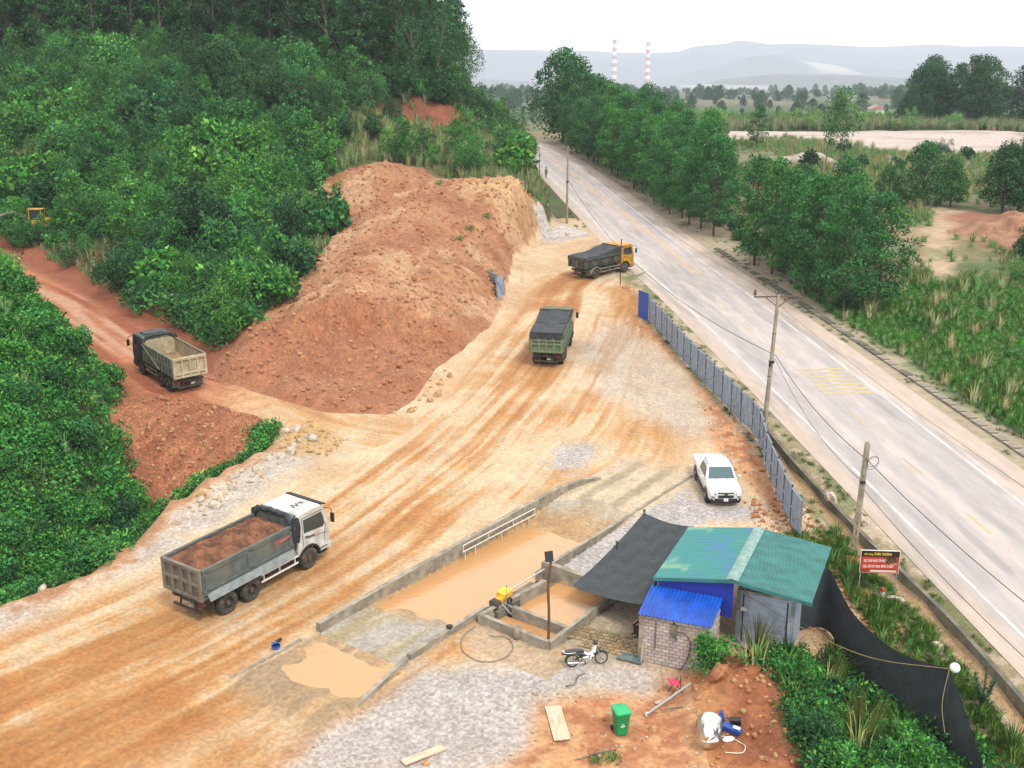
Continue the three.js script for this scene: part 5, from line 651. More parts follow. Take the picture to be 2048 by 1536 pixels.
{ const pr = []; for (let k = 0; k <= 10; k++) { const a = Math.PI * (1.0 - k / 10); pr.push([Math.cos(a) * 0.78, 0.6 + Math.sin(a) * 0.66]); } for (let k = 10; k >= 0; k--) { const a = Math.PI * (1.0 - k / 10); pr.push([Math.cos(a) * 0.72, 0.6 + Math.sin(a) * 0.6]); } const gm = dusty([170, 176, 162], [140, 142, 128]); for (const z of [0.8, -1.3]) new MB().prism(pr, 0.5, M4(0, 0, z)).build('mud_guard', gm, t4); }

// ================================================================ THE WHEEL-WASH
const concrete = mapped(stained([176, 166, 146], [140, 132, 114], [0.5, 0.5], 0.54, 0.2), 0.9, { bumpMap: bumpTex, bumpScale: 0.01 }), concreteDark = mapped(stained([132, 126, 108], [96, 98, 80], [0.4, 0.4], 0.5), 0.9, { bumpMap: bumpTex, bumpScale: 0.01 });
const waterMat = new THREE.MeshPhysicalMaterial({ color: new THREE.Color(0.38, 0.205, 0.085), roughness: 0.03, bumpMap: (() => { const t = bumpTex.clone(); t.repeat.set(0.28, 0.6); t.needsUpdate = true; return t; })(), bumpScale: 0.008, side: THREE.DoubleSide });
function wallRun(name, label, category, pts, thick, hgt, mat, depth = 0.6, group) {   // pts [s, n] in wash axes or [x, D] when raw; one slab per stretch, top follows the ground
  const o = thing(name, label, category, [0, 0, 0], 0, group), P = pts.map(p => p.length > 2 ? [p[0], p[1]] : fromWash(...p));
  for (let k = 0; k + 1 < P.length; k++) { const [ax, aD] = P[k], [bx, bD] = P[k + 1], L = Math.hypot(bx - ax, bD - aD), ux = (bx - ax) / L, uD = (bD - aD) / L, nx = uD * thick / 2, nD = -ux * thick / 2, ha = (Array.isArray(hgt) ? hgt[k] : hgt), hb = (Array.isArray(hgt) ? hgt[k + 1] : hgt), ya = valley(aD), yb = valley(bD), e = 0.012; const v = []; for (const [x, D, y, h] of [[ax + ux * e, aD + uD * e, ya, ha], [bx - ux * e, bD - uD * e, yb, hb]]) for (const s of [-1, 1]) v.push([x + s * nx, y + h, -(D + s * nD)], [x + s * nx, y - depth, -(D + s * nD)]);
    const F = [[0, 4, 6, 2], [1, 3, 7, 5], [0, 1, 5, 4], [2, 6, 7, 3], [0, 2, 3, 1], [4, 5, 7, 6]], pos = []; for (const [a, b, c, d] of F) for (const q of [a, b, c, a, c, d]) pos.push(...v[q]); const g = new THREE.BufferGeometry(); g.setAttribute('position', new THREE.Float32BufferAttribute(pos, 3)); g.computeVertexNormals(); mesh('slab', metreUV(g), mat, o); }
  return o;
}
wallRun('wash_wall', 'long concrete retaining wall along the deep side of the wheel-wash pool', 'wall', [[0, -0.1], [3.8, -0.12], [7.6, -0.1], [11.4, -0.1], [15.2, -0.1], [18.2, -0.05], [20.2, 0.2], [21.6, 0.6]], 0.26, [0.42, 0.44, 0.45, 0.45, 0.44, 0.42, 0.3, 0.12], concrete, 1.0);
wallRun('wash_wall', 'shorter concrete wall between the wash pool and the gravel', 'wall', [[0.65, 4.6], [3.2, 4.6], [5.8, 4.62]], 0.22, [0.34, 0.3, 0.26], concrete, 0.9);
wallRun('wash_kerb', 'low concrete kerb along the gravel side of the wash ramp', 'kerb', [[9.9, 4.5], [13, 4.52], [17, 4.6], [21, 4.65], [25.2, 4.72]], 0.18, [0.16, 0.13, 0.1, 0.08, 0.05], concrete, 0.7);
wallRun('apron_kerb', 'concrete kerb along the muddy entry apron', 'kerb', [[-3.9, 5.3], [-1.6, 4.95], [0.5, 4.62]], 0.2, [0.1, 0.22, 0.3], concrete, 0.5);
wallRun('apron_kerb', 'thin concrete edging between the apron and the truck track', 'kerb', [[-4.6, -0.35], [-2.4, -0.25], [-0.9, -0.2]], 0.16, [0.03, 0.06, 0.08], concrete, 0.5);
const tankGroup = 'walls of the settling tank';
for (const [a, b, h, th, lb] of [[[4.9, 4.95], [4.9, 8.72], 0.4, 0.22, 'front wall of the settling tank beside the lamp pole'], [[4.9, 8.72], [10.5, 8.74], 0.36, 0.2, 'side wall of the settling tank along the concrete pad'], [[10.4, 4.5], [10.4, 8.63], 0.55, 0.3, 'rear wall of the settling tank under the shade net'], [[6.35, 5.75], [6.35, 8.63], 0.38, 0.22, 'cross wall dividing the settling tank in two'], [[5.02, 5.0], [9.2, 5.5], 0.36, 0.24, 'inner wall of the settling tank next to the pump']]) wallRun('tank_wall', 'concrete ' + lb, 'wall', [a, b], th, h, concrete, 1.1, tankGroup);
{ // the pump ledge between pool and tank
  const o = new MB(); const [ax, aD] = fromWash(7.4, 5.05); o.box(0, 0, 0, 3.4, 0.5, 0.7); const m = o.build('pump_ledge', concreteDark); m.position.set(ax, valley(aD) - 0.12, -aD); m.rotation.y = Math.atan2(Wt[1], Wt[0]); tag(m, 'concrete ledge carrying the pump between pool and tank', 'ledge');
  const pool = (name, label, s0, s1, n0, n1, y) => { const g = sheetFromGrid(Math.ceil((s1 - s0) * 2), Math.ceil((n1 - n0) * 2), (u, v) => { const [x, D] = fromWash(lerp(s0, s1, u), lerp(n0, n1, v)); return [x, y, -D]; }); const p = g.attributes.position, uv = g.attributes.uv; for (let i = 0; i < p.count; i++) uv.setXY(i, p.getX(i), p.getZ(i)); g.computeVertexNormals(); const n = g.attributes.normal; for (let i = 0; i < n.count; i++) n.setXYZ(i, 0, 1, 0); structure(name, g, waterMat, label, 'water'); };
  pool('pool_water', 'muddy orange water in the wheel-wash pool', 3.2, 16.6, 0.02, 4.55, washLevel); pool('tank_water', 'muddy orange water in the large chamber of the settling tank', 6.45, 10.3, 5.5, 8.66, 2.02); pool('tank_water', 'muddy orange water in the small chamber of the settling tank', 5.0, 6.25, 5.1, 8.62, 1.93); pool('apron_puddle', 'pale muddy puddle standing in the ruts of the apron', -3.7, -0.2, 0.25, 4.95, puddleLevel);
  const o2 = thing('spray_rail', 'white pipe spray rail along the wash wall', 'railing'); const at = (s, n, h) => { const [x, D] = fromWash(s, n); return [x, h, -D]; }; const wh = std([0.6, 0.6, 0.56], 0.5);
  for (const h of [2.84, 2.5]) { const m = new MB(); m.rod(at(9.4, 0.3, h), at(15.6, 0.3, h), 0.026); m.build('pipe', wh, o2); } for (const s of [9.45, 11.5, 13.6, 15.55]) { const m = new MB(); m.rod(at(s, 0.3, 2.5), at(s, 0.3, 2.84), 0.02); m.build('upright', wh, o2); } for (const s of [9.6, 10.4, 12.6, 15]) { const m = new MB(); m.rod(at(s, 0.3, 1.8), at(s, 0.3, 2.5), 0.02); m.build('leg', wh, o2); }
}
// ================================================================ CONTAINER, SHED AND CANOPY
const B0 = [11.75, 40.45], Ba = [0.396, 0.918], Bc = [0.918, -0.396], By = valley(40.5) - 0.02;
const bGroup = (name, label, category, group) => { const o = thing(name, label, category, [B0[0], By, -B0[1]], 0, group); o.rotation.y = Math.atan2(-Bc[1], Bc[0]) * -1; return o; };   // own axes: x along Bc, -z along Ba
const contMat = mapped(stained([196, 210, 230], [180, 194, 212], [0.3, 0.3], 0.56), 0.6), frameMat = mapped(stained([170, 180, 192], [128, 124, 116], [0.5, 0.5], 0.62), 0.6);
{
  const o = bGroup('shipping_container', 'blue-grey steel shipping container standing under the green roof', 'container'), W = 2.44, Lc = 6.06, Hc = 2.56;
  const corr = (n, w, h, d) => { const pts = []; for (let k = 0; k < n; k++) { const a = k / n * w, s = w / n; pts.push([a, 0], [a + s * 0.35, 0], [a + s * 0.5, d], [a + s * 0.85, d]); } pts.push([w, 0]); for (let k = pts.length - 1; k >= 0; k--) pts.push([pts[k][0], pts[k][1] - 0.02]); return pts.slice(0, pts.length); };
  for (const s of [0, 1]) { const m = new MB(); m.prism(corr(21, Lc - 0.2, 0, 0.035), Hc - 0.25, M4(s ? -0.03 : -W + 0.03, 0.12, -0.1, -Math.PI / 2, 0, 0)); const g = m.geo(); g.applyMatrix4(new THREE.Matrix4()); m.l = []; const q = new MB(); q.add(new THREE.BoxGeometry(0.03, Hc - 0.2, Lc - 0.2), M4(s ? -0.04 : -W + 0.04, Hc / 2, -Lc / 2)); for (let k = 0; k < 22; k++) q.add(new THREE.BoxGeometry(0.05, Hc - 0.3, 0.14), M4(s ? -0.02 : -W + 0.02, Hc / 2, -0.25 - k * 0.264)); q.build('side_wall', contMat, o); }
  const f = new MB(); f.box(-W / 2, Hc / 2, -0.04, W - 0.1, Hc - 0.1, 0.04); f.build('end_wall', contMat, o); const fo = o.children[o.children.length - 1]; for (let k = 0; k < 7; k++) { const m = new MB(); m.box(-W / 2, 0.36 + k * 0.31, -0.012, W - 0.34, 0.27, 0.035, 0, 0, 0, 0.02); m.build('panel', contMat, fo); }
  for (const x of [-0.08, -W + 0.08]) for (const z of [-0.08, -Lc + 0.08]) { const m = new MB(); m.box(x, Hc / 2, z, 0.16, Hc, 0.16, 0, 0, 0, 0.015); m.build('corner_post', frameMat, o); } for (const x of [-0.3, -W + 0.3]) { const m = new MB(); m.rod([x, 0.2, 0.03], [x, Hc - 0.2, 0.03], 0.03); m.build('lock_bar', steelDark, o); }
  const tr = new MB(); tr.box(-W / 2, Hc - 0.06, -0.07, W - 0.33, 0.13, 0.15, 0, 0, 0, 0.015); tr.build('top_rail', mapped(stained([190, 186, 168], [150, 146, 128], [0.6, 0.6]), 0.8), o); const rf = new MB(); rf.box(-W / 2, Hc - 0.01, -Lc / 2, W - 0.2, 0.05, Lc - 0.33); for (const x of [-0.06, -W + 0.06]) rf.box(x, Hc - 0.06, -Lc / 2, 0.11, 0.11, Lc - 0.33); rf.build('roof', contMat, o); const fl = new MB(); fl.box(-W / 2, 0.08, -Lc / 2, W - 0.05, 0.14, Lc - 0.05); fl.build('floor_frame', steelDark, o);
  const jb = thing('junction_box', 'small white electrical box on the container end wall', 'box', [B0[0] + Bc[0] * -2.1, By + 1.75, -(B0[1] + Bc[1] * -2.1) + 0.0], o.rotation.y); new MB().box(0, 0, 0.06, 0.26, 0.16, 0.1, 0, 0, 0, 0.01).build('case', std([0.75, 0.75, 0.72], 0.5), jb); new MB().tube([[-0.12, 0, 0.06], [-0.3, -0.08, 0.05], [-0.42, 0.05, 0.05]], 0.012, 12, 5).build('cable', black, jb);
}
{
  const o = bGroup('canopy_roof', 'green corrugated metal gable roof over the container and open bay', 'roof'), z0 = 1.2, z1 = -4.6, x0 = -5.75, xr = -2.45, x1 = 0.78, yl = 3.0, yr = 3.5, yR = 3.12;
  const greenA = mapped(dataTex(256, 256, (i, j) => { const k = j * 256 + i, c = mix3(mix3([50, 116, 114], [58, 108, 134], smooth(0.45, 0.62, N3[k])), [118, 148, 120], smooth(0.52, 0.7, N3[((j + 90) % 256) * 256 + i]) * 0.8); return c; }, true, [0.22, 0.22]), 0.5), greenB = mapped(stained([52, 126, 122], [60, 132, 128], [0.3, 0.3]), 0.5), white = std([0.62, 0.72, 0.7], 0.5);
  const slope = (name, xa, ya, xb, yb, mat) => {             // ribs run from ridge to eave, side by side along z
    const n = 29, w = (z0 - z1) / n; for (let k = 0; k < n; k += 1) { if (k % 1) continue; }
    const per = 5, sheets = Math.ceil(n / per); for (let s = 0; s < sheets; s++) { const pos = [], idx = [], uv = []; const add = (z, d) => { pos.push(xa, ya + d, z, xb, yb + d, z); uv.push(z, 0, z, Math.abs(xb - xa)); }; const a = s * per, b = Math.min(n, a + per); for (let k = a; k < b; k++) { const z = z0 - k * w; add(z, 0.0); add(z - w * 0.62, 0.004); add(z - w * 0.7, 0.035); add(z - w * 0.9, 0.035); } add(z0 - b * w + 0.004, 0.002); for (let q = 0; q + 1 < pos.length / 6; q++) { const i = q * 2; idx.push(i, i + 2, i + 1, i + 1, i + 2, i + 3); } const g = new THREE.BufferGeometry(); g.setAttribute('position', new THREE.Float32BufferAttribute(pos, 3)); g.setAttribute('uv', new THREE.Float32BufferAttribute(uv, 2)); g.setIndex(idx); const ng = g.toNonIndexed(); ng.computeVertexNormals(); mesh(name, ng, mat, o); } };
  slope('roof_sheet', xr, yr, x0, yl, greenA); slope('roof_sheet', xr, yr, x1, yR, greenB);
  const rc = new MB(); rc.prism([[xr - 0.26, yr - 0.0], [xr, yr + 0.07], [xr + 0.26, yr + 0.02], [xr + 0.26, yr + 0.035], [xr, yr + 0.09], [xr - 0.26, yr + 0.015]], z0 - z1 + 0.06, M4(0, 0, z1 - 0.03)); rc.build('ridge_cap', mapped(stained([126, 166, 158], [146, 172, 160], [0.6, 0.6]), 0.5), o);
  for (const z of [z0 + 0.012, z1 - 0.012]) { const m = new MB(); m.bar([x0 - 0.02, yl - 0.06, z], [xr, yr - 0.04, z], 0.03, 0.16); m.bar([xr, yr - 0.04, z + 0.001], [x1 + 0.02, yR - 0.06, z + 0.001], 0.03, 0.16); m.build('fascia', greenB, o); }
  for (const z of [z0 - 0.15, -1.6, z1 + 0.15]) { const m = new MB(); m.bar([x0 + 0.1, yl - 0.09, z], [xr, yr - 0.09, z], 0.06, 0.08); m.bar([xr, yr - 0.09, z], [x1 - 0.1, yR - 0.09, z], 0.06, 0.08); m.build('rafter', steelDark, o); } for (const x of [x0 + 0.15, -4.2]) for (const z of [z0 - 0.2, z1 + 0.2]) { const m = new MB(); m.rod([x, -0.1, z], [x, lerp(yl, yr, (x - x0) / (xr - x0)) - 0.12, z], 0.045); m.build('post', frameMat, o); } for (const x of [-2.2, -0.2]) for (const z of [-0.6, z1 + 0.4]) { const m = new MB(); m.rod([x, 2.54, z], [x, yR + (xr - x) * -0.02 - 0.06, z], 0.035); m.build('strut', frameMat, o); }
  const blue = std([0.012, 0.03, 0.32], 0.55), pos = [], n = 34; for (let k = 0; k < n; k++) { const a = -5.6 + k * 3.2 / n, w = 3.2 / n, z = z0 - 0.16; const yt = x => lerp(yl, yr, (x - x0) / (xr - x0)) - 0.1; const seg = (xa, za, xb, zb) => pos.push(xa, 1.75, za, xb, 1.75, zb, xb, yt(xb), zb, xa, 1.75, za, xb, yt(xb), zb, xa, yt(xa), za); seg(a, z, a + w * 0.5, z); seg(a + w * 0.5, z, a + w * 0.6, z + 0.025); seg(a + w * 0.6, z + 0.025, a + w * 0.9, z + 0.025); seg(a + w * 0.9, z + 0.025, a + w, z); } const g = new THREE.BufferGeometry(); g.setAttribute('position', new THREE.Float32BufferAttribute(pos, 3)); g.computeVertexNormals(); mesh('gable_cladding', metreUV(g), blue, o);
}
{ // block-built lean-to
  const o = bGroup('block_shed', 'small concrete-block shed with a bright blue corrugated roof', 'shed'), xa = -5.72, xb = -2.86, za = 2.95, zb = 1.12, ht = 2.12, mort = mapped(stained([150, 142, 132], [132, 126, 116], [1, 1]), 0.95);
  const core = new MB(); core.box((xa + xb) / 2, ht / 2 - 0.1, za - 0.1, xb - xa - 0.02, ht + 0.2, 0.14); core.box(xb - 0.1, ht / 2 - 0.1, (za + zb) / 2 - 0.1, 0.14, ht + 0.2, za - zb - 0.2); core.box(xa + 0.1, ht / 2 - 0.1, zb + 0.2, 0.14, ht + 0.2, 0.4); core.build('mortar_core', mort, o);
  const bm = [[226, 208, 196], [206, 188, 180], [234, 222, 210], [212, 200, 198], [230, 208, 192]].map(c => mapped(stained(c, c.map(v => v - 22), [1.5, 1.5]), 0.95, { bumpMap: bumpTex, bumpScale: 0.008 })), bw = 0.3, bh = 0.15, bg = new RoundedBoxGeometry(bw - 0.022, bh - 0.02, 0.06, 1, 0.008), bgh = new RoundedBoxGeometry(bw / 2 - 0.022, bh - 0.02, 0.06, 1, 0.008), r = rngOf(9);
  for (let j = 0; j < 14; j++) { const y = 0.075 + j * bh; for (let i = 0; i < 10; i++) { const x = xa + bw / 2 + (i - (j % 2) * 0.5) * bw + 0.0; const half = x - bw / 2 < xa - 0.01 || x + bw / 2 > xb + 0.01; const xx = half ? (x < (xa + xb) / 2 ? xa + bw / 4 : xb - bw / 4) : x; if (xx > xb) continue; const m = mesh('block', half ? bgh : bg, bm[(r() * 5) | 0], o); m.position.set(xx, y, za - 0.03 + (r() - 0.5) * 0.012); } for (let i = 0; i < 6; i++) { const z = za - bw / 2 - (i + (j % 2 ? 0 : 0.5)) * bw - 0.02; if (z < zb + 0.1) continue; const m = mesh('block', bg, bm[(r() * 5) | 0], o); m.rotation.y = Math.PI / 2; m.position.set(xb - 0.03 + (r() - 0.5) * 0.012, y, z); } }
  const pil = new MB(); pil.box(xa - 0.01, ht / 2, za - 0.06, 0.16, ht, 0.2); pil.build('pillar', concrete, o); const ln = new MB(); ln.box((xa + xb) / 2 - 0.4, ht + 0.06, za - 0.06, 2.0, 0.1, 0.16); ln.build('lintel', concreteDark, o);
  const blueRoof = mapped(stained([14, 92, 206], [8, 74, 186], [0.4, 0.4]), 0.4), n = 19, w = (xb - xa + 0.2) / n, ya = ht + 0.1, yb = ht + 0.48; for (let s = 0; s < 4; s++) { const pos = [], idx = [], uv = []; for (let k = s * 5; k < Math.min(n, s * 5 + 5); k++) for (let q = 0; q < 6; q++) { const x = xa - 0.12 + (k + q / 6) * w, d = 0.026 * Math.sin(q / 6 * 6.283); pos.push(x, ya + d, za + 0.2, x, yb + d, zb - 0.02); uv.push(x, 0, x, 1.9); } { const x = xa - 0.12 + Math.min(n, s * 5 + 5) * w + 0.003; pos.push(x, ya, za + 0.2, x, yb, zb - 0.02); uv.push(x, 0, x, 1.9); } for (let q = 0; q + 1 < pos.length / 6; q++) { const i = q * 2; idx.push(i, i + 1, i + 2, i + 1, i + 3, i + 2); } const g = new THREE.BufferGeometry(); g.setAttribute('position', new THREE.Float32BufferAttribute(pos, 3)); g.setAttribute('uv', new THREE.Float32BufferAttribute(uv, 2)); g.setIndex(idx); g.computeVertexNormals(); mesh('roof_sheet', g, blueRoof, o); }
  for (const [pts, rr, nm] of [[[[-5.1, 1.9, za + 0.04], [-5.1, 0.75, za + 0.04]], 0.03, 'mortar_streak'], [[[-4.35, 2.05, za + 0.05], [-4.3, 1.5, za + 0.06], [-4.2, 1.3, za + 0.05]], 0.035, 'drain_pipe'], [[[-4.3, 1.7, za + 0.05], [-3.8, 1.62, za + 0.08], [-3.65, 1.3, za + 0.06], [-3.75, 0.5, za + 0.08], [-4.0, 0.05, za + 0.2]], 0.022, 'hose']]) new MB().tube(pts, rr, 24, 6).build(nm, nm === 'mortar_streak' ? concreteDark : std([0.06, 0.065, 0.06], 0.7), o);
  const bxm = new MB(); bxm.box(-4.33, 1.72, za + 0.05, 0.24, 0.5, 0.1, 0, 0, 0, 0.01); bxm.build('meter_box', concreteDark, o);
}
// point in building axes -> world
const bld = (x, y, z) => [B0[0] + Bc[0] * x - Ba[0] * z, By + y, -(B0[1] + Bc[1] * x - Ba[1] * z)];
const netMat = mapped(dataTex(256, 256, (i, j) => { const k = j * 256 + i, v = 32 + 26 * N1[k] + (i % 4 < 1 || j % 4 < 1 ? 7 : 0); return [v * 0.9, v * 1.02, v * 1.1]; }, true, [0.8, 0.8]), 0.85);
function netSheet(name, label, A, B, C, Dd, sag, flut, thick = 0.006, nu = 34, nv = 26) { // four corners A-B near edge, D-C far edge
  const L = (p, q, t) => [0, 1, 2].map(i => lerp(p[i], q[i], t)); const g = sheetFromGrid(nu, nv, (u, v) => { const p = L(L(A, B, u), L(Dd, C, u), v), e = Math.sin(Math.PI * u) * Math.sin(Math.PI * v), e2 = Math.sin(Math.PI * u) * (1 - Math.sin(Math.PI * v)) + Math.sin(Math.PI * v) * (1 - Math.sin(Math.PI * u)); p[1] -= sag * (e + 0.45 * e2); p[1] += flut * noise2(u * 6, v * 5) * e; return p; }); const o = mesh(name, metreUV(thicken(g, thick)), netMat); return tag(o, label, 'net'); }
const eaveN = bld(-5.72, 2.92, 1.1), eaveF = bld(-5.72, 2.92, -4.5);
netSheet('shade_net', 'black shade net stretched from the green roof over the settling tank', [2.74, 3.12 + 0.0, -44.5], [5.9, 3.75, -41.35], [8.6, 4.86, -47.2], [6.6, 4.42, -50], 0.35, 0.1);
// side piece up to the eave
netSheet('shade_net', 'strip of black net hanging from the green roof eave to the shade net', [5.92, 3.74, -41.35], eaveN, eaveF, [8.62, 4.85, -47.2], 0.12, 0.05, 0.006, 14, 20);
for (const [x, D, h, lb] of [[6.6, 50, 2.15, 'thin steel post holding the far corner of the shade net'], [5.0, 47.3, 1.75, 'short steel post under the edge of the shade net']]) { const o = thing('net_post', lb, 'post', [x, valley(D), -D]); new MB().rod([0, -0.2, 0], [0, h, 0], 0.04).build('pole', steelDark, o); new MB().box(0, h, 0, 0.12, 0.1, 0.12).build('clamp', steelDark, o); }
{ // black net fence from the container to the corner post
  const top = [[12.55, 4.55, 42.3], [13.1, 4.75, 42.5], [13.59, 4.95, 42.50], [13.83, 4.54, 41.80], [14.12, 3.92, 40.60], [14.49, 3.70, 39.30], [14.97, 3.65, 37.90], [15.42, 3.75, 37.00], [16.25, 4.12, 35.60]], top2 = [[16.25, 4.12, 35.60], [16.29, 3.49, 34.40], [16.32, 2.87, 33.40], [16.31, 2.28, 32.20]] ;
  const cur = a => new THREE.CatmullRomCurve3(a.map(([x, y, D]) => V3(x, y, -D)));
  const hang = (name, label, a, n, base) => { const c = cur(a); const g = sheetFromGrid(n, 14, (u, v) => { const p = c.getPoint(u), y0 = landY(p.x, -p.z) + base, f = 0.05 * Math.sin(u * 31) * v + 0.1 * Math.sin(v * 3.1) * Math.sin(u * 5); return [p.x - f * 0.9, lerp(p.y, y0, v), p.z + f * 0.4]; }); return tag(mesh(name, metreUV(thicken(g, 0.006)), netMat), label, 'net'); };
  hang('net_fence', 'black net sagging from the container roof to the corner post', top, 40, 0.05); hang('net_fence', 'black net running on from the corner post down the overgrown bank', top2, 24, 0.05);
  const o = thing('net_corner_post', 'wooden corner post of the black net fence with a white cap', 'post', [16.30, landY(16.2, 35.6), -35.6]); const h = 4.16 - landY(16.2, 35.6); new MB().rod([0, -0.3, 0], [0, h, 0], 0.06).build('pole', barkPale, o); new MB().add(new THREE.SphereGeometry(0.19, 18, 12), M4(0.12, h + 0.02, 0.02)).build('cap', std([0.82, 0.82, 0.8], 0.5), o);
  const rp = mesh('rope', new THREE.TubeGeometry(new THREE.CatmullRomCurve3([V3(...bld(-2.2, 2.5, 0.1)), V3(12.2, 3.6, -39.2), V3(14, 3.5, -37.5), V3(16.25, 4.12, -35.6)]), 50, 0.014, 5), std([0.26, 0.2, 0.07], 0.8)); tag(rp, 'slack yellow rope from the container to the corner post', 'rope'); const rp2 = mesh('rope', new THREE.TubeGeometry(new THREE.CatmullRomCurve3([V3(16.20, 4.12, -35.55), V3(15.85, 3, -35), V3(15.8, 2.2, -34.4)]), 20, 0.014, 5), std([0.26, 0.21, 0.1], 0.8)); tag(rp2, 'guy rope hanging from the corner post of the net', 'rope');
}
// ================================================================ FENCE, POLES, SIGN
{
  const line = [[12.3, 94.3], [12.85, 90.5], [13.35, 84.5], [14.0, 78.8], [14.7, 73.4], [15.35, 68.4], [15.75, 66.1], [15.55, 63.4], [15.2, 60.7], [15.0, 57.8], [14.85, 55.2], [14.75, 52.6], [14.8, 51]], fm = mapped(stained([168, 186, 206], [176, 190, 206], [0.3, 0.3]), 0.55), fm2 = mapped(stained([158, 178, 200], [170, 184, 202], [0.3, 0.3]), 0.55);
  const o = thing('site_fence', 'long blue-grey sheet metal fence between the yard and the road', 'fence'); const c = new THREE.CatmullRomCurve3(line.map(([x, D]) => V3(x, 0, D)), false, 'centripetal'), n = 22, ps = c.getSpacedPoints(n), Hf = 2.15;
  for (let k = 0; k < n; k++) { const a = ps[k], b = ps[k + 1], ya = valley(a.z) + 0.05, yb = valley(b.z) + 0.05, y = (ya + yb) / 2, L = Math.hypot(b.x - a.x, b.z - a.z), ang = Math.atan2(b.z - a.z, b.x - a.x), pan = new THREE.Group(); const m = new MB(), nr = 9; for (let q = 0; q < nr; q++) { const f = (q + 0.5) / nr - 0.5; m.box(f * L, Hf / 2, q % 2 ? 0.014 : 0, L / nr * 1.02, Hf - 0.02, 0.012); } const p = m.build('panel', k % 2 ? fm : fm2, o); p.position.set((a.x + b.x) / 2, y, -(a.z + b.z) / 2); p.rotation.set(0, ang, 0); p.rotation.z = 0;
    const f = new MB(); for (const h of [0.3, Hf / 2, Hf - 0.08]) f.box(0, h, 0.05, L - 0.06, 0.045, 0.045); if (k % 3 === 0) f.bar([-L / 2 + 0.1, 0.35, 0.055], [L / 2 - 0.1, Hf / 2, 0.055], 0.03, 0.03); const fr = f.build('rail_frame', fm, o); fr.position.copy(p.position); fr.rotation.copy(p.rotation); const po = new MB(); po.box(a.x, ya + Hf / 2, -a.z, 0.07, Hf + 0.1, 0.07, 0, ang); po.build('post', steelDark, o); }
  const g = thing('gate_leaf', 'bright blue sheet metal gate leaf folded at the end of the fence', 'gate', [12.2, valley(94.4) + 0.05, -94.5], Math.atan2(0.93, -0.36)); { const m = new MB(); for (let q = 0; q < 8; q++) m.box(0.13 + q * 0.24, 1.2, q % 2 ? 0.012 : 0, 0.245, 2.6, 0.014); m.build('sheet', std([0.01, 0.07, 0.36], 0.5), g); const f = new MB(); f.box(1.0, 2.48, 0.04, 2.0, 0.05, 0.05); f.box(1.0, 0.2, 0.04, 2.0, 0.05, 0.05); for (const x of [0.02, 1.98]) f.box(x, 1.25, 0.04, 0.05, 2.6, 0.05); f.build('frame', frameMat, g); }
  for (const [x, D, ry, lean, lb] of [[-1.5, 104.6, 0.35, 0.2, 'grey-blue sheet panel leaning against the foot of the spoil heap'], [-1.0, 102.4, -0.3, 0.1, 'second sheet panel standing out from the foot of the spoil heap']]) { const p = thing('barrier_panel', lb, 'panel', [x, valley(D), -D], ry, 'sheet panels by the spoil heap'); p.rotation.z = 0; const m = new MB(); for (let q = 0; q < 9; q++) m.box(0, 1.15, -1.1 + q * 0.27, q % 2 ? 0.02 : 0.034, 2.3, 0.275); m.build('sheet', fm2, p); const f = new MB(); for (const z of [-1.1, 1.1]) f.box(0.05, 1.15, z, 0.05, 2.34, 0.05); f.bar([0.05, 0.1, -1.1], [0.05, 2.2, 1.1], 0.04, 0.04); f.bar([0.06, 2.2, -1.1], [0.06, 0.1, 1.1], 0.04, 0.04); f.build('frame', frameMat, p); p.children.forEach(q => { q.rotation.z = lean; }); }
}
const poleConc = mapped(stained([178, 168, 144], [150, 142, 122], [0.7, 0.3]), 0.9);
const wireAt = [];
function powerPole(x, D, h, label, o = {}) {
  const p = thing('power_pole', label, 'pole', [x, landY(x, D), -D], 0, 'concrete power poles along the road'); new MB().rod([0, -0.4, 0], [o.lean || 0, h, 0], 0.17, 0.1, 10).build('shaft', poleConc, p);
  if (o.arm) { const a = o.arm, ca = Math.cos(o.turn || 0.15), sa = Math.sin(o.turn || 0.15), lx = o.lean || 0; const m = new MB(); m.bar([lx - a * ca, h - 0.15, a * sa], [lx + a * ca, h - 0.15, -a * sa], 0.09, 0.09); m.build('cross_arm', mapped(stained([110, 84, 66], [90, 96, 86], [1, 1]), 0.8), p); for (const s of [-1, 1]) { const b = new MB(); b.bar([lx + s * a * 0.52 * ca, h - 0.2, -s * a * 0.52 * sa], [lx, h - 0.85, 0], 0.05, 0.05); b.build('brace', steelDark, p); } for (const s of [-1, 0, 1]) { const q = [lx + s * a * ca * 0.98, h - 0.08, -s * a * sa * 0.98]; const b = new MB(); b.rod([q[0], h - 0.12, q[2]], [q[0], h + 0.12 + (s ? 0 : 0.25), q[2]], 0.03); for (let k = 0; k < 4; k++) b.add(new THREE.CylinderGeometry(0.09 - 0.012 * k, 0.11 - 0.012 * k, 0.05, 12), M4(q[0], h + 0.02 + k * 0.085 + (s ? 0 : 0.22), q[2])); b.build('insulator', black, p); } }
  if (o.clamp) { const m = new MB(); m.box((o.lean || 0) * 0.55, h * 0.55, 0.1, 0.3, 0.14, 0.3); m.box((o.lean || 0) * 0.55 - 0.12, h * 0.55 - 0.15, 0.14, 0.1, 0.3, 0.1); m.build('cable_clamp', black, p); const k = new MB(); for (const f of [0.12, 0.45, 0.74]) k.add(new THREE.CylinderGeometry(0.165 - 0.06 * f, 0.165 - 0.06 * f, 0.05, 12, 1, true), M4((o.lean || 0) * f, h * f, 0)); k.build('band', steelDark, p); }
  return p;
}
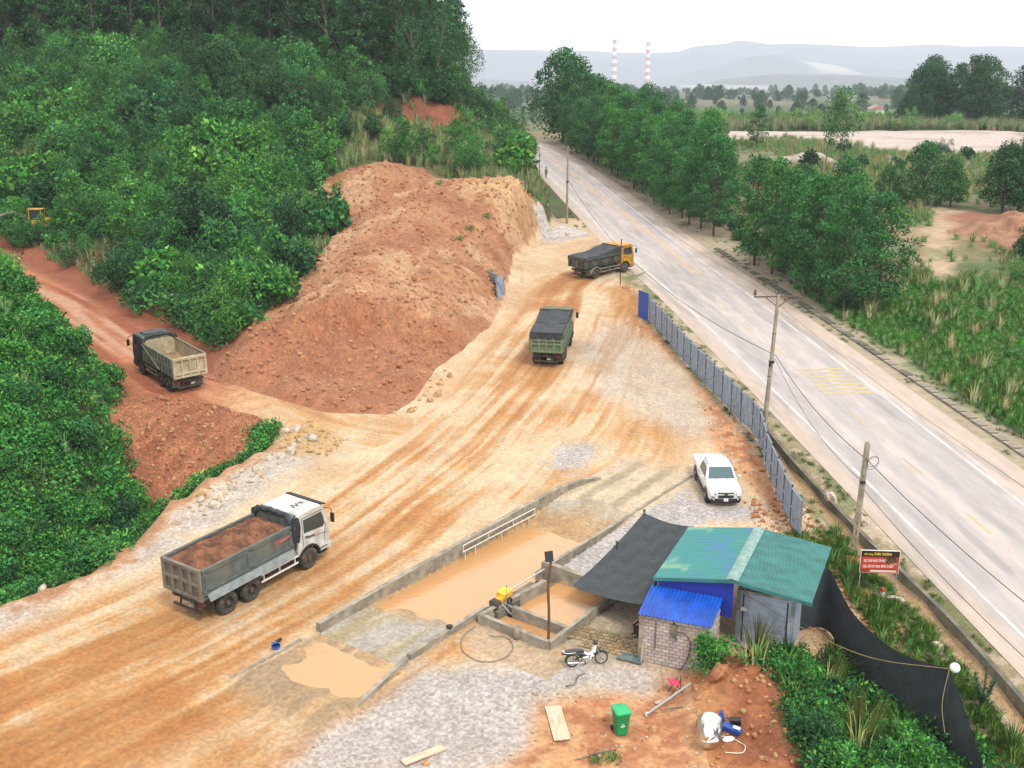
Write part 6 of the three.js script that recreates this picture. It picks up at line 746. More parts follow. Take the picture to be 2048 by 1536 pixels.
powerPole(16.35, 66.6, 9.7, 'concrete power pole with a braced cross-arm beside the fence', { arm: 1.55, clamp: true, lean: 0.4, turn: 0.1 }); powerPole(7.4, 145.6, 10.2, 'weathered concrete power pole at the foot of the grassy hill', { clamp: true }); powerPole(-1.3, 260, 9.2, 'far power pole with cross-arm at the crest of the road', { arm: 1.5 });
{ const p = thing('lattice_pole', 'slotted concrete pole with coiled cable behind the advertising board', 'pole', [17.3, landY(17.3, 50.2), -50.2]); const m = new MB(); for (const x of [-1, 1]) m.bar([x * 0.1, -0.3, 0], [x * 0.065 + 0.2, 5.6, 0], 0.07, 0.13); for (let k = 0; k < 13; k++) m.box(0.2 * (k * 0.44 + 0.2) / 5.6, k * 0.44 + 0.2, 0, 0.15, k > 8 ? 0.42 : 0.14, 0.12); m.build('shaft', poleConc, p); const c = new MB(); for (let k = 0; k < 2; k++) c.add(new THREE.TorusGeometry(0.3 + 0.05 * k, 0.012, 6, 30), M4(0.52, 4.7 - 0.1 * k, 0.1, 0.2, 0.2 + 0.2 * k, 0)); c.build('cable_coil', black, p); const b = new MB(); b.box(0.13, 3.6, 0, 0.24, 0.1, 0.24); b.build('clamp', black, p); }
{ const p = thing('lamp_post', 'crooked timber post with a black floodlight beside the settling tank', 'lamp post', [1.55, valley(41.5), -41.4]); new MB().tube([[0, -0.3, 0], [0.02, 1.4, 0], [-0.02, 2.6, 0], [0.08, 3.75, 0]], 0.06, 20, 7).build('pole', mapped(stained([128, 92, 64], [98, 72, 52], [1, 1]), 0.9), p); new MB().box(0, 4.0, -0.02, 0.36, 0.44, 0.1, -0.35, 0.4, 0.1, 0.02).build('floodlight', black, p); new MB().bar([0.08, 3.7, 0], [0.02, 3.95, 0], 0.05, 0.05).build('bracket', steelDark, p); }
for (const [x, D, h, lb] of [[11.1, 109, 4.6, 'thin rusty metal post in front of the yellow truck'], [4.8, 190.5, 4.6, 'thin dark post at the foot of the grassy hill beside the walker'], [-0.2, 249, 3.5, 'thin post beside the far power pole']]) { const p = thing('metal_post', lb, 'post', [x, landY(x, D), -D]); new MB().rod([0, -0.2, 0], [0, h, 0], 0.055).build('pole', mapped(stained([104, 60, 44], [84, 66, 54], [1, 1]), 0.8), p); new MB().box(0.04, h - 0.7, 0, 0.34, 0.16, 0.16).add(new THREE.CylinderGeometry(0.09, 0.05, 0.12, 8), M4(0, h, 0)).build('fitting', steelDark, p); }
function cable(label, pts, r = 0.016) { const c = new THREE.CatmullRomCurve3(pts.map(p => V3(...p))); tag(mesh('overhead_cable', new THREE.TubeGeometry(c, 60, r, 5), std([0.05, 0.05, 0.055], 0.7)), label, 'cable', 'overhead cables along the road'); }
const span = (a, b, sag, n = 8) => Array.from({ length: n + 1 }, (_, k) => { const t = k / n; return [lerp(a[0], b[0], t), lerp(a[1], b[1], t) - sag * 4 * t * (1 - t), lerp(a[2], b[2], t)]; });
{ const A = [16.8, 8.4, -66.4], Q = [7.4, 12.9, -145.5], K = [17.5, 7.2, -50.1]; cable('slack black cable from the hillside pole to the fence pole', span(Q, A, 2.6), 0.024); cable('slack black cable from the fence pole to the slotted pole', span(A, K, 0.5), 0.022); cable('second cable from the fence pole to the slotted pole', span([16.75, 8.2, -66.4], [17.55, 5.9, -50.1], 0.8), 0.014); cable('cable from the slotted pole on past the camera side', span(K, [21, 7.5, -20], 0.9), 0.02); cable('lower cable from the slotted pole on past the camera side', span([17.5, 5.6, -50.1], [20, 5.5, -22], 0.8), 0.016);
  for (const [s, lb] of [[-1, 'near'], [0, 'middle'], [1, 'outer']]) { cable(`high ${lb} conductor from the hillside pole to the cross-arm`, span([7.4 + s * 1.5, 18.2, -145.6], [16.7 + s * 1.5, 12.95 + (s ? 0 : 0.25), -66.6 + s * 0.15], 1.1), 0.009); cable(`high ${lb} conductor from the cross-arm over the road`, span([16.7 + s * 1.5, 12.95 + (s ? 0 : 0.25), -66.6 + s * 0.15], [24 + s * 1.5, 11, -6], 1.2), 0.009); } }
{ // advertising board
  const cv = document.createElement('canvas'); cv.width = 640; cv.height = 400; const x = cv.getContext('2d'); x.fillStyle = '#b8402c'; x.fillRect(0, 0, 640, 400); x.fillStyle = '#2a1410'; x.fillRect(0, 0, 640, 104); x.fillStyle = '#7c3020'; x.fillRect(0, 104, 640, 10); x.fillStyle = '#4a2c20'; x.beginPath(); x.ellipse(500, 170, 110, 66, 0, 0, 6.3); x.fill(); x.fillStyle = '#8a5c3c'; for (let k = 0; k < 7; k++) { x.beginPath(); x.ellipse(430 + k * 26, 160 + (k % 3) * 22, 16, 11, k, 0, 6.3); x.fill(); }
  const word = (t, px, py, w, h, col, marks = []) => { x.save(); x.fillStyle = col; x.font = `bold ${h}px sans-serif`; const m = x.measureText(t).width; x.translate(px, py); x.scale(w / m, 1.2); x.fillText(t, 0, 0); x.restore(); x.fillStyle = col; for (const [f, up] of marks) x.fillRect(px + w * f, up ? py - h * 1.06 : py + 3, w * 0.16, 6); };
  word('Nha', 48, 78, 62, 34, '#f2e03a', [[0.7, 1]]); word('hang', 122, 78, 78, 34, '#f2e03a', [[0.3, 1]]); word('TUAN', 212, 80, 112, 50, '#f2e03a', [[0.55, 1]]); word('TRUONG', 338, 80, 170, 50, '#f2e03a', [[0.5, 1]]);
  word('DAC', 46, 206, 66, 54, '#f6ece8', [[0.4, 1], [0.4, 0]]); word('SAN', 120, 204, 66, 54, '#f6ece8', [[0.4, 1]]); word('NGUA', 196, 202, 84, 54, '#f6ece8', [[0.6, 0]]); word('TAY', 292, 200, 56, 54, '#f6ece8', [[0.4, 1]]); word('BAC', 356, 200, 66, 54, '#f6ece8', [[0.4, 1]]);
  word('DAC', 42, 312, 68, 54, '#f6ece8', [[0.4, 1], [0.4, 0]]); word('SAN', 120, 310, 66, 54, '#f6ece8', [[0.4, 1]]); word('DE', 196, 308, 40, 54, '#f6ece8', [[0.6, 1]]); word('NINH', 250, 306, 82, 54, '#f6ece8'); word('BINH', 344, 304, 82, 54, '#f6ece8', [[0.3, 1]]); word('O', 440, 302, 24, 54, '#f6ece8', [[0.5, 1]]); word('DAY', 474, 302, 84, 54, '#f6ece8', [[0.4, 1]]); x.strokeStyle = '#e8dcd4'; x.lineWidth = 5; for (let k = 0; k < 6; k++) { x.beginPath(); x.moveTo(500 + k * 20, 250); x.lineTo(508 + k * 20, 214); x.stroke(); }
  x.fillStyle = '#e6d8c4'; x.fillRect(170, 352, 440, 34); x.fillStyle = '#5a1c16'; x.fillRect(0, 340, 640, 8); x.fillRect(8, 366, 110, 16);
  const tx = new THREE.CanvasTexture(cv); tx.colorSpace = THREE.SRGBColorSpace; const D = 45.55, xx = 16.95, o = thing('advertising_board', 'red and black restaurant advertising board on two thin posts', 'sign', [xx, valley(45.5) - 0.1, -D], -0.08); const f = mesh('face', new THREE.PlaneGeometry(1.72, 1.08), mapped(tx, 0.5, { color: new THREE.Color(0.7, 0.7, 0.7) }), o); f.position.set(0, 1.75, 0.035); new MB().box(0, 1.75, 0, 1.76, 1.12, 0.05).build('frame', std([0.7, 0.68, 0.66], 0.6), o); for (const s of [-0.82, 0.82]) new MB().rod([s, -0.3, -0.05], [s, 2.2, -0.05], 0.025).build('post', frameMat, o); new MB().bar([0.4, 1.2, -0.06], [0.82, 0.7, -0.06], 0.03, 0.03).build('brace', frameMat, o); }
// ditch lining and drains along the road
wallRun('ditch_wall', 'stained concrete wall of the roadside ditch', 'wall', [[20.35, 30, 0], [20.2, 34, 0], [19.95, 38.5, 0], [19.55, 43.3, 0], [18.95, 47.5, 0], [18.35, 51, 0], [17.85, 55, 0], [17.4, 59, 0], [17.05, 62.5, 0], [16.85, 65.9, 0], [16.4, 70, 0]], 0.22, 0.06, concreteDark, 0.6);
{ const o = thing('drain_cover', 'row of concrete drain slabs along the tree side of the road', 'drain'), r = rngOf(71); for (let D = 52; D < 128; D += 1.35) { const x = midX(D) + 7.75 - 0.004 * (D - 60), m = new MB(); m.box(0, 0, 0, 0.62, 0.16, 1.22, 0, 0, (r() - 0.5) * 0.04, 0.02); const q = m.build('slab', r() < 0.5 ? concrete : concreteDark, o); q.position.set(x, valley(D) + 0.07 + (r() - 0.5) * 0.04, -D); q.rotation.y = 0.1; } }

// ================================================================ PICKUP
function loft(sections, n) {                                  // sections: list of rings of n points [x,y,z]; closed round, capped
  const pos = [], idx = []; for (const s of sections) for (const p of s) pos.push(...p); const m = sections.length; for (let j = 0; j + 1 < m; j++) for (let i = 0; i < n; i++) { const a = j * n + i, b = j * n + (i + 1) % n; idx.push(a, b, a + n, b, b + n, a + n); }
  for (const [j, f] of [[0, 1], [m - 1, 0]]) { const c = pos.length / 3; let x = 0, y = 0, z = 0; for (const p of sections[j]) { x += p[0] / n; y += p[1] / n; z += p[2] / n; } pos.push(x, y, z); for (let i = 0; i < n; i++) { const a = j * n + i, b = j * n + (i + 1) % n; f ? idx.push(c, b, a) : idx.push(c, a, b); } }
  const g = new THREE.BufferGeometry(); g.setAttribute('position', new THREE.Float32BufferAttribute(pos, 3)); g.setIndex(idx); g.computeVertexNormals(); return toCreasedNormals(g, 0.7);
}
{
  const o = thing('pickup_truck', 'white double-cab pickup parked nose-on by the fence', 'pickup'), paint = new THREE.MeshPhysicalMaterial({ color: new THREE.Color(0.56, 0.56, 0.555), roughness: 0.3, clearcoat: 0.8, clearcoatRoughness: 0.08, side: THREE.DoubleSide }), dk = std([0.018, 0.02, 0.03], 0.4), glassP = new THREE.MeshPhysicalMaterial({ color: new THREE.Color(0.05, 0.09, 0.1), roughness: 0.05, side: THREE.DoubleSide });
  const sec = (x, w, y0, ys, yt, wt) => [[x, y0, -w * 0.86], [x, y0 + 0.08, -w * 0.97], [x, (y0 + ys) / 2, -w], [x, ys - 0.06, -w * 0.99], [x, ys, -w * 0.96], [x, yt, -wt], [x, yt + 0.025, -wt * 0.5], [x, yt + 0.03, 0], [x, yt + 0.025, wt * 0.5], [x, yt, wt], [x, ys, w * 0.96], [x, ys - 0.06, w * 0.99], [x, (y0 + ys) / 2, w], [x, y0 + 0.08, w * 0.97], [x, y0, w * 0.86], [x, y0 - 0.02, 0]];
  mesh('body', metreUV(loft([[-1.28, 0.84, 0.6, 0.94, 0.98, 0.8], [-1.2, 0.91, 0.48, 1.02, 1.05, 0.85], [0.6, 0.94, 0.4, 1.04, 1.07, 0.87], [2.6, 0.94, 0.38, 1.02, 1.07, 0.86], [2.8, 0.94, 0.4, 1.02, 1.12, 0.82], [3.3, 0.94, 0.42, 1.0, 1.1, 0.78], [3.62, 0.935, 0.42, 0.98, 1.07, 0.74], [3.8, 0.91, 0.4, 0.95, 1.03, 0.7], [3.9, 0.88, 0.4, 0.9, 0.97, 0.66], [3.96, 0.84, 0.42, 0.82, 0.88, 0.62], [3.985, 0.8, 0.46, 0.7, 0.76, 0.58]].map(a => sec(...a)), 16)), paint, o); const body = o.children[0];
  const ring = (y, xa, xb, w) => { const r = 0.14, out = []; for (const [cx, cz, a0] of [[xb - r, w - r, 0], [xa + r, w - r, 1], [xa + r, -w + r, 2], [xb - r, -w + r, 3]]) for (let k = 0; k < 4; k++) { const a = (a0 + k / 3) * Math.PI / 2; out.push([cx + Math.sin(a + Math.PI / 2) * r, y, cz + Math.sin(a) * r * 1]); } return out; };
  const ring2 = (y, xa, xb, w) => { const out = [], r = 0.12; const cs = [[xb - r, w - r, 0], [xa + r, w - r, 90], [xa + r, -w + r, 180], [xb - r, -w + r, 270]]; for (const [cx, cz, a0] of cs) for (let k = 0; k < 4; k++) { const a = (a0 + k * 30) * Math.PI / 180; out.push([cx + Math.cos(a) * r, y, cz + Math.sin(a) * r]); } return out; };
  const RG = [[1.03, 0.66, 2.84, 0.88], [1.2, 0.7, 2.62, 0.855], [1.62, 0.84, 2.12, 0.73], [1.74, 0.9, 1.98, 0.66], [1.79, 1.0, 1.86, 0.56]]; mesh('cab', metreUV(loft(RG.map(a => ring2(...a)), 16)), paint, o); const cabP = o.children[1];
  const quad = (name, p, mat, par, t = 0.012) => { const g = new THREE.BufferGeometry(), q = p.map(v => V3(...v)), n = q[1].clone().sub(q[0]).cross(q[3].clone().sub(q[0])).normalize(); const mk = k => q.map(v => v.clone().addScaledVector(n, k)); const A = mk(t), Bq = mk(-t), pos = []; const f = (a, b, c, d) => { for (const v of [a, b, c, a, c, d]) pos.push(v.x, v.y, v.z); }; f(A[0], A[1], A[2], A[3]); f(Bq[3], Bq[2], Bq[1], Bq[0]); for (let k = 0; k < 4; k++) f(A[(k + 1) % 4], A[k], Bq[k], Bq[(k + 1) % 4]); g.setAttribute('position', new THREE.Float32BufferAttribute(pos, 3)); g.computeVertexNormals(); return mesh(name, metreUV(g), mat, par); };
  quad('windscreen', [[2.66, 1.17, 0.74], [2.66, 1.17, -0.74], [2.12, 1.64, -0.61], [2.12, 1.64, 0.61]], glassP, cabP, 0.018); quad('rear_window', [[0.69, 1.22, -0.7], [0.69, 1.22, 0.7], [0.84, 1.6, 0.6], [0.84, 1.6, -0.6]], glassP, cabP, 0.018);
  for (const s of [-1, 1]) { quad('side_window', [[1.72, 1.15, s * 0.868], [2.5, 1.15, s * 0.868], [2.08, 1.6, s * 0.742], [1.72, 1.62, s * 0.736]], glassP, cabP, 0.014); quad('side_window', [[0.82, 1.15, s * 0.868], [1.64, 1.15, s * 0.868], [1.64, 1.62, s * 0.736], [0.98, 1.6, s * 0.742]], glassP, cabP, 0.014);
    const rr = new MB(); rr.tube([[0.98, 1.76, s * 0.66], [1.05, 1.83, s * 0.65], [1.85, 1.83, s * 0.65], [1.98, 1.75, s * 0.66]], 0.022, 16, 6); rr.build('roof_rail', std([0.16, 0.17, 0.2], 0.4), o);
    const mi = new MB(); mi.box(2.42, 1.2, s * 1.06, 0.12, 0.17, 0.2, 0, 0, 0, 0.04); mi.bar([2.45, 1.13, s * 0.9], [2.43, 1.15, s * 1.0], 0.04, 0.04); mi.build('mirror', std([0.62, 0.6, 0.66], 0.3), o);
    quad('headlight', [[4.0, 0.74, s * 0.5], [3.9, 0.76, s * 0.88], [3.76, 0.94, s * 0.9], [3.93, 0.9, s * 0.58]], std([0.3, 0.33, 0.42], 0.12), o, 0.03); quad('fog_recess', [[4.02, 0.44, s * 0.42], [3.94, 0.44, s * 0.8], [3.95, 0.56, s * 0.8], [4.02, 0.54, s * 0.46]], dk, o, 0.03); const fg = new MB(); fg.add(new THREE.CylinderGeometry(0.045, 0.045, 0.05, 12).rotateZ(Math.PI / 2), M4(4.0, 0.5, s * 0.66)); fg.build('fog_light', lampGlass, o); const sl = new MB(); sl.box(3.97, 0.65, s * 0.66, 0.06, 0.05, 0.3, 0, s * 0.25, 0); sl.build('vent_slot', dk, o);
    for (const x of [0, 3.1]) { const a = new MB(); a.add(new THREE.CylinderGeometry(0.46, 0.46, 0.16, 28).rotateX(Math.PI / 2), M4(x, 0.42, s * 0.868)); a.build('wheel_arch', dk, o); wheel(o, x, s * 0.86, 0.38, 0.25, std([0.35, 0.35, 0.36], 0.35, { metalness: 0.7 }), { rim: 0.23, bolts: 6, deep: 0.03 }); }
    const dh = new MB(); dh.box(1.8, 0.98, s * 0.945, 0.16, 0.035, 0.03); dh.box(0.95, 0.98, s * 0.945, 0.16, 0.035, 0.03); dh.build('door_handles', chrome, body); const st = new MB(); st.box(1.55, 0.36, s * 0.93, 2.0, 0.06, 0.14, 0, 0, 0, 0.02); st.build('side_step', dk, o); }
  const gr = new MB(); gr.box(3.985, 0.87, 0, 0.06, 0.05, 0.9); gr.build('upper_grille', dk, o); const g2 = new MB(); g2.box(3.995, 0.67, 0, 0.06, 0.14, 0.86, 0, 0, 0, 0.02); for (let k = 0; k < 3; k++) g2.box(4.03, 0.63 + k * 0.04, 0, 0.01, 0.012, 0.8); g2.build('lower_grille', dk, o); const em = new MB(); em.box(4.0, 0.78, 0, 0.05, 0.05, 0.2); em.box(4.002, 0.78, 0, 0.052, 0.08, 0.08); em.build('emblem', std([0.1, 0.09, 0.07], 0.3, { metalness: 0.6 }), o); const bp = new MB(); bp.box(3.95, 0.47, 0, 0.18, 0.17, 0.84, 0, 0, 0, 0.03); bp.build('bumper_centre', std([0.03, 0.03, 0.06], 0.5), o);
  const cv = document.createElement('canvas'); cv.width = 96; cv.height = 72; const x = cv.getContext('2d'); x.fillStyle = '#e8e6e2'; x.fillRect(0, 0, 96, 72); x.fillStyle = '#8a8690'; for (let k = 0; k < 4; k++) { x.fillRect(22 + k * 14, 12, 9, 20); x.fillRect(18 + k * 16, 40, 11, 20); } const tx = new THREE.CanvasTexture(cv); tx.colorSpace = THREE.SRGBColorSpace; const pl = new MB(); pl.box(4.045, 0.49, 0, 0.012, 0.165, 0.24); pl.build('number_plate', std([0.75, 0.75, 0.72], 0.5), o); const face = mesh('plate_print', new THREE.PlaneGeometry(0.23, 0.155), mapped(tx, 0.5), o.children[o.children.length - 1]); face.position.set(4.0535, 0.49, 0); face.rotation.y = Math.PI / 2;
  for (const z of [0.3, -0.25]) { const wp = new MB(); wp.rod([2.68, 1.17, z], [2.6, 1.22, z - 0.5], 0.01, 0.01, 5); wp.build('wiper', dk, cabP); }
  park(o, 11.62, 59.0, 0.02, -1, valley(57.5) + 0.0); o.position.y = valley(59) + 0.01;
}
// ================================================================ MOTORBIKE
{
  const o = thing('motorbike', 'small white and black motorbike parked on the gravel', 'motorbike'), white = std([0.78, 0.78, 0.76], 0.3), seatM = std([0.035, 0.045, 0.045], 0.6), alu = std([0.5, 0.49, 0.44], 0.35, { metalness: 0.6 });
  for (const x of [0, 1.24]) { const w = new THREE.Group(); w.name = 'wheel'; w.position.set(x, 0.29, 0); o.add(w); mesh('tyre', new THREE.TorusGeometry(0.255, 0.036, 10, 36), rubber, w); const m = new MB(); m.add(new THREE.TorusGeometry(0.215, 0.016, 6, 36)); m.add(new THREE.CylinderGeometry(0.055, 0.055, 0.12, 12).rotateX(Math.PI / 2)); for (let k = 0; k < 18; k++) { const a = k * 6.283 / 18; m.rod([Math.cos(a) * 0.05, Math.sin(a) * 0.05, k % 2 ? 0.04 : -0.04], [Math.cos(a + 0.3) * 0.212, Math.sin(a + 0.3) * 0.212, 0], 0.004, 0.004, 4); } m.build('rim', alu, w); }
  const B = (name, mat, f) => { const m = new MB(); f(m); return m.build(name, mat, o); };
  B('seat', seatM, m => m.add(loft([[-0.32, 0.72, 0.05], [-0.28, 0.77, 0.1], [0.0, 0.79, 0.12], [0.25, 0.775, 0.115], [0.42, 0.74, 0.09], [0.5, 0.7, 0.04]].map(([x, y, w]) => Array.from({ length: 12 }, (_, k) => { const a = k / 12 * 6.283; return [x, y + Math.sin(a) * 0.045 - 0.03, Math.cos(a) * w]; })), 12)));
  B('tail_fairing', seatM, m => m.add(loft([[-0.42, 0.66, 0.05, 0.05], [-0.2, 0.64, 0.1, 0.08], [0.2, 0.6, 0.1, 0.1], [0.46, 0.56, 0.07, 0.08]].map(([x, y, w, h]) => Array.from({ length: 10 }, (_, k) => { const a = k / 10 * 6.283; return [x, y + Math.sin(a) * h, Math.cos(a) * w]; })), 10))); B('tail_light', redLamp, m => m.box(-0.43, 0.66, 0, 0.06, 0.1, 0.16, 0, 0, 0, 0.02)); B('grab_rail', white, m => m.tube([[0.1, 0.7, 0.13], [-0.3, 0.72, 0.13], [-0.42, 0.76, 0], [-0.3, 0.72, -0.13], [0.1, 0.7, -0.13]], 0.014, 30, 6));
  B('leg_shield', white, m => { m.add(loft([[0.98, 0.9, 0.1, 0.05], [0.93, 0.72, 0.19, 0.05], [0.86, 0.52, 0.2, 0.06], [0.76, 0.36, 0.15, 0.06], [0.7, 0.28, 0.08, 0.04]].map(([x, y, w, d]) => Array.from({ length: 12 }, (_, k) => { const a = k / 12 * 6.283; return [x + Math.sin(a) * d, y, Math.cos(a) * w]; })), 12)); m.add(loft([[0.5, 0.6, 0.06], [0.66, 0.5, 0.07], [0.84, 0.52, 0.06]].map(([x, y, w]) => Array.from({ length: 8 }, (_, k) => { const a = k / 8 * 6.283; return [x, y + Math.sin(a) * 0.06, Math.cos(a) * w]; })), 8)); }); B('shield_vents', black, m => { for (const s of [-1, 1]) for (const [x, y] of [[0.91, 0.6], [0.83, 0.42]]) m.add(new THREE.SphereGeometry(0.04, 8, 6), M4(x - 0.03, y, s * 0.185)); });
  B('handlebar', seatM, m => { m.add(new THREE.SphereGeometry(0.1, 14, 10), M4(0.98, 0.98, 0, 0, 0, 0, [1.2, 0.9, 1.1])); m.tube([[0.86, 1.03, 0.33], [0.93, 1.01, 0.15], [0.95, 1.0, 0], [0.93, 1.01, -0.15], [0.86, 1.03, -0.33]], 0.018, 24, 6); }); B('headlight', lampGlass, m => m.add(new THREE.SphereGeometry(0.07, 12, 8), M4(1.06, 0.97, 0, 0, 0, 0, [0.6, 0.8, 1]))); for (const s of [-1, 1]) { B('mirror', black, m => { m.rod([0.9, 1.03, s * 0.25], [0.86, 1.18, s * 0.32], 0.008, 0.008, 5); m.add(new THREE.SphereGeometry(0.055, 10, 8), M4(0.86, 1.2, s * 0.33, 0, 0, 0, [0.4, 0.8, 1.2])); }); B('fork_leg', alu, m => m.rod([1.02, 0.78, s * 0.07], [1.24, 0.29, s * 0.075], 0.02)); B('shock_absorber', chrome, m => m.rod([0.02, 0.3, s * 0.11], [0.14, 0.6, s * 0.11], 0.022)); }
  B('front_mudguard', seatM, m => { const p = []; for (let k = 0; k <= 8; k++) { const a = 0.5 + k * 0.28; p.push([1.24 + Math.cos(a) * 0.325, 0.29 + Math.sin(a) * 0.325]); } for (let k = 8; k >= 0; k--) { const a = 0.5 + k * 0.28; p.push([1.24 + Math.cos(a) * 0.31, 0.29 + Math.sin(a) * 0.31]); } m.prism(p, 0.1, M4(0, 0, -0.05)); m.box(1.12, 0.66, 0, 0.16, 0.1, 0.16, 0, 0, 0.4, 0.03); }); B('rear_mudguard', seatM, m => { const p = []; for (let k = 0; k <= 8; k++) { const a = 1.3 + k * 0.24; p.push([Math.cos(a) * 0.33, 0.29 + Math.sin(a) * 0.33]); } for (let k = 8; k >= 0; k--) { const a = 1.3 + k * 0.24; p.push([Math.cos(a) * 0.31, 0.29 + Math.sin(a) * 0.31]); } m.prism(p, 0.11, M4(0, 0, -0.055)); });
  B('engine', alu, m => { m.box(0.56, 0.36, 0, 0.3, 0.2, 0.24, 0, 0, 0.1, 0.05); m.add(new THREE.CylinderGeometry(0.09, 0.09, 0.28, 14).rotateX(Math.PI / 2), M4(0.6, 0.33, 0)); for (let k = 0; k < 5; k++) m.box(0.72 + k * 0.03, 0.4, 0, 0.012, 0.12, 0.14); }); B('exhaust', chrome, m => { m.tube([[0.66, 0.26, 0.1], [0.4, 0.22, 0.14], [0.2, 0.24, 0.15]], 0.022, 12, 6); m.rod([0.22, 0.25, 0.15], [-0.25, 0.29, 0.16], 0.045, 0.05, 12); }); B('frame', black, m => { m.bar([0.86, 0.5, 0], [0.3, 0.42, 0], 0.06, 0.08); m.bar([0.3, 0.42, 0], [0, 0.29, 0.08], 0.03, 0.05); m.bar([0.3, 0.42, 0], [0, 0.29, -0.08], 0.03, 0.05); m.bar([0.1, 0.66, 0], [0.4, 0.4, 0], 0.05, 0.05); m.box(0.5, 0.24, 0, 0.06, 0.03, 0.5); m.bar([0.45, 0.25, -0.1], [0.4, 0.02, -0.26], 0.025, 0.025); });
  park(o, 2.49, 39.55, 1.21, 0.26, landY(2.9, 39.6) + 0.0); o.rotateX(-0.09);
}
// ================================================================ PEOPLE
function bodyMesh(bones, res, cell) {                         // bones: [a, b, ra, rb, colour, blend]; one continuous skin by marching cubes
  const lo = V3(1e9, 1e9, 1e9), hi = V3(-1e9, -1e9, -1e9); for (const [a, b, r, q] of bones) for (const [p, s] of [[a, r], [b, q]]) { lo.min(V3(p[0] - s, p[1] - s, p[2] - s)); hi.max(V3(p[0] + s, p[1] + s, p[2] + s)); } const c = lo.clone().add(hi).multiplyScalar(0.5), half = Math.max(hi.x - lo.x, hi.y - lo.y, hi.z - lo.z) / 2 * 1.12;
  const sd = (p, b) => { const [A, Bp, r, q] = b, dx = Bp[0] - A[0], dy = Bp[1] - A[1], dz = Bp[2] - A[2], t = clamp(((p[0] - A[0]) * dx + (p[1] - A[1]) * dy + (p[2] - A[2]) * dz) / (dx * dx + dy * dy + dz * dz + 1e-9)); return Math.hypot(p[0] - A[0] - dx * t, p[1] - A[1] - dy * t, p[2] - A[2] - dz * t) - lerp(r, q, t); };
  const mc = new MarchingCubes(res, std(0xffffff), false, false, 60000); mc.isolation = 0; const k0 = 0.035;
  for (let z = 0; z < res; z++) for (let y = 0; y < res; y++) for (let x = 0; x < res; x++) { const h = res / 2, p = [c.x + (x - h) / h * half, c.y + (y - h) / h * half, c.z + (z - h) / h * half]; let d = 9; for (const b of bones) { const e = sd(p, b), m = Math.max(k0 - Math.abs(d - e), 0) / k0; d = Math.min(d, e) - m * m * k0 * 0.25; } mc.field[z * res * res + y * res + x] = -d; }
  mc.update(); const n = mc.count, pos = new Float32Array(n * 3), nor = new Float32Array(n * 3), col = new Float32Array(n * 3);
  for (let i = 0; i < n; i++) { const p = [0, 1, 2].map(k => [c.x, c.y, c.z][k] + mc.positionArray[i * 3 + k] * half); let bd = 9, bc = [0, 0, 0]; for (const b of bones) { const e = sd(p, b); if (e < bd) { bd = e; bc = b[4]; } } for (let k = 0; k < 3; k++) { pos[i * 3 + k] = p[k]; nor[i * 3 + k] = mc.normalArray[i * 3 + k]; col[i * 3 + k] = bc[k]; } }
  const g = new THREE.BufferGeometry(); g.setAttribute('position', new THREE.BufferAttribute(pos, 3)); g.setAttribute('color', new THREE.BufferAttribute(col, 3)); g.computeVertexNormals(); return mergeVertices(g, 1e-4);
}
const skinMat = new THREE.MeshStandardMaterial({ vertexColors: true, roughness: 0.8, side: THREE.DoubleSide }), skin = [0.36, 0.2, 0.13], hairC = [0.012, 0.011, 0.01];
function smoothBody(g) { g.deleteAttribute('normal'); g = mergeVertices(g, 1e-4); g.computeVertexNormals(); return g; }
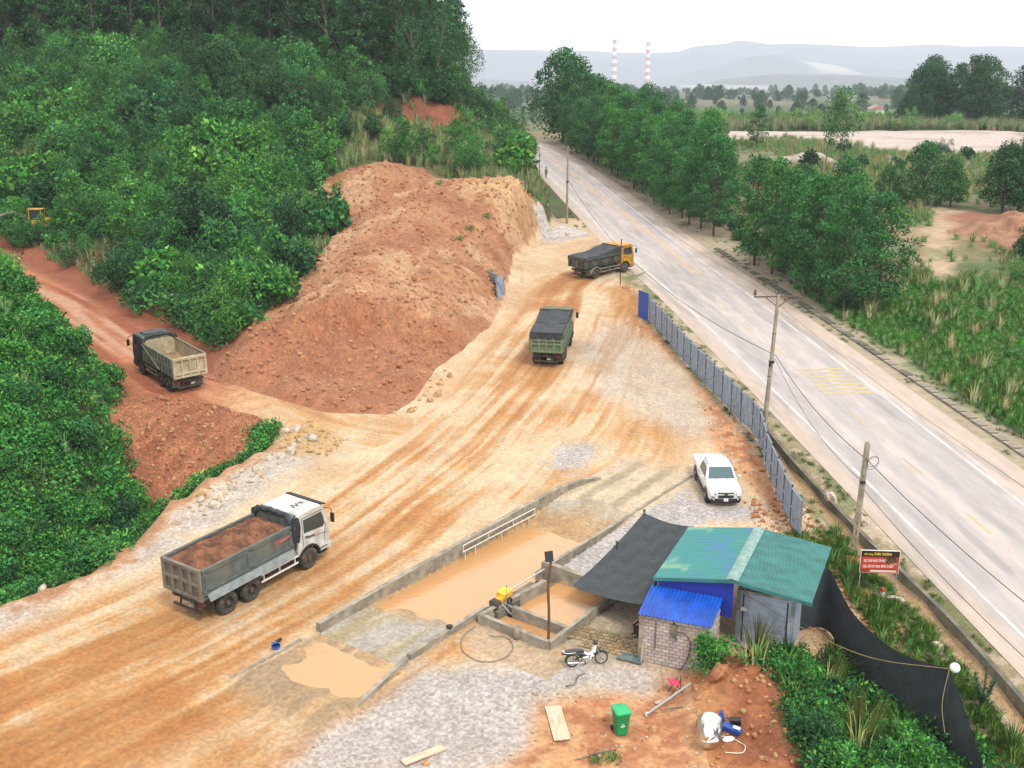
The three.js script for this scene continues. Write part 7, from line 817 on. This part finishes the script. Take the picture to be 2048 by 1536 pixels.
{
  const shirt = [0.32, 0.35, 0.37], pants = [0.012, 0.014, 0.014]; // x forward
  const bones = [[[0, 0.5, 0], [0.02, 0.6, 0], 0.15, 0.15, pants], [[0.02, 0.62, 0], [0.1, 0.9, 0], 0.145, 0.15, shirt], [[0.1, 0.92, -0.15], [0.1, 0.92, 0.15], 0.08, 0.08, shirt], [[0.12, 0.98, 0], [0.15, 1.06, 0], 0.055, 0.05, skin], [[0.19, 1.16, 0], [0.18, 1.24, 0], 0.085, 0.095, skin], [[0.15, 1.22, 0], [0.13, 1.27, 0], 0.09, 0.1, hairC], [[0.275, 1.165, 0], [0.295, 1.15, 0], 0.014, 0.016, skin], [[0.18, 1.19, 0.09], [0.18, 1.17, 0.095], 0.018, 0.016, skin], [[0.18, 1.19, -0.09], [0.18, 1.17, -0.095], 0.018, 0.016, skin]];
  for (const s of [-1, 1]) { bones.push([[0.1, 0.9, s * 0.19], [0.14, 0.66, s * 0.24], 0.06, 0.048, shirt], [[0.14, 0.66, s * 0.24], [0.37, 0.6, s * 0.16], 0.045, 0.032, skin], [[0.37, 0.6, s * 0.16], [0.44, 0.58, s * 0.13], 0.034, 0.03, skin], [[0.02, 0.5, s * 0.1], [0.46, 0.52, s * 0.15], 0.095, 0.07, pants], [[0.46, 0.52, s * 0.15], [0.42, 0.1, s * 0.14], 0.068, 0.045, pants], [[0.4, 0.05, s * 0.14], [0.6, 0.035, s * 0.15], 0.045, 0.035, [0.05, 0.04, 0.035]]); for (let f = 0; f < 4; f++) bones.push([[0.45, 0.585, s * (0.105 + f * 0.02)], [0.52 - Math.abs(f - 1.5) * 0.01, 0.555, s * (0.095 + f * 0.02)], 0.0105, 0.009, skin]); bones.push([[0.4, 0.6, s * 0.125], [0.45, 0.6, s * 0.085], 0.0115, 0.01, skin]); }
  const o = thing('person', 'seated person in a grey shirt and black trousers under the shade net', 'person'); mesh('body', smoothBody(bodyMesh(bones, 88)), skinMat, o); const h = mesh('hair', metreUV(new THREE.SphereGeometry(0.115, 20, 12, 0, 6.283, 0, 1.75)), std(hairC, 0.8), o); h.position.set(0.155, 1.225, 0); h.rotation.z = 0.25; o.position.set(5.78, valley(42.1), -42.1); o.rotation.y = Math.PI + 0.35;
  const st = thing('plastic_stool', 'red plastic stool under the seated person', 'stool', [5.8, valley(42.1), -42.1]), rm = std([0.42, 0.02, 0.03], 0.5); new MB().box(0, 0.36, 0, 0.32, 0.04, 0.32, 0, 0, 0, 0.02).build('seat', rm, st); for (const [x, z] of [[1, 1], [1, -1], [-1, 1], [-1, -1]]) new MB().bar([x * 0.12, 0.36, z * 0.12], [x * 0.17, 0, z * 0.17], 0.06, 0.03).build('leg', rm, st);
}
{
  const sh = [0.05, 0.16, 0.1], pa = [0.03, 0.035, 0.04]; const bones = [[[0, 0.92, 0], [0, 1.0, 0], 0.14, 0.14, pa], [[0, 1.02, 0], [0.02, 1.36, 0], 0.13, 0.15, sh], [[0.02, 1.4, -0.15], [0.02, 1.4, 0.15], 0.075, 0.075, sh], [[0.03, 1.46, 0], [0.03, 1.52, 0], 0.055, 0.055, skin], [[0.05, 1.6, 0], [0.04, 1.66, 0], 0.085, 0.095, skin], [[0.02, 1.66, 0], [0.01, 1.7, 0], 0.09, 0.1, hairC]];
  for (const s of [-1, 1]) bones.push([[0.02, 1.38, s * 0.2], [-s * 0.12, 1.1, s * 0.25], 0.06, 0.045, sh], [[-s * 0.12, 1.1, s * 0.25], [-s * 0.05, 0.86, s * 0.24], 0.042, 0.032, skin], [[-s * 0.05, 0.86, s * 0.24], [-s * 0.03, 0.76, s * 0.24], 0.038, 0.03, skin], [[0, 0.9, s * 0.1], [s * 0.16, 0.5, s * 0.11], 0.09, 0.065, pa], [[s * 0.16, 0.5, s * 0.11], [s * 0.16 - 0.06 + s * 0.06, 0.1, s * 0.11], 0.062, 0.045, pa], [[s * 0.16 - 0.06, 0.05, s * 0.11], [s * 0.16 + 0.14, 0.04, s * 0.12], 0.045, 0.035, [0.04, 0.035, 0.03]]);
  const o = thing('person', 'person in a dark green top walking along the far edge of the road', 'person'); mesh('body', smoothBody(bodyMesh(bones, 64)), skinMat, o); mesh('hat', metreUV(new THREE.ConeGeometry(0.2, 0.12, 18)), std([0.06, 0.14, 0.08], 0.8), o).position.set(0.02, 1.82, 0); park(o, 6.0, 192.1, -0.1, 1, valley(192.1) + 0.03, false);
}

// ================================================================ SMALL THINGS
function rockGeo(seed, d = 1) { const g = mergeVertices(new THREE.IcosahedronGeometry(1, d).deleteAttribute('uv').deleteAttribute('normal')), p = g.attributes.position, r = rngOf(seed), sx = 0.7 + 0.6 * r(), sy = 0.5 + 0.35 * r(); for (let i = 0; i < p.count; i++) { const v = V3().fromBufferAttribute(p, i), k = 1 + 0.32 * noise2(v.x * 1.7 + seed, v.y * 1.7 + v.z * 2.3); p.setXYZ(i, v.x * k * sx, v.y * k * sy, v.z * k); } const n = g.toNonIndexed(); n.computeVertexNormals(); return metreUV(n); }
const rocks = [0, 1, 2, 3, 4].map(k => rockGeo(500 + k * 7)), paleRock = mapped(stained([214, 202, 184], [186, 168, 140], [0.8, 0.8]), 0.9), tanRock = mapped(stained([206, 164, 110], [176, 128, 84], [0.8, 0.8]), 0.9), redRock = mapped(stained([188, 126, 84], [162, 100, 64], [0.8, 0.8]), 0.95), heapRock = mapped(stained([192, 138, 100], [168, 110, 78], [0.8, 0.8]), 0.95), greyRock = mapped(stained([170, 166, 160], [140, 134, 126], [0.8, 0.8]), 0.9);
function rock(label, group, x, D, s, mat, k) { const m = mesh('rock', rocks[k % 5], mat); m.position.set(x, landY(x, D) + s * 0.15, -D); m.scale.setScalar(s); m.rotation.set(k, k * 2.1, k * 0.7); return tag(m, label, 'rock', group); }
{ let k = 0; spread(61, 900, -19.5, -11, 52, 66, 0.75, (x, D) => fWhite(x, D) > 0).forEach(([x, D, q]) => rock('pale limestone lump along the edge of the yard above the gully', 'pale rocks along the yard edge', x, D, 0.14 + 0.26 * q * q, paleRock, k++)); spread(62, 500, -15.5, -10, 62, 69, 0.6, (x, D) => fYellow(x, D) > 0).forEach(([x, D, q]) => rock('yellowish rock in the rubble where the haul road meets the yard', 'yellow rocks by the haul road', x, D, 0.12 + 0.24 * q * q, q > 0.7 ? paleRock : tanRock, k++));
  spread(63, 400, -12, -4, 70, 80, 0.8, (x, D) => flatF(x, D) > 0 && flatF(x, D) < 1.6 && heapF(x, D) < 0).forEach(([x, D, q]) => rock('yellow stone fallen at the toe of the spoil heap', 'stones at the toe of the heap', x, D, 0.1 + 0.25 * q * q, tanRock, k++));
  for (const [x, D, s, mt, lb] of [[8.0, 37.2, 0.42, redRock, 'big red earth boulder on the face of the overgrown mound'], [7.1, 35.1, 0.26, tanRock, 'orange stone just behind the crumpled steel tank'], [9.0, 39.3, 0.2, tanRock, 'orange stone on top of the overgrown mound'], [-22.4, 46.6, 0.45, paleRock, 'pale boulder lying in the gully weeds'], [-17.5, 56.6, 0.34, tanRock, 'tan boulder on the edge above the gully'], [17.4, 44.9, 0.34, paleRock, 'pale boulder at the foot of the advertising board'], [17.75, 44.9, 0.24, paleRock, 'smaller pale stone at the foot of the advertising board'], [16.3, 45.3, 0.26, tanRock, 'tan stone by the post of the advertising board'], [17.5, 41.8, 0.3, paleRock, 'pale stone in the grass beside the ditch'], [18.0, 40.9, 0.34, paleRock, 'long pale stone in the grass beside the ditch'], [11.6, 107.2, 0.4, redRock, 'red stone at the foot of the rusty post'], [11.9, 106, 0.34, tanRock, 'tan stone near the end of the fence'], [17.9, 56.2, 0.5, paleRock, 'rounded pale boulder set along the ditch'], [18.6, 53.2, 0.45, paleRock, 'second rounded boulder set along the ditch'], [-3.1, 33.4, 0.16, tanRock, 'yellow stone at the end of the plank on the gravel'], [5.75, 37.1, 0.16, paleRock, 'pale stone beside the grey pipe'], [5.3, 35.4, 0.16, tanRock, 'tan stone in the hollow behind the green bin'], [16.6, 48.6, 0.5, redRock, 'red earth lump beside the roof end'], [7.0, 136.5, 0.5, paleRock, 'concrete lump beside the hillside pole']]) rock(lb, null, x, D, s, mt, k++); }
function rubble(name, label, n, ok, box, smin, smax, mats, seed) { const g = new THREE.Group(); g.name = numbered(name); tag(g, label, 'rubble', null, 'stuff'); scene.add(g); const pts = spread(seed, n, ...box, 0.12, ok), q = new THREE.Object3D(); mats.forEach((m, v) => { const mine = pts.filter((_, i) => i % mats.length === v); if (!mine.length) return; const im = new THREE.InstancedMesh(rocks[v % 5], m, mine.length); im.name = 'stones'; im.userData.kind = 'stuff'; mine.forEach(([x, D, r], i) => { const s = smin + (smax - smin) * r * r * r; q.position.set(x, landY(x, D) + s * 0.2, -D); q.rotation.set(r * 9, r * 31, r * 17); q.scale.setScalar(s); q.updateMatrix(); im.setMatrixAt(i, q.matrix); }); im.castShadow = im.receiveShadow = true; g.add(im); }); }
rubble('heap_stones', 'scattered pale stones and clods over the spoil heap', 6500, (x, D) => heapF(x, D) > 0.2, [-23, 4, 70, 152], 0.04, 0.24, [redRock, heapRock, redRock, heapRock, tanRock], 71);
rubble('bank_stones', 'loose stones on the embankment below the haul road', 1400, (x, D) => bankF(x, D) > 0.1, [-29, -15, 59, 75], 0.04, 0.2, [redRock, tanRock], 72);
rubble('yard_stones', 'loose stones on the bare red ground near the block shed', 1500, (x, D) => flatF(x, D) > 0 && moundF(x, D) < 0.4 && fRedN(x, D) > -0.4 && fNear(x, D) < 0.4, [-8, 9, 30, 40], 0.015, 0.075, [redRock, tanRock, paleRock], 73);
rubble('mound_stones', 'clods and stones on the bare face of the mound', 700, (x, D) => moundF(x, D) > 0 && x < 10.6, [7, 11, 30, 39.8], 0.02, 0.12, [redRock, tanRock], 74);
rubble('fence_stones', 'loose stones along the foot of the fence', 1600, (x, D) => fRedF(x, D) > -0.5 && ditchF(x, D) > 0.5, [9, 17, 51, 96], 0.02, 0.13, [redRock, tanRock, paleRock], 75);
rubble('gravel', 'coarse grey gravel spread beside the wash and the shed', 4200, (x, D) => (fNear(x, D) > 0.2 || fPick(x, D) > 0.2) && !(toWash(x, D)[1] < 5.4 && toWash(x, D)[0] > -4.5), [-9, 15, 30.5, 60], 0.012, 0.045, [greyRock, paleRock], 76);
rubble('edge_rubble', 'broken white rock along the edge of the yard', 1500, (x, D) => fWhite(x, D) > -0.4 || fYellow(x, D) > -0.3, [-19.5, -10, 52, 69], 0.03, 0.13, [paleRock, tanRock], 77);
rubble('strip_rubble', 'red rubble bank behind the net and the container', 1500, (x, D) => strip(x, D) || (x > 12.8 && x < 16.4 && D > 40 && D < 56), [12.8, 16.6, 39, 56], 0.03, 0.16, [redRock, tanRock, redRock], 78);
{ const g = sheetFromGrid(30, 30, (u, v) => { const a = u * 6.283, q = v * 3, x = 6.3 + Math.cos(a) * q * 1.25, D = 138.6 + Math.sin(a) * q; return [x, landY(x, D) - 0.05 + 1.1 * Math.pow(Math.max(0, 1 - v), 1.2) + 0.08 * fbm(x * 2, D * 2, 3) * (1 - v), -D]; }); tag(mesh('gravel_pile', metreUV(g), mapped(stained([206, 196, 188], [182, 172, 164], [1, 1]), 0.95)), 'small grey gravel pile at the yard exit', 'gravel pile'); }
const earthPile = (label, x, D, rx, rD, h, mat) => { const g = sheetFromGrid(36, 18, (u, v) => { const a = u * 6.283, X = x + Math.cos(a) * v * rx, Q = D + Math.sin(a) * v * rD; return [X, landY(X, Q) - 0.08 + h * Math.pow(Math.max(0, 1 - v), 1.1) * (0.8 + 0.4 * noise2(X * 0.9, Q * 0.9)) + 0.12 * h * fbm(X * 2, Q * 2, 3) * (1 - v), -Q]; }); tag(mesh('earth_pile', metreUV(g), mat), label, 'earth pile'); };
earthPile('grey spoil ridge in the waste land near the slender trees', 57, 212, 9, 7, 2.6, mapped(stained([186, 170, 158], [160, 150, 132], [0.3, 0.3]), 0.95)); earthPile('low brown spoil heap beside the sandy clearing', 62, 132, 9, 6, 2.2, mapped(stained([168, 122, 90], [140, 98, 72], [0.3, 0.3]), 0.95)); earthPile('steep red earth stack standing behind the tree belt', 41.9, 178.8, 2.6, 2.6, 3.4, mapped(stained([176, 104, 66], [150, 86, 54], [0.3, 0.3]), 0.95));
// brick paving by the shed
{ const o = thing('brick_paving', 'patch of worn paving bricks beside the block shed', 'paving'); o.userData.kind = 'structure'; const r = rngOf(81), g = new RoundedBoxGeometry(0.265, 0.09, 0.215, 1, 0.015), ms = [[176, 148, 108], [160, 138, 104], [186, 160, 122], [148, 134, 96]].map(c => mapped(stained(c, c.map(v => v - 30), [1.5, 1.5]), 0.9, { bumpMap: bumpTex, bumpScale: 0.01 })); for (let j = 0; j < 7; j++) for (let i = 0; i < 11; i++) { if (j === 0 && i > 8 || r() < 0.03 || (i < 2 && j > 4)) continue; const p = bld(-8.95 + i * 0.287 + (j % 2) * 0.12 + (r() - 0.5) * 0.02, 0, 1.45 + j * 0.232 + (r() - 0.5) * 0.02), m = mesh('brick', g, ms[(r() * 4) | 0], o); m.position.set(p[0], valley(-p[2]) + 0.005 + (r() - 0.5) * 0.03, p[2]); m.rotation.set((r() - 0.5) * 0.08, -0.407 + (r() - 0.5) * 0.08, (r() - 0.5) * 0.08); } }
const plank = mapped(dataTex(128, 256, (i, j) => { const t = fbm(i * 0.12, j * 0.012, 3), c = mix3([186, 166, 142], [156, 134, 110], smooth(-0.2, 0.3, t)); return c; }, true, [2, 0.6]), 0.8);
for (const [x, D, L, w, ry, lb] of [[1.72, 35.7, 2.15, 0.62, 0.13, 'wide pale board lying flat near the green bin'], [-3.2, 33.8, 1.7, 0.36, 2.2, 'pale plank lying on the gravel']]) { const o = thing('plank', lb, 'plank', [x, landY(x, D) + 0.05, -D], ry); new MB().box(0, 0.02, 0, w, 0.045, L, 0.03, 0, 0.02, 0.006).build('board', plank, o); }
{ const o = thing('wheelie_bin', 'green wheelie bin with a white mark standing on the bare ground', 'bin', [4.05, landY(4.05, 35.2), -35.2], 0.28), g = std([0.005, 0.26, 0.085], 0.45), gl = std([0.008, 0.36, 0.13], 0.45); const sq = (y, w, d) => { const r = 0.06, out = []; for (const [sx, sz, a0] of [[1, 1, 0], [-1, 1, 90], [-1, -1, 180], [1, -1, 270]]) for (let k = 0; k < 4; k++) { const a = (a0 + k * 30) * Math.PI / 180; out.push([sx * (w / 2 - r) + Math.cos(a) * r, y, sz * (d / 2 - r) + Math.sin(a) * r]); } return out; };
  mesh('tub', metreUV(loft([sq(0.04, 0.42, 0.46), sq(0.86, 0.54, 0.6), sq(0.9, 0.58, 0.66), sq(0.94, 0.58, 0.66)], 16)), g, o); mesh('lid', metreUV(loft([sq(0.945, 0.6, 0.7), sq(1.0, 0.6, 0.7), sq(1.05, 0.5, 0.56)], 16)), gl, o); for (const s of [-1, 1]) wheelSmall(o, s * 0.24, 0.1, -0.27); new MB().rod([-0.22, 0.96, -0.4], [0.22, 0.96, -0.4], 0.02).build('handle', gl, o); const cv = document.createElement('canvas'); cv.width = 128; cv.height = 128; const x = cv.getContext('2d'); x.strokeStyle = '#dff5e6'; x.lineWidth = 8; x.beginPath(); x.moveTo(64, 14); x.lineTo(40, 52); x.moveTo(64, 14); x.lineTo(84, 50); x.moveTo(44, 62); x.lineTo(86, 62); x.stroke(); x.fillStyle = '#dff5e6'; for (let k = 0; k < 5; k++) x.fillRect(24 + k * 17, 84 + (k % 2) * 4, 11, 22); const tx = new THREE.CanvasTexture(cv); tx.colorSpace = THREE.SRGBColorSpace; const d = mesh('printed_mark', new THREE.PlaneGeometry(0.26, 0.26), new THREE.MeshStandardMaterial({ map: tx, transparent: true, roughness: 0.6 }), o); d.position.set(-0.02, 0.5, 0.275); d.rotation.x = -0.08; }
function wheelSmall(o, x, r, z) { const m = new MB(); m.add(new THREE.CylinderGeometry(r, r, 0.05, 16).rotateZ(Math.PI / 2), M4(x, r, z)); m.build('wheel', black, o); }
{ const o = thing('folding_stool', 'pink folding stool with crossed black legs', 'stool', [6.5, landY(6.5, 37.75), -37.75], 0.3), p = std([0.62, 0.05, 0.13], 0.5), seat = new MB(); seat.add(new THREE.CylinderGeometry(0.25, 0.25, 0.05, 20)); const s = seat.build('seat', p, o); s.position.set(-0.1, 0.5, 0); s.rotation.z = -0.25; for (const [a, b] of [[[-0.3, 0, 0.14], [0.12, 0.62, 0.14]], [[-0.3, 0, -0.14], [0.12, 0.62, -0.14]], [[0.26, 0, 0.17], [-0.1, 0.5, 0.17]], [[0.26, 0, -0.17], [-0.1, 0.5, -0.17]], [[0.2, 0.0, 0.0], [0.16, 0.72, 0.0]]]) new MB().rod(a, b, 0.014, 0.014, 6).build('leg', black, o); }
{ const a = [5.15, 36.2], b = [7.05, 37.75], o = thing('steel_pipe', 'long grey pipe lying against the foot of the mound', 'pipe', [0, 0, 0]); new MB().rod([a[0], landY(...a) + 0.1, -a[1]], [b[0], landY(...b) + 0.3, -b[1]], 0.05).build('tube', std([0.3, 0.31, 0.32], 0.5), o); new MB().add(new THREE.TorusGeometry(0.07, 0.03, 8, 16), M4(a[0], landY(...a) + 0.1, -a[1], 0, 0.7, 0)).build('collar', std([0.6, 0.56, 0.5], 0.6), o); }
{ // crumpled stainless tank, its blue frame and hose
  const o = thing('steel_tank', 'crumpled stainless steel water tank lying on its side', 'tank', [7.15, landY(7.15, 34.3) + 0.42, -34.2]), st = std([0.66, 0.64, 0.6], 0.28, { metalness: 1 }); const g = sheetFromGrid(64, 40, (u, v) => { const a = u * 6.283, x = v * 1.3 - 0.65, e = Math.min(1, Math.pow(Math.min(v, 1 - v) * 7, 0.5)); let r = 0.46 * e; if (v > 0.55 && v < 0.95) r += 0.014 * Math.sin(v * 75); const dent = smooth(0.5, 1, Math.cos(a - 0.9)) * smooth(0.75, 0.4, v); r -= dent * (0.13 + 0.05 * noise2(a * 3, v * 5)); r -= 0.1 * smooth(0.6, 1, Math.cos(a - 2.6)) * smooth(0.7, 0.2, v); return [x, Math.sin(a) * r, Math.cos(a) * r]; }); mesh('shell', metreUV(g), st, o); new MB().add(new THREE.CylinderGeometry(0.14, 0.16, 0.08, 18).rotateZ(Math.PI / 2), M4(0.68, 0, 0)).build('lid_neck', st, o); o.rotation.set(0, 1.25, 0.12);
  const b = thing('blue_crate_frame', 'broken blue steel frame lying beside the crumpled tank', 'frame', [7.95, landY(7.95, 34.4) + 0.1, -34.35], -0.5), bm = std([0.01, 0.06, 0.28], 0.45); new MB().box(0, 0.12, 0, 0.8, 0.22, 0.26, 0.2, 0, -0.15, 0.02).build('beam', bm, b); new MB().box(-0.35, 0.4, -0.1, 0.1, 0.5, 0.2, 0, 0, 0.3, 0.02).build('upright', bm, b); new MB().box(0.25, 0.25, 0.06, 0.26, 0.02, 0.14, 0.2, 0, -0.15).build('label_plate', std([0.55, 0.58, 0.66], 0.5), b); new MB().box(0.1, 0.3, -0.25, 0.4, 0.3, 0.2, 0.4, 0.3, 0, 0.03).build('motor', black, b);
  tag(mesh('hose', new THREE.TubeGeometry(new THREE.CatmullRomCurve3([[7.5, 34.15], [7.9, 33.95], [8.25, 33.9], [8.35, 33.6], [8.2, 33.3], [7.6, 33.4]].map(([x, D]) => V3(x, landY(x, D) + 0.05, -D))), 50, 0.02, 6), std([0.6, 0.55, 0.42], 0.6)), 'pale hose looped beside the crumpled tank', 'hose'); const f = thing('light_fitting', 'white oval lamp casing on the ground by the blue frame', 'casing', [7.8, landY(7.8, 33.9) + 0.06, -33.9], 0.3); new MB().add(new THREE.SphereGeometry(0.16, 16, 10), M4(0, 0, 0, 0, 0, 0, [1.5, 0.6, 0.8])).build('shell', std([0.7, 0.72, 0.7], 0.35), f); }
{ // pump
  const [x, D] = fromWash(6.5, 5.0), o = thing('water_pump', 'engine water pump under a yellow cover on the pool wall', 'pump', [x, valley(D) + 0.14, -D], Math.atan2(Wt[1], Wt[0])), y = std([0.72, 0.42, 0.02], 0.5), yd = std([0.62, 0.3, 0.01], 0.5); new MB().box(0.2, 0.48, 0, 0.62, 0.34, 0.5, 0.1, 0, 0.12, 0.06).build('cover', y, o); new MB().box(-0.2, 0.36, 0.06, 0.34, 0.22, 0.34, 0, 0, 0.2, 0.04).build('tank', yd, o); new MB().add(new THREE.CylinderGeometry(0.17, 0.17, 0.26, 16).rotateX(Math.PI / 2), M4(-0.5, 0.24, 0.1)).box(-0.62, 0.1, 0.05, 0.5, 0.14, 0.36).box(-0.3, 0.15, -0.2, 0.4, 0.24, 0.3).build('engine', steelDark, o); new MB().add(new THREE.TorusGeometry(0.15, 0.04, 8, 20), M4(0.1, 0.22, 0.36)).build('belt_wheel', black, o); new MB().rod([-0.05, 0.4, 0.3], [-0.05, 1.0, 0.3], 0.012).add(new THREE.SphereGeometry(0.05, 10, 8), M4(-0.05, 1.02, 0.3)).build('lever', std([0.25, 0.18, 0.35], 0.5), o); for (const [a, b] of [[[-0.3, 0.2, 0.2], [-0.15, -0.3, 0.75]], [[-0.1, 0.2, 0.25], [0.25, -0.3, 0.9]]]) new MB().rod(a, b, 0.03).build('intake_hose', std([0.3, 0.36, 0.36], 0.6), o); new MB().rod([0.45, 0.35, -0.15], [3.6, 0.32, -0.2], 0.035).build('discharge_pipe', std([0.55, 0.56, 0.56], 0.4, { metalness: 0.4 }), o); }
tag(mesh('hose', new THREE.TubeGeometry(new THREE.CatmullRomCurve3([[4.5, 5.1], [3.5, 5.2], [2.6, 5.9], [2.4, 7], [3, 7.6], [4, 7.5], [4.5, 6.8], [4.2, 6.1]].map(([s, n]) => { const [x, D] = fromWash(s, n); return V3(x, valley(D) + 0.05, -D); })), 70, 0.02, 6), std([0.16, 0.15, 0.13], 0.7)), 'dark hose looped on the ground beside the settling tank', 'hose');
{ const [x, D] = fromWash(3.3, 4.6), o = thing('work_glove', 'crumpled black rag on the end of the pool wall', 'rag', [x, valley(D) + 0.32, -D]); new MB().add(rockGeo(77, 1), M4(0, 0.06, 0, 0, 0, 0, [0.16, 0.12, 0.13])).build('cloth', black, o); const [bx, bD] = fromWash(4.75, 7.2), s = thing('cement_bag', 'grey cement bag slumped over the tank wall', 'bag', [bx, valley(bD) + 0.02, -bD], 0.6); const bg = new THREE.SphereGeometry(1, 20, 14), p = bg.attributes.position; for (let i = 0; i < p.count; i++) { const v = V3().fromBufferAttribute(p, i), k = 1 + 0.18 * noise2(v.x * 3, v.y * 4 + v.z * 3); p.setXYZ(i, v.x * 0.2 * k, 0.3 + v.y * 0.36 * k, v.z * 0.14 * k); } bg.computeVertexNormals(); mesh('sack', metreUV(bg), mapped(stained([168, 158, 140], [142, 134, 118], [1.5, 1.5]), 0.9), s); }
{ const o = thing('mortar_tray', 'blue-grey metal mixing tray at the foot of the shed wall', 'tray', [...[0, 0, 0]]); const p = bld(-6.1, 0.04, 3.05); o.position.set(...p); o.position.y = valley(-p[2]) + 0.04; o.rotation.y = -0.45; const m = new MB(); m.box(0, 0.02, 0, 1.1, 0.02, 0.5); m.bar([-0.55, 0.05, 0.25], [0.55, 0.05, 0.25], 0.03, 0.08); m.bar([-0.55, 0.05, -0.25], [0.55, 0.05, -0.25], 0.03, 0.08); m.build('pan', mapped(stained([92, 116, 120], [120, 132, 124], [1, 1]), 0.7), o); const b = thing('timber_prop', 'thin timber prop leaning by the corner of the shed', 'timber', bld(-5.62, 0, 3.1), -0.4); new MB().bar([0, 0, 0.05], [0.03, 0.85, 0], 0.04, 0.04).build('stick', plank, b); const lp = bld(-2.75, 0.2, 2.7), lp2 = bld(-2.3, 0.2, 1.6); const q = thing('dark_pole', 'dark pole leaning against the side of the shed', 'pole', [0, 0, 0]); new MB().rod([lp[0] + 0.35, By + 0.1, lp[2] + 0.2], [lp[0] - 0.05, By + 1.3, lp[2] - 0.2], 0.035).build('rod', black, q); }
{ const [x, D] = fromWash(-1.9, -0.75), o = thing('blue_bucket', 'squashed blue plastic bucket beside the apron edging', 'bucket', [x, landY(x, D) + 0.12, -D], 0.6); const m = new MB(); m.lathe([[0.0, 0], [0.14, 0.0], [0.19, 0.34], [0.17, 0.34], [0.13, 0.03], [0, 0.03]], 18, M4(0, 0, 0, 1.4, 0, 0.2, [1, 1, 0.7])); m.build('tub', std([0.02, 0.12, 0.42], 0.5), o); new MB().box(0.25, 0.02, -0.15, 0.3, 0.1, 0.12, 0.2, 0.4, 0, 0.02).build('broken_rim', black, o); const s = thing('marker_post', 'short white marker post with a red cap in the grass below the board', 'marker', [17.0, landY(17, 45.0), -44.95]); new MB().box(0, 0.22, 0, 0.14, 0.5, 0.14, 0, 0.3, 0, 0.01).build('shaft', std([0.68, 0.64, 0.58], 0.8), s); new MB().box(0, 0.55, 0, 0.16, 0.18, 0.16, 0, 0.3, 0, 0.02).build('cap', std([0.42, 0.05, 0.03], 0.6), s); const c = thing('broken_slab', 'pale broken slab lying by the hillside pole', 'slab', [5.6, valley(142) + 0.1, -142], 0.3); new MB().box(0, 0, 0, 2, 0.16, 0.9, 0.1, 0, 0.06, 0.03).build('slab', paleRock, c); const wb = thing('white_bag', 'white sack dumped in the weeds by the hillside pole', 'bag', [4.6, landY(4.6, 147) + 0.2, -147]); new MB().add(rockGeo(91, 2), M4(0, 0, 0, 0, 0, 0, [0.36, 0.3, 0.3])).build('sack', std([0.75, 0.74, 0.72], 0.7), wb); }
{ const r = rngOf(87); for (const [x, D, n, lb] of [[3.0, 33.8, 5, 'dead branch lying on the red ground'], [-23.5, 48.5, 6, 'dry forked branch on the gully slope'], [6.35, 36.4, 3, 'short dark stick at the foot of the mound'], [2.6, 38.5, 3, 'thin twig on the gravel near the motorbike'], [5.6, 49.2, 3, 'bent branch on the gravel behind the shade net'], [33.6, 64.8, 4, 'dry stalk stuck in stones beyond the road']]) { const o = thing('dry_branch', lb, 'branch', [x, landY(x, D) + 0.05, -D], r() * 6), b = new MB(); b.tube([[-0.7, 0, 0], [-0.2, 0.08, 0.05], [0.3, 0.05, -0.08], [0.8, 0.16, 0.05]], 0.03, 16, 5); b.build('stem', barkPale, o); for (let k = 0; k < n; k++) { const t = -0.5 + r() * 1.1, a = (r() - 0.5) * 2; new MB().rod([t, 0.06, 0], [t + 0.3 + 0.2 * r(), 0.1 + 0.25 * r(), a * 0.4], 0.014, 0.006, 5).build('twig', barkPale, o); } } }
{ // excavator half hidden in the scrub
  const o = thing('excavator', 'yellow excavator half hidden in the scrub beside the haul road', 'excavator', [-55.6, formY(-55.6, 129) - 0.5, -129], Math.PI), ye = mapped(stained([226, 176, 40], [196, 150, 48], [0.6, 0.6]), 0.5); for (const z of [-1.1, 1.1]) { const m = new MB(); m.box(0, 0.45, z, 3.6, 0.8, 0.55, 0, 0, 0, 0.25); m.build('track', steelDark, o); } new MB().box(-0.3, 1.5, 0, 3.4, 0.9, 2.5, 0, 0, 0, 0.12).box(-1.5, 1.7, 0, 1.0, 1.1, 2.5, 0, 0, 0, 0.15).build('house', ye, o); new MB().box(0.8, 2.35, -0.75, 1.5, 1.5, 0.95, 0, 0, 0, 0.1).build('cab', glass, o); new MB().box(0.8, 3.15, -0.75, 1.7, 0.14, 1.1, 0, 0, 0, 0.05).build('cab_roof', ye, o); for (const [x, z] of [[0.08, -0.3], [1.52, -0.3], [0.08, -1.2], [1.52, -1.2]]) new MB().box(x, 2.35, z, 0.09, 1.55, 0.09).build('cab_post', ye, o); new MB().bar([1.2, 1.7, 0.3], [4.4, 2.7, 0.3], 0.28, 0.4).build('boom', mapped(stained([196, 190, 170], [160, 154, 136], [0.6, 0.6]), 0.5), o); new MB().bar([4.3, 2.75, 0.3], [6.6, 2.0, 0.3], 0.22, 0.3).build('arm', mapped(stained([196, 190, 170], [160, 154, 136], [0.6, 0.6]), 0.5), o); new MB().box(6.9, 1.7, 0.3, 0.8, 0.9, 1.1, 0, 0, 0.5, 0.1).build('bucket', steelDark, o); }
renderer.render(scene, camera);
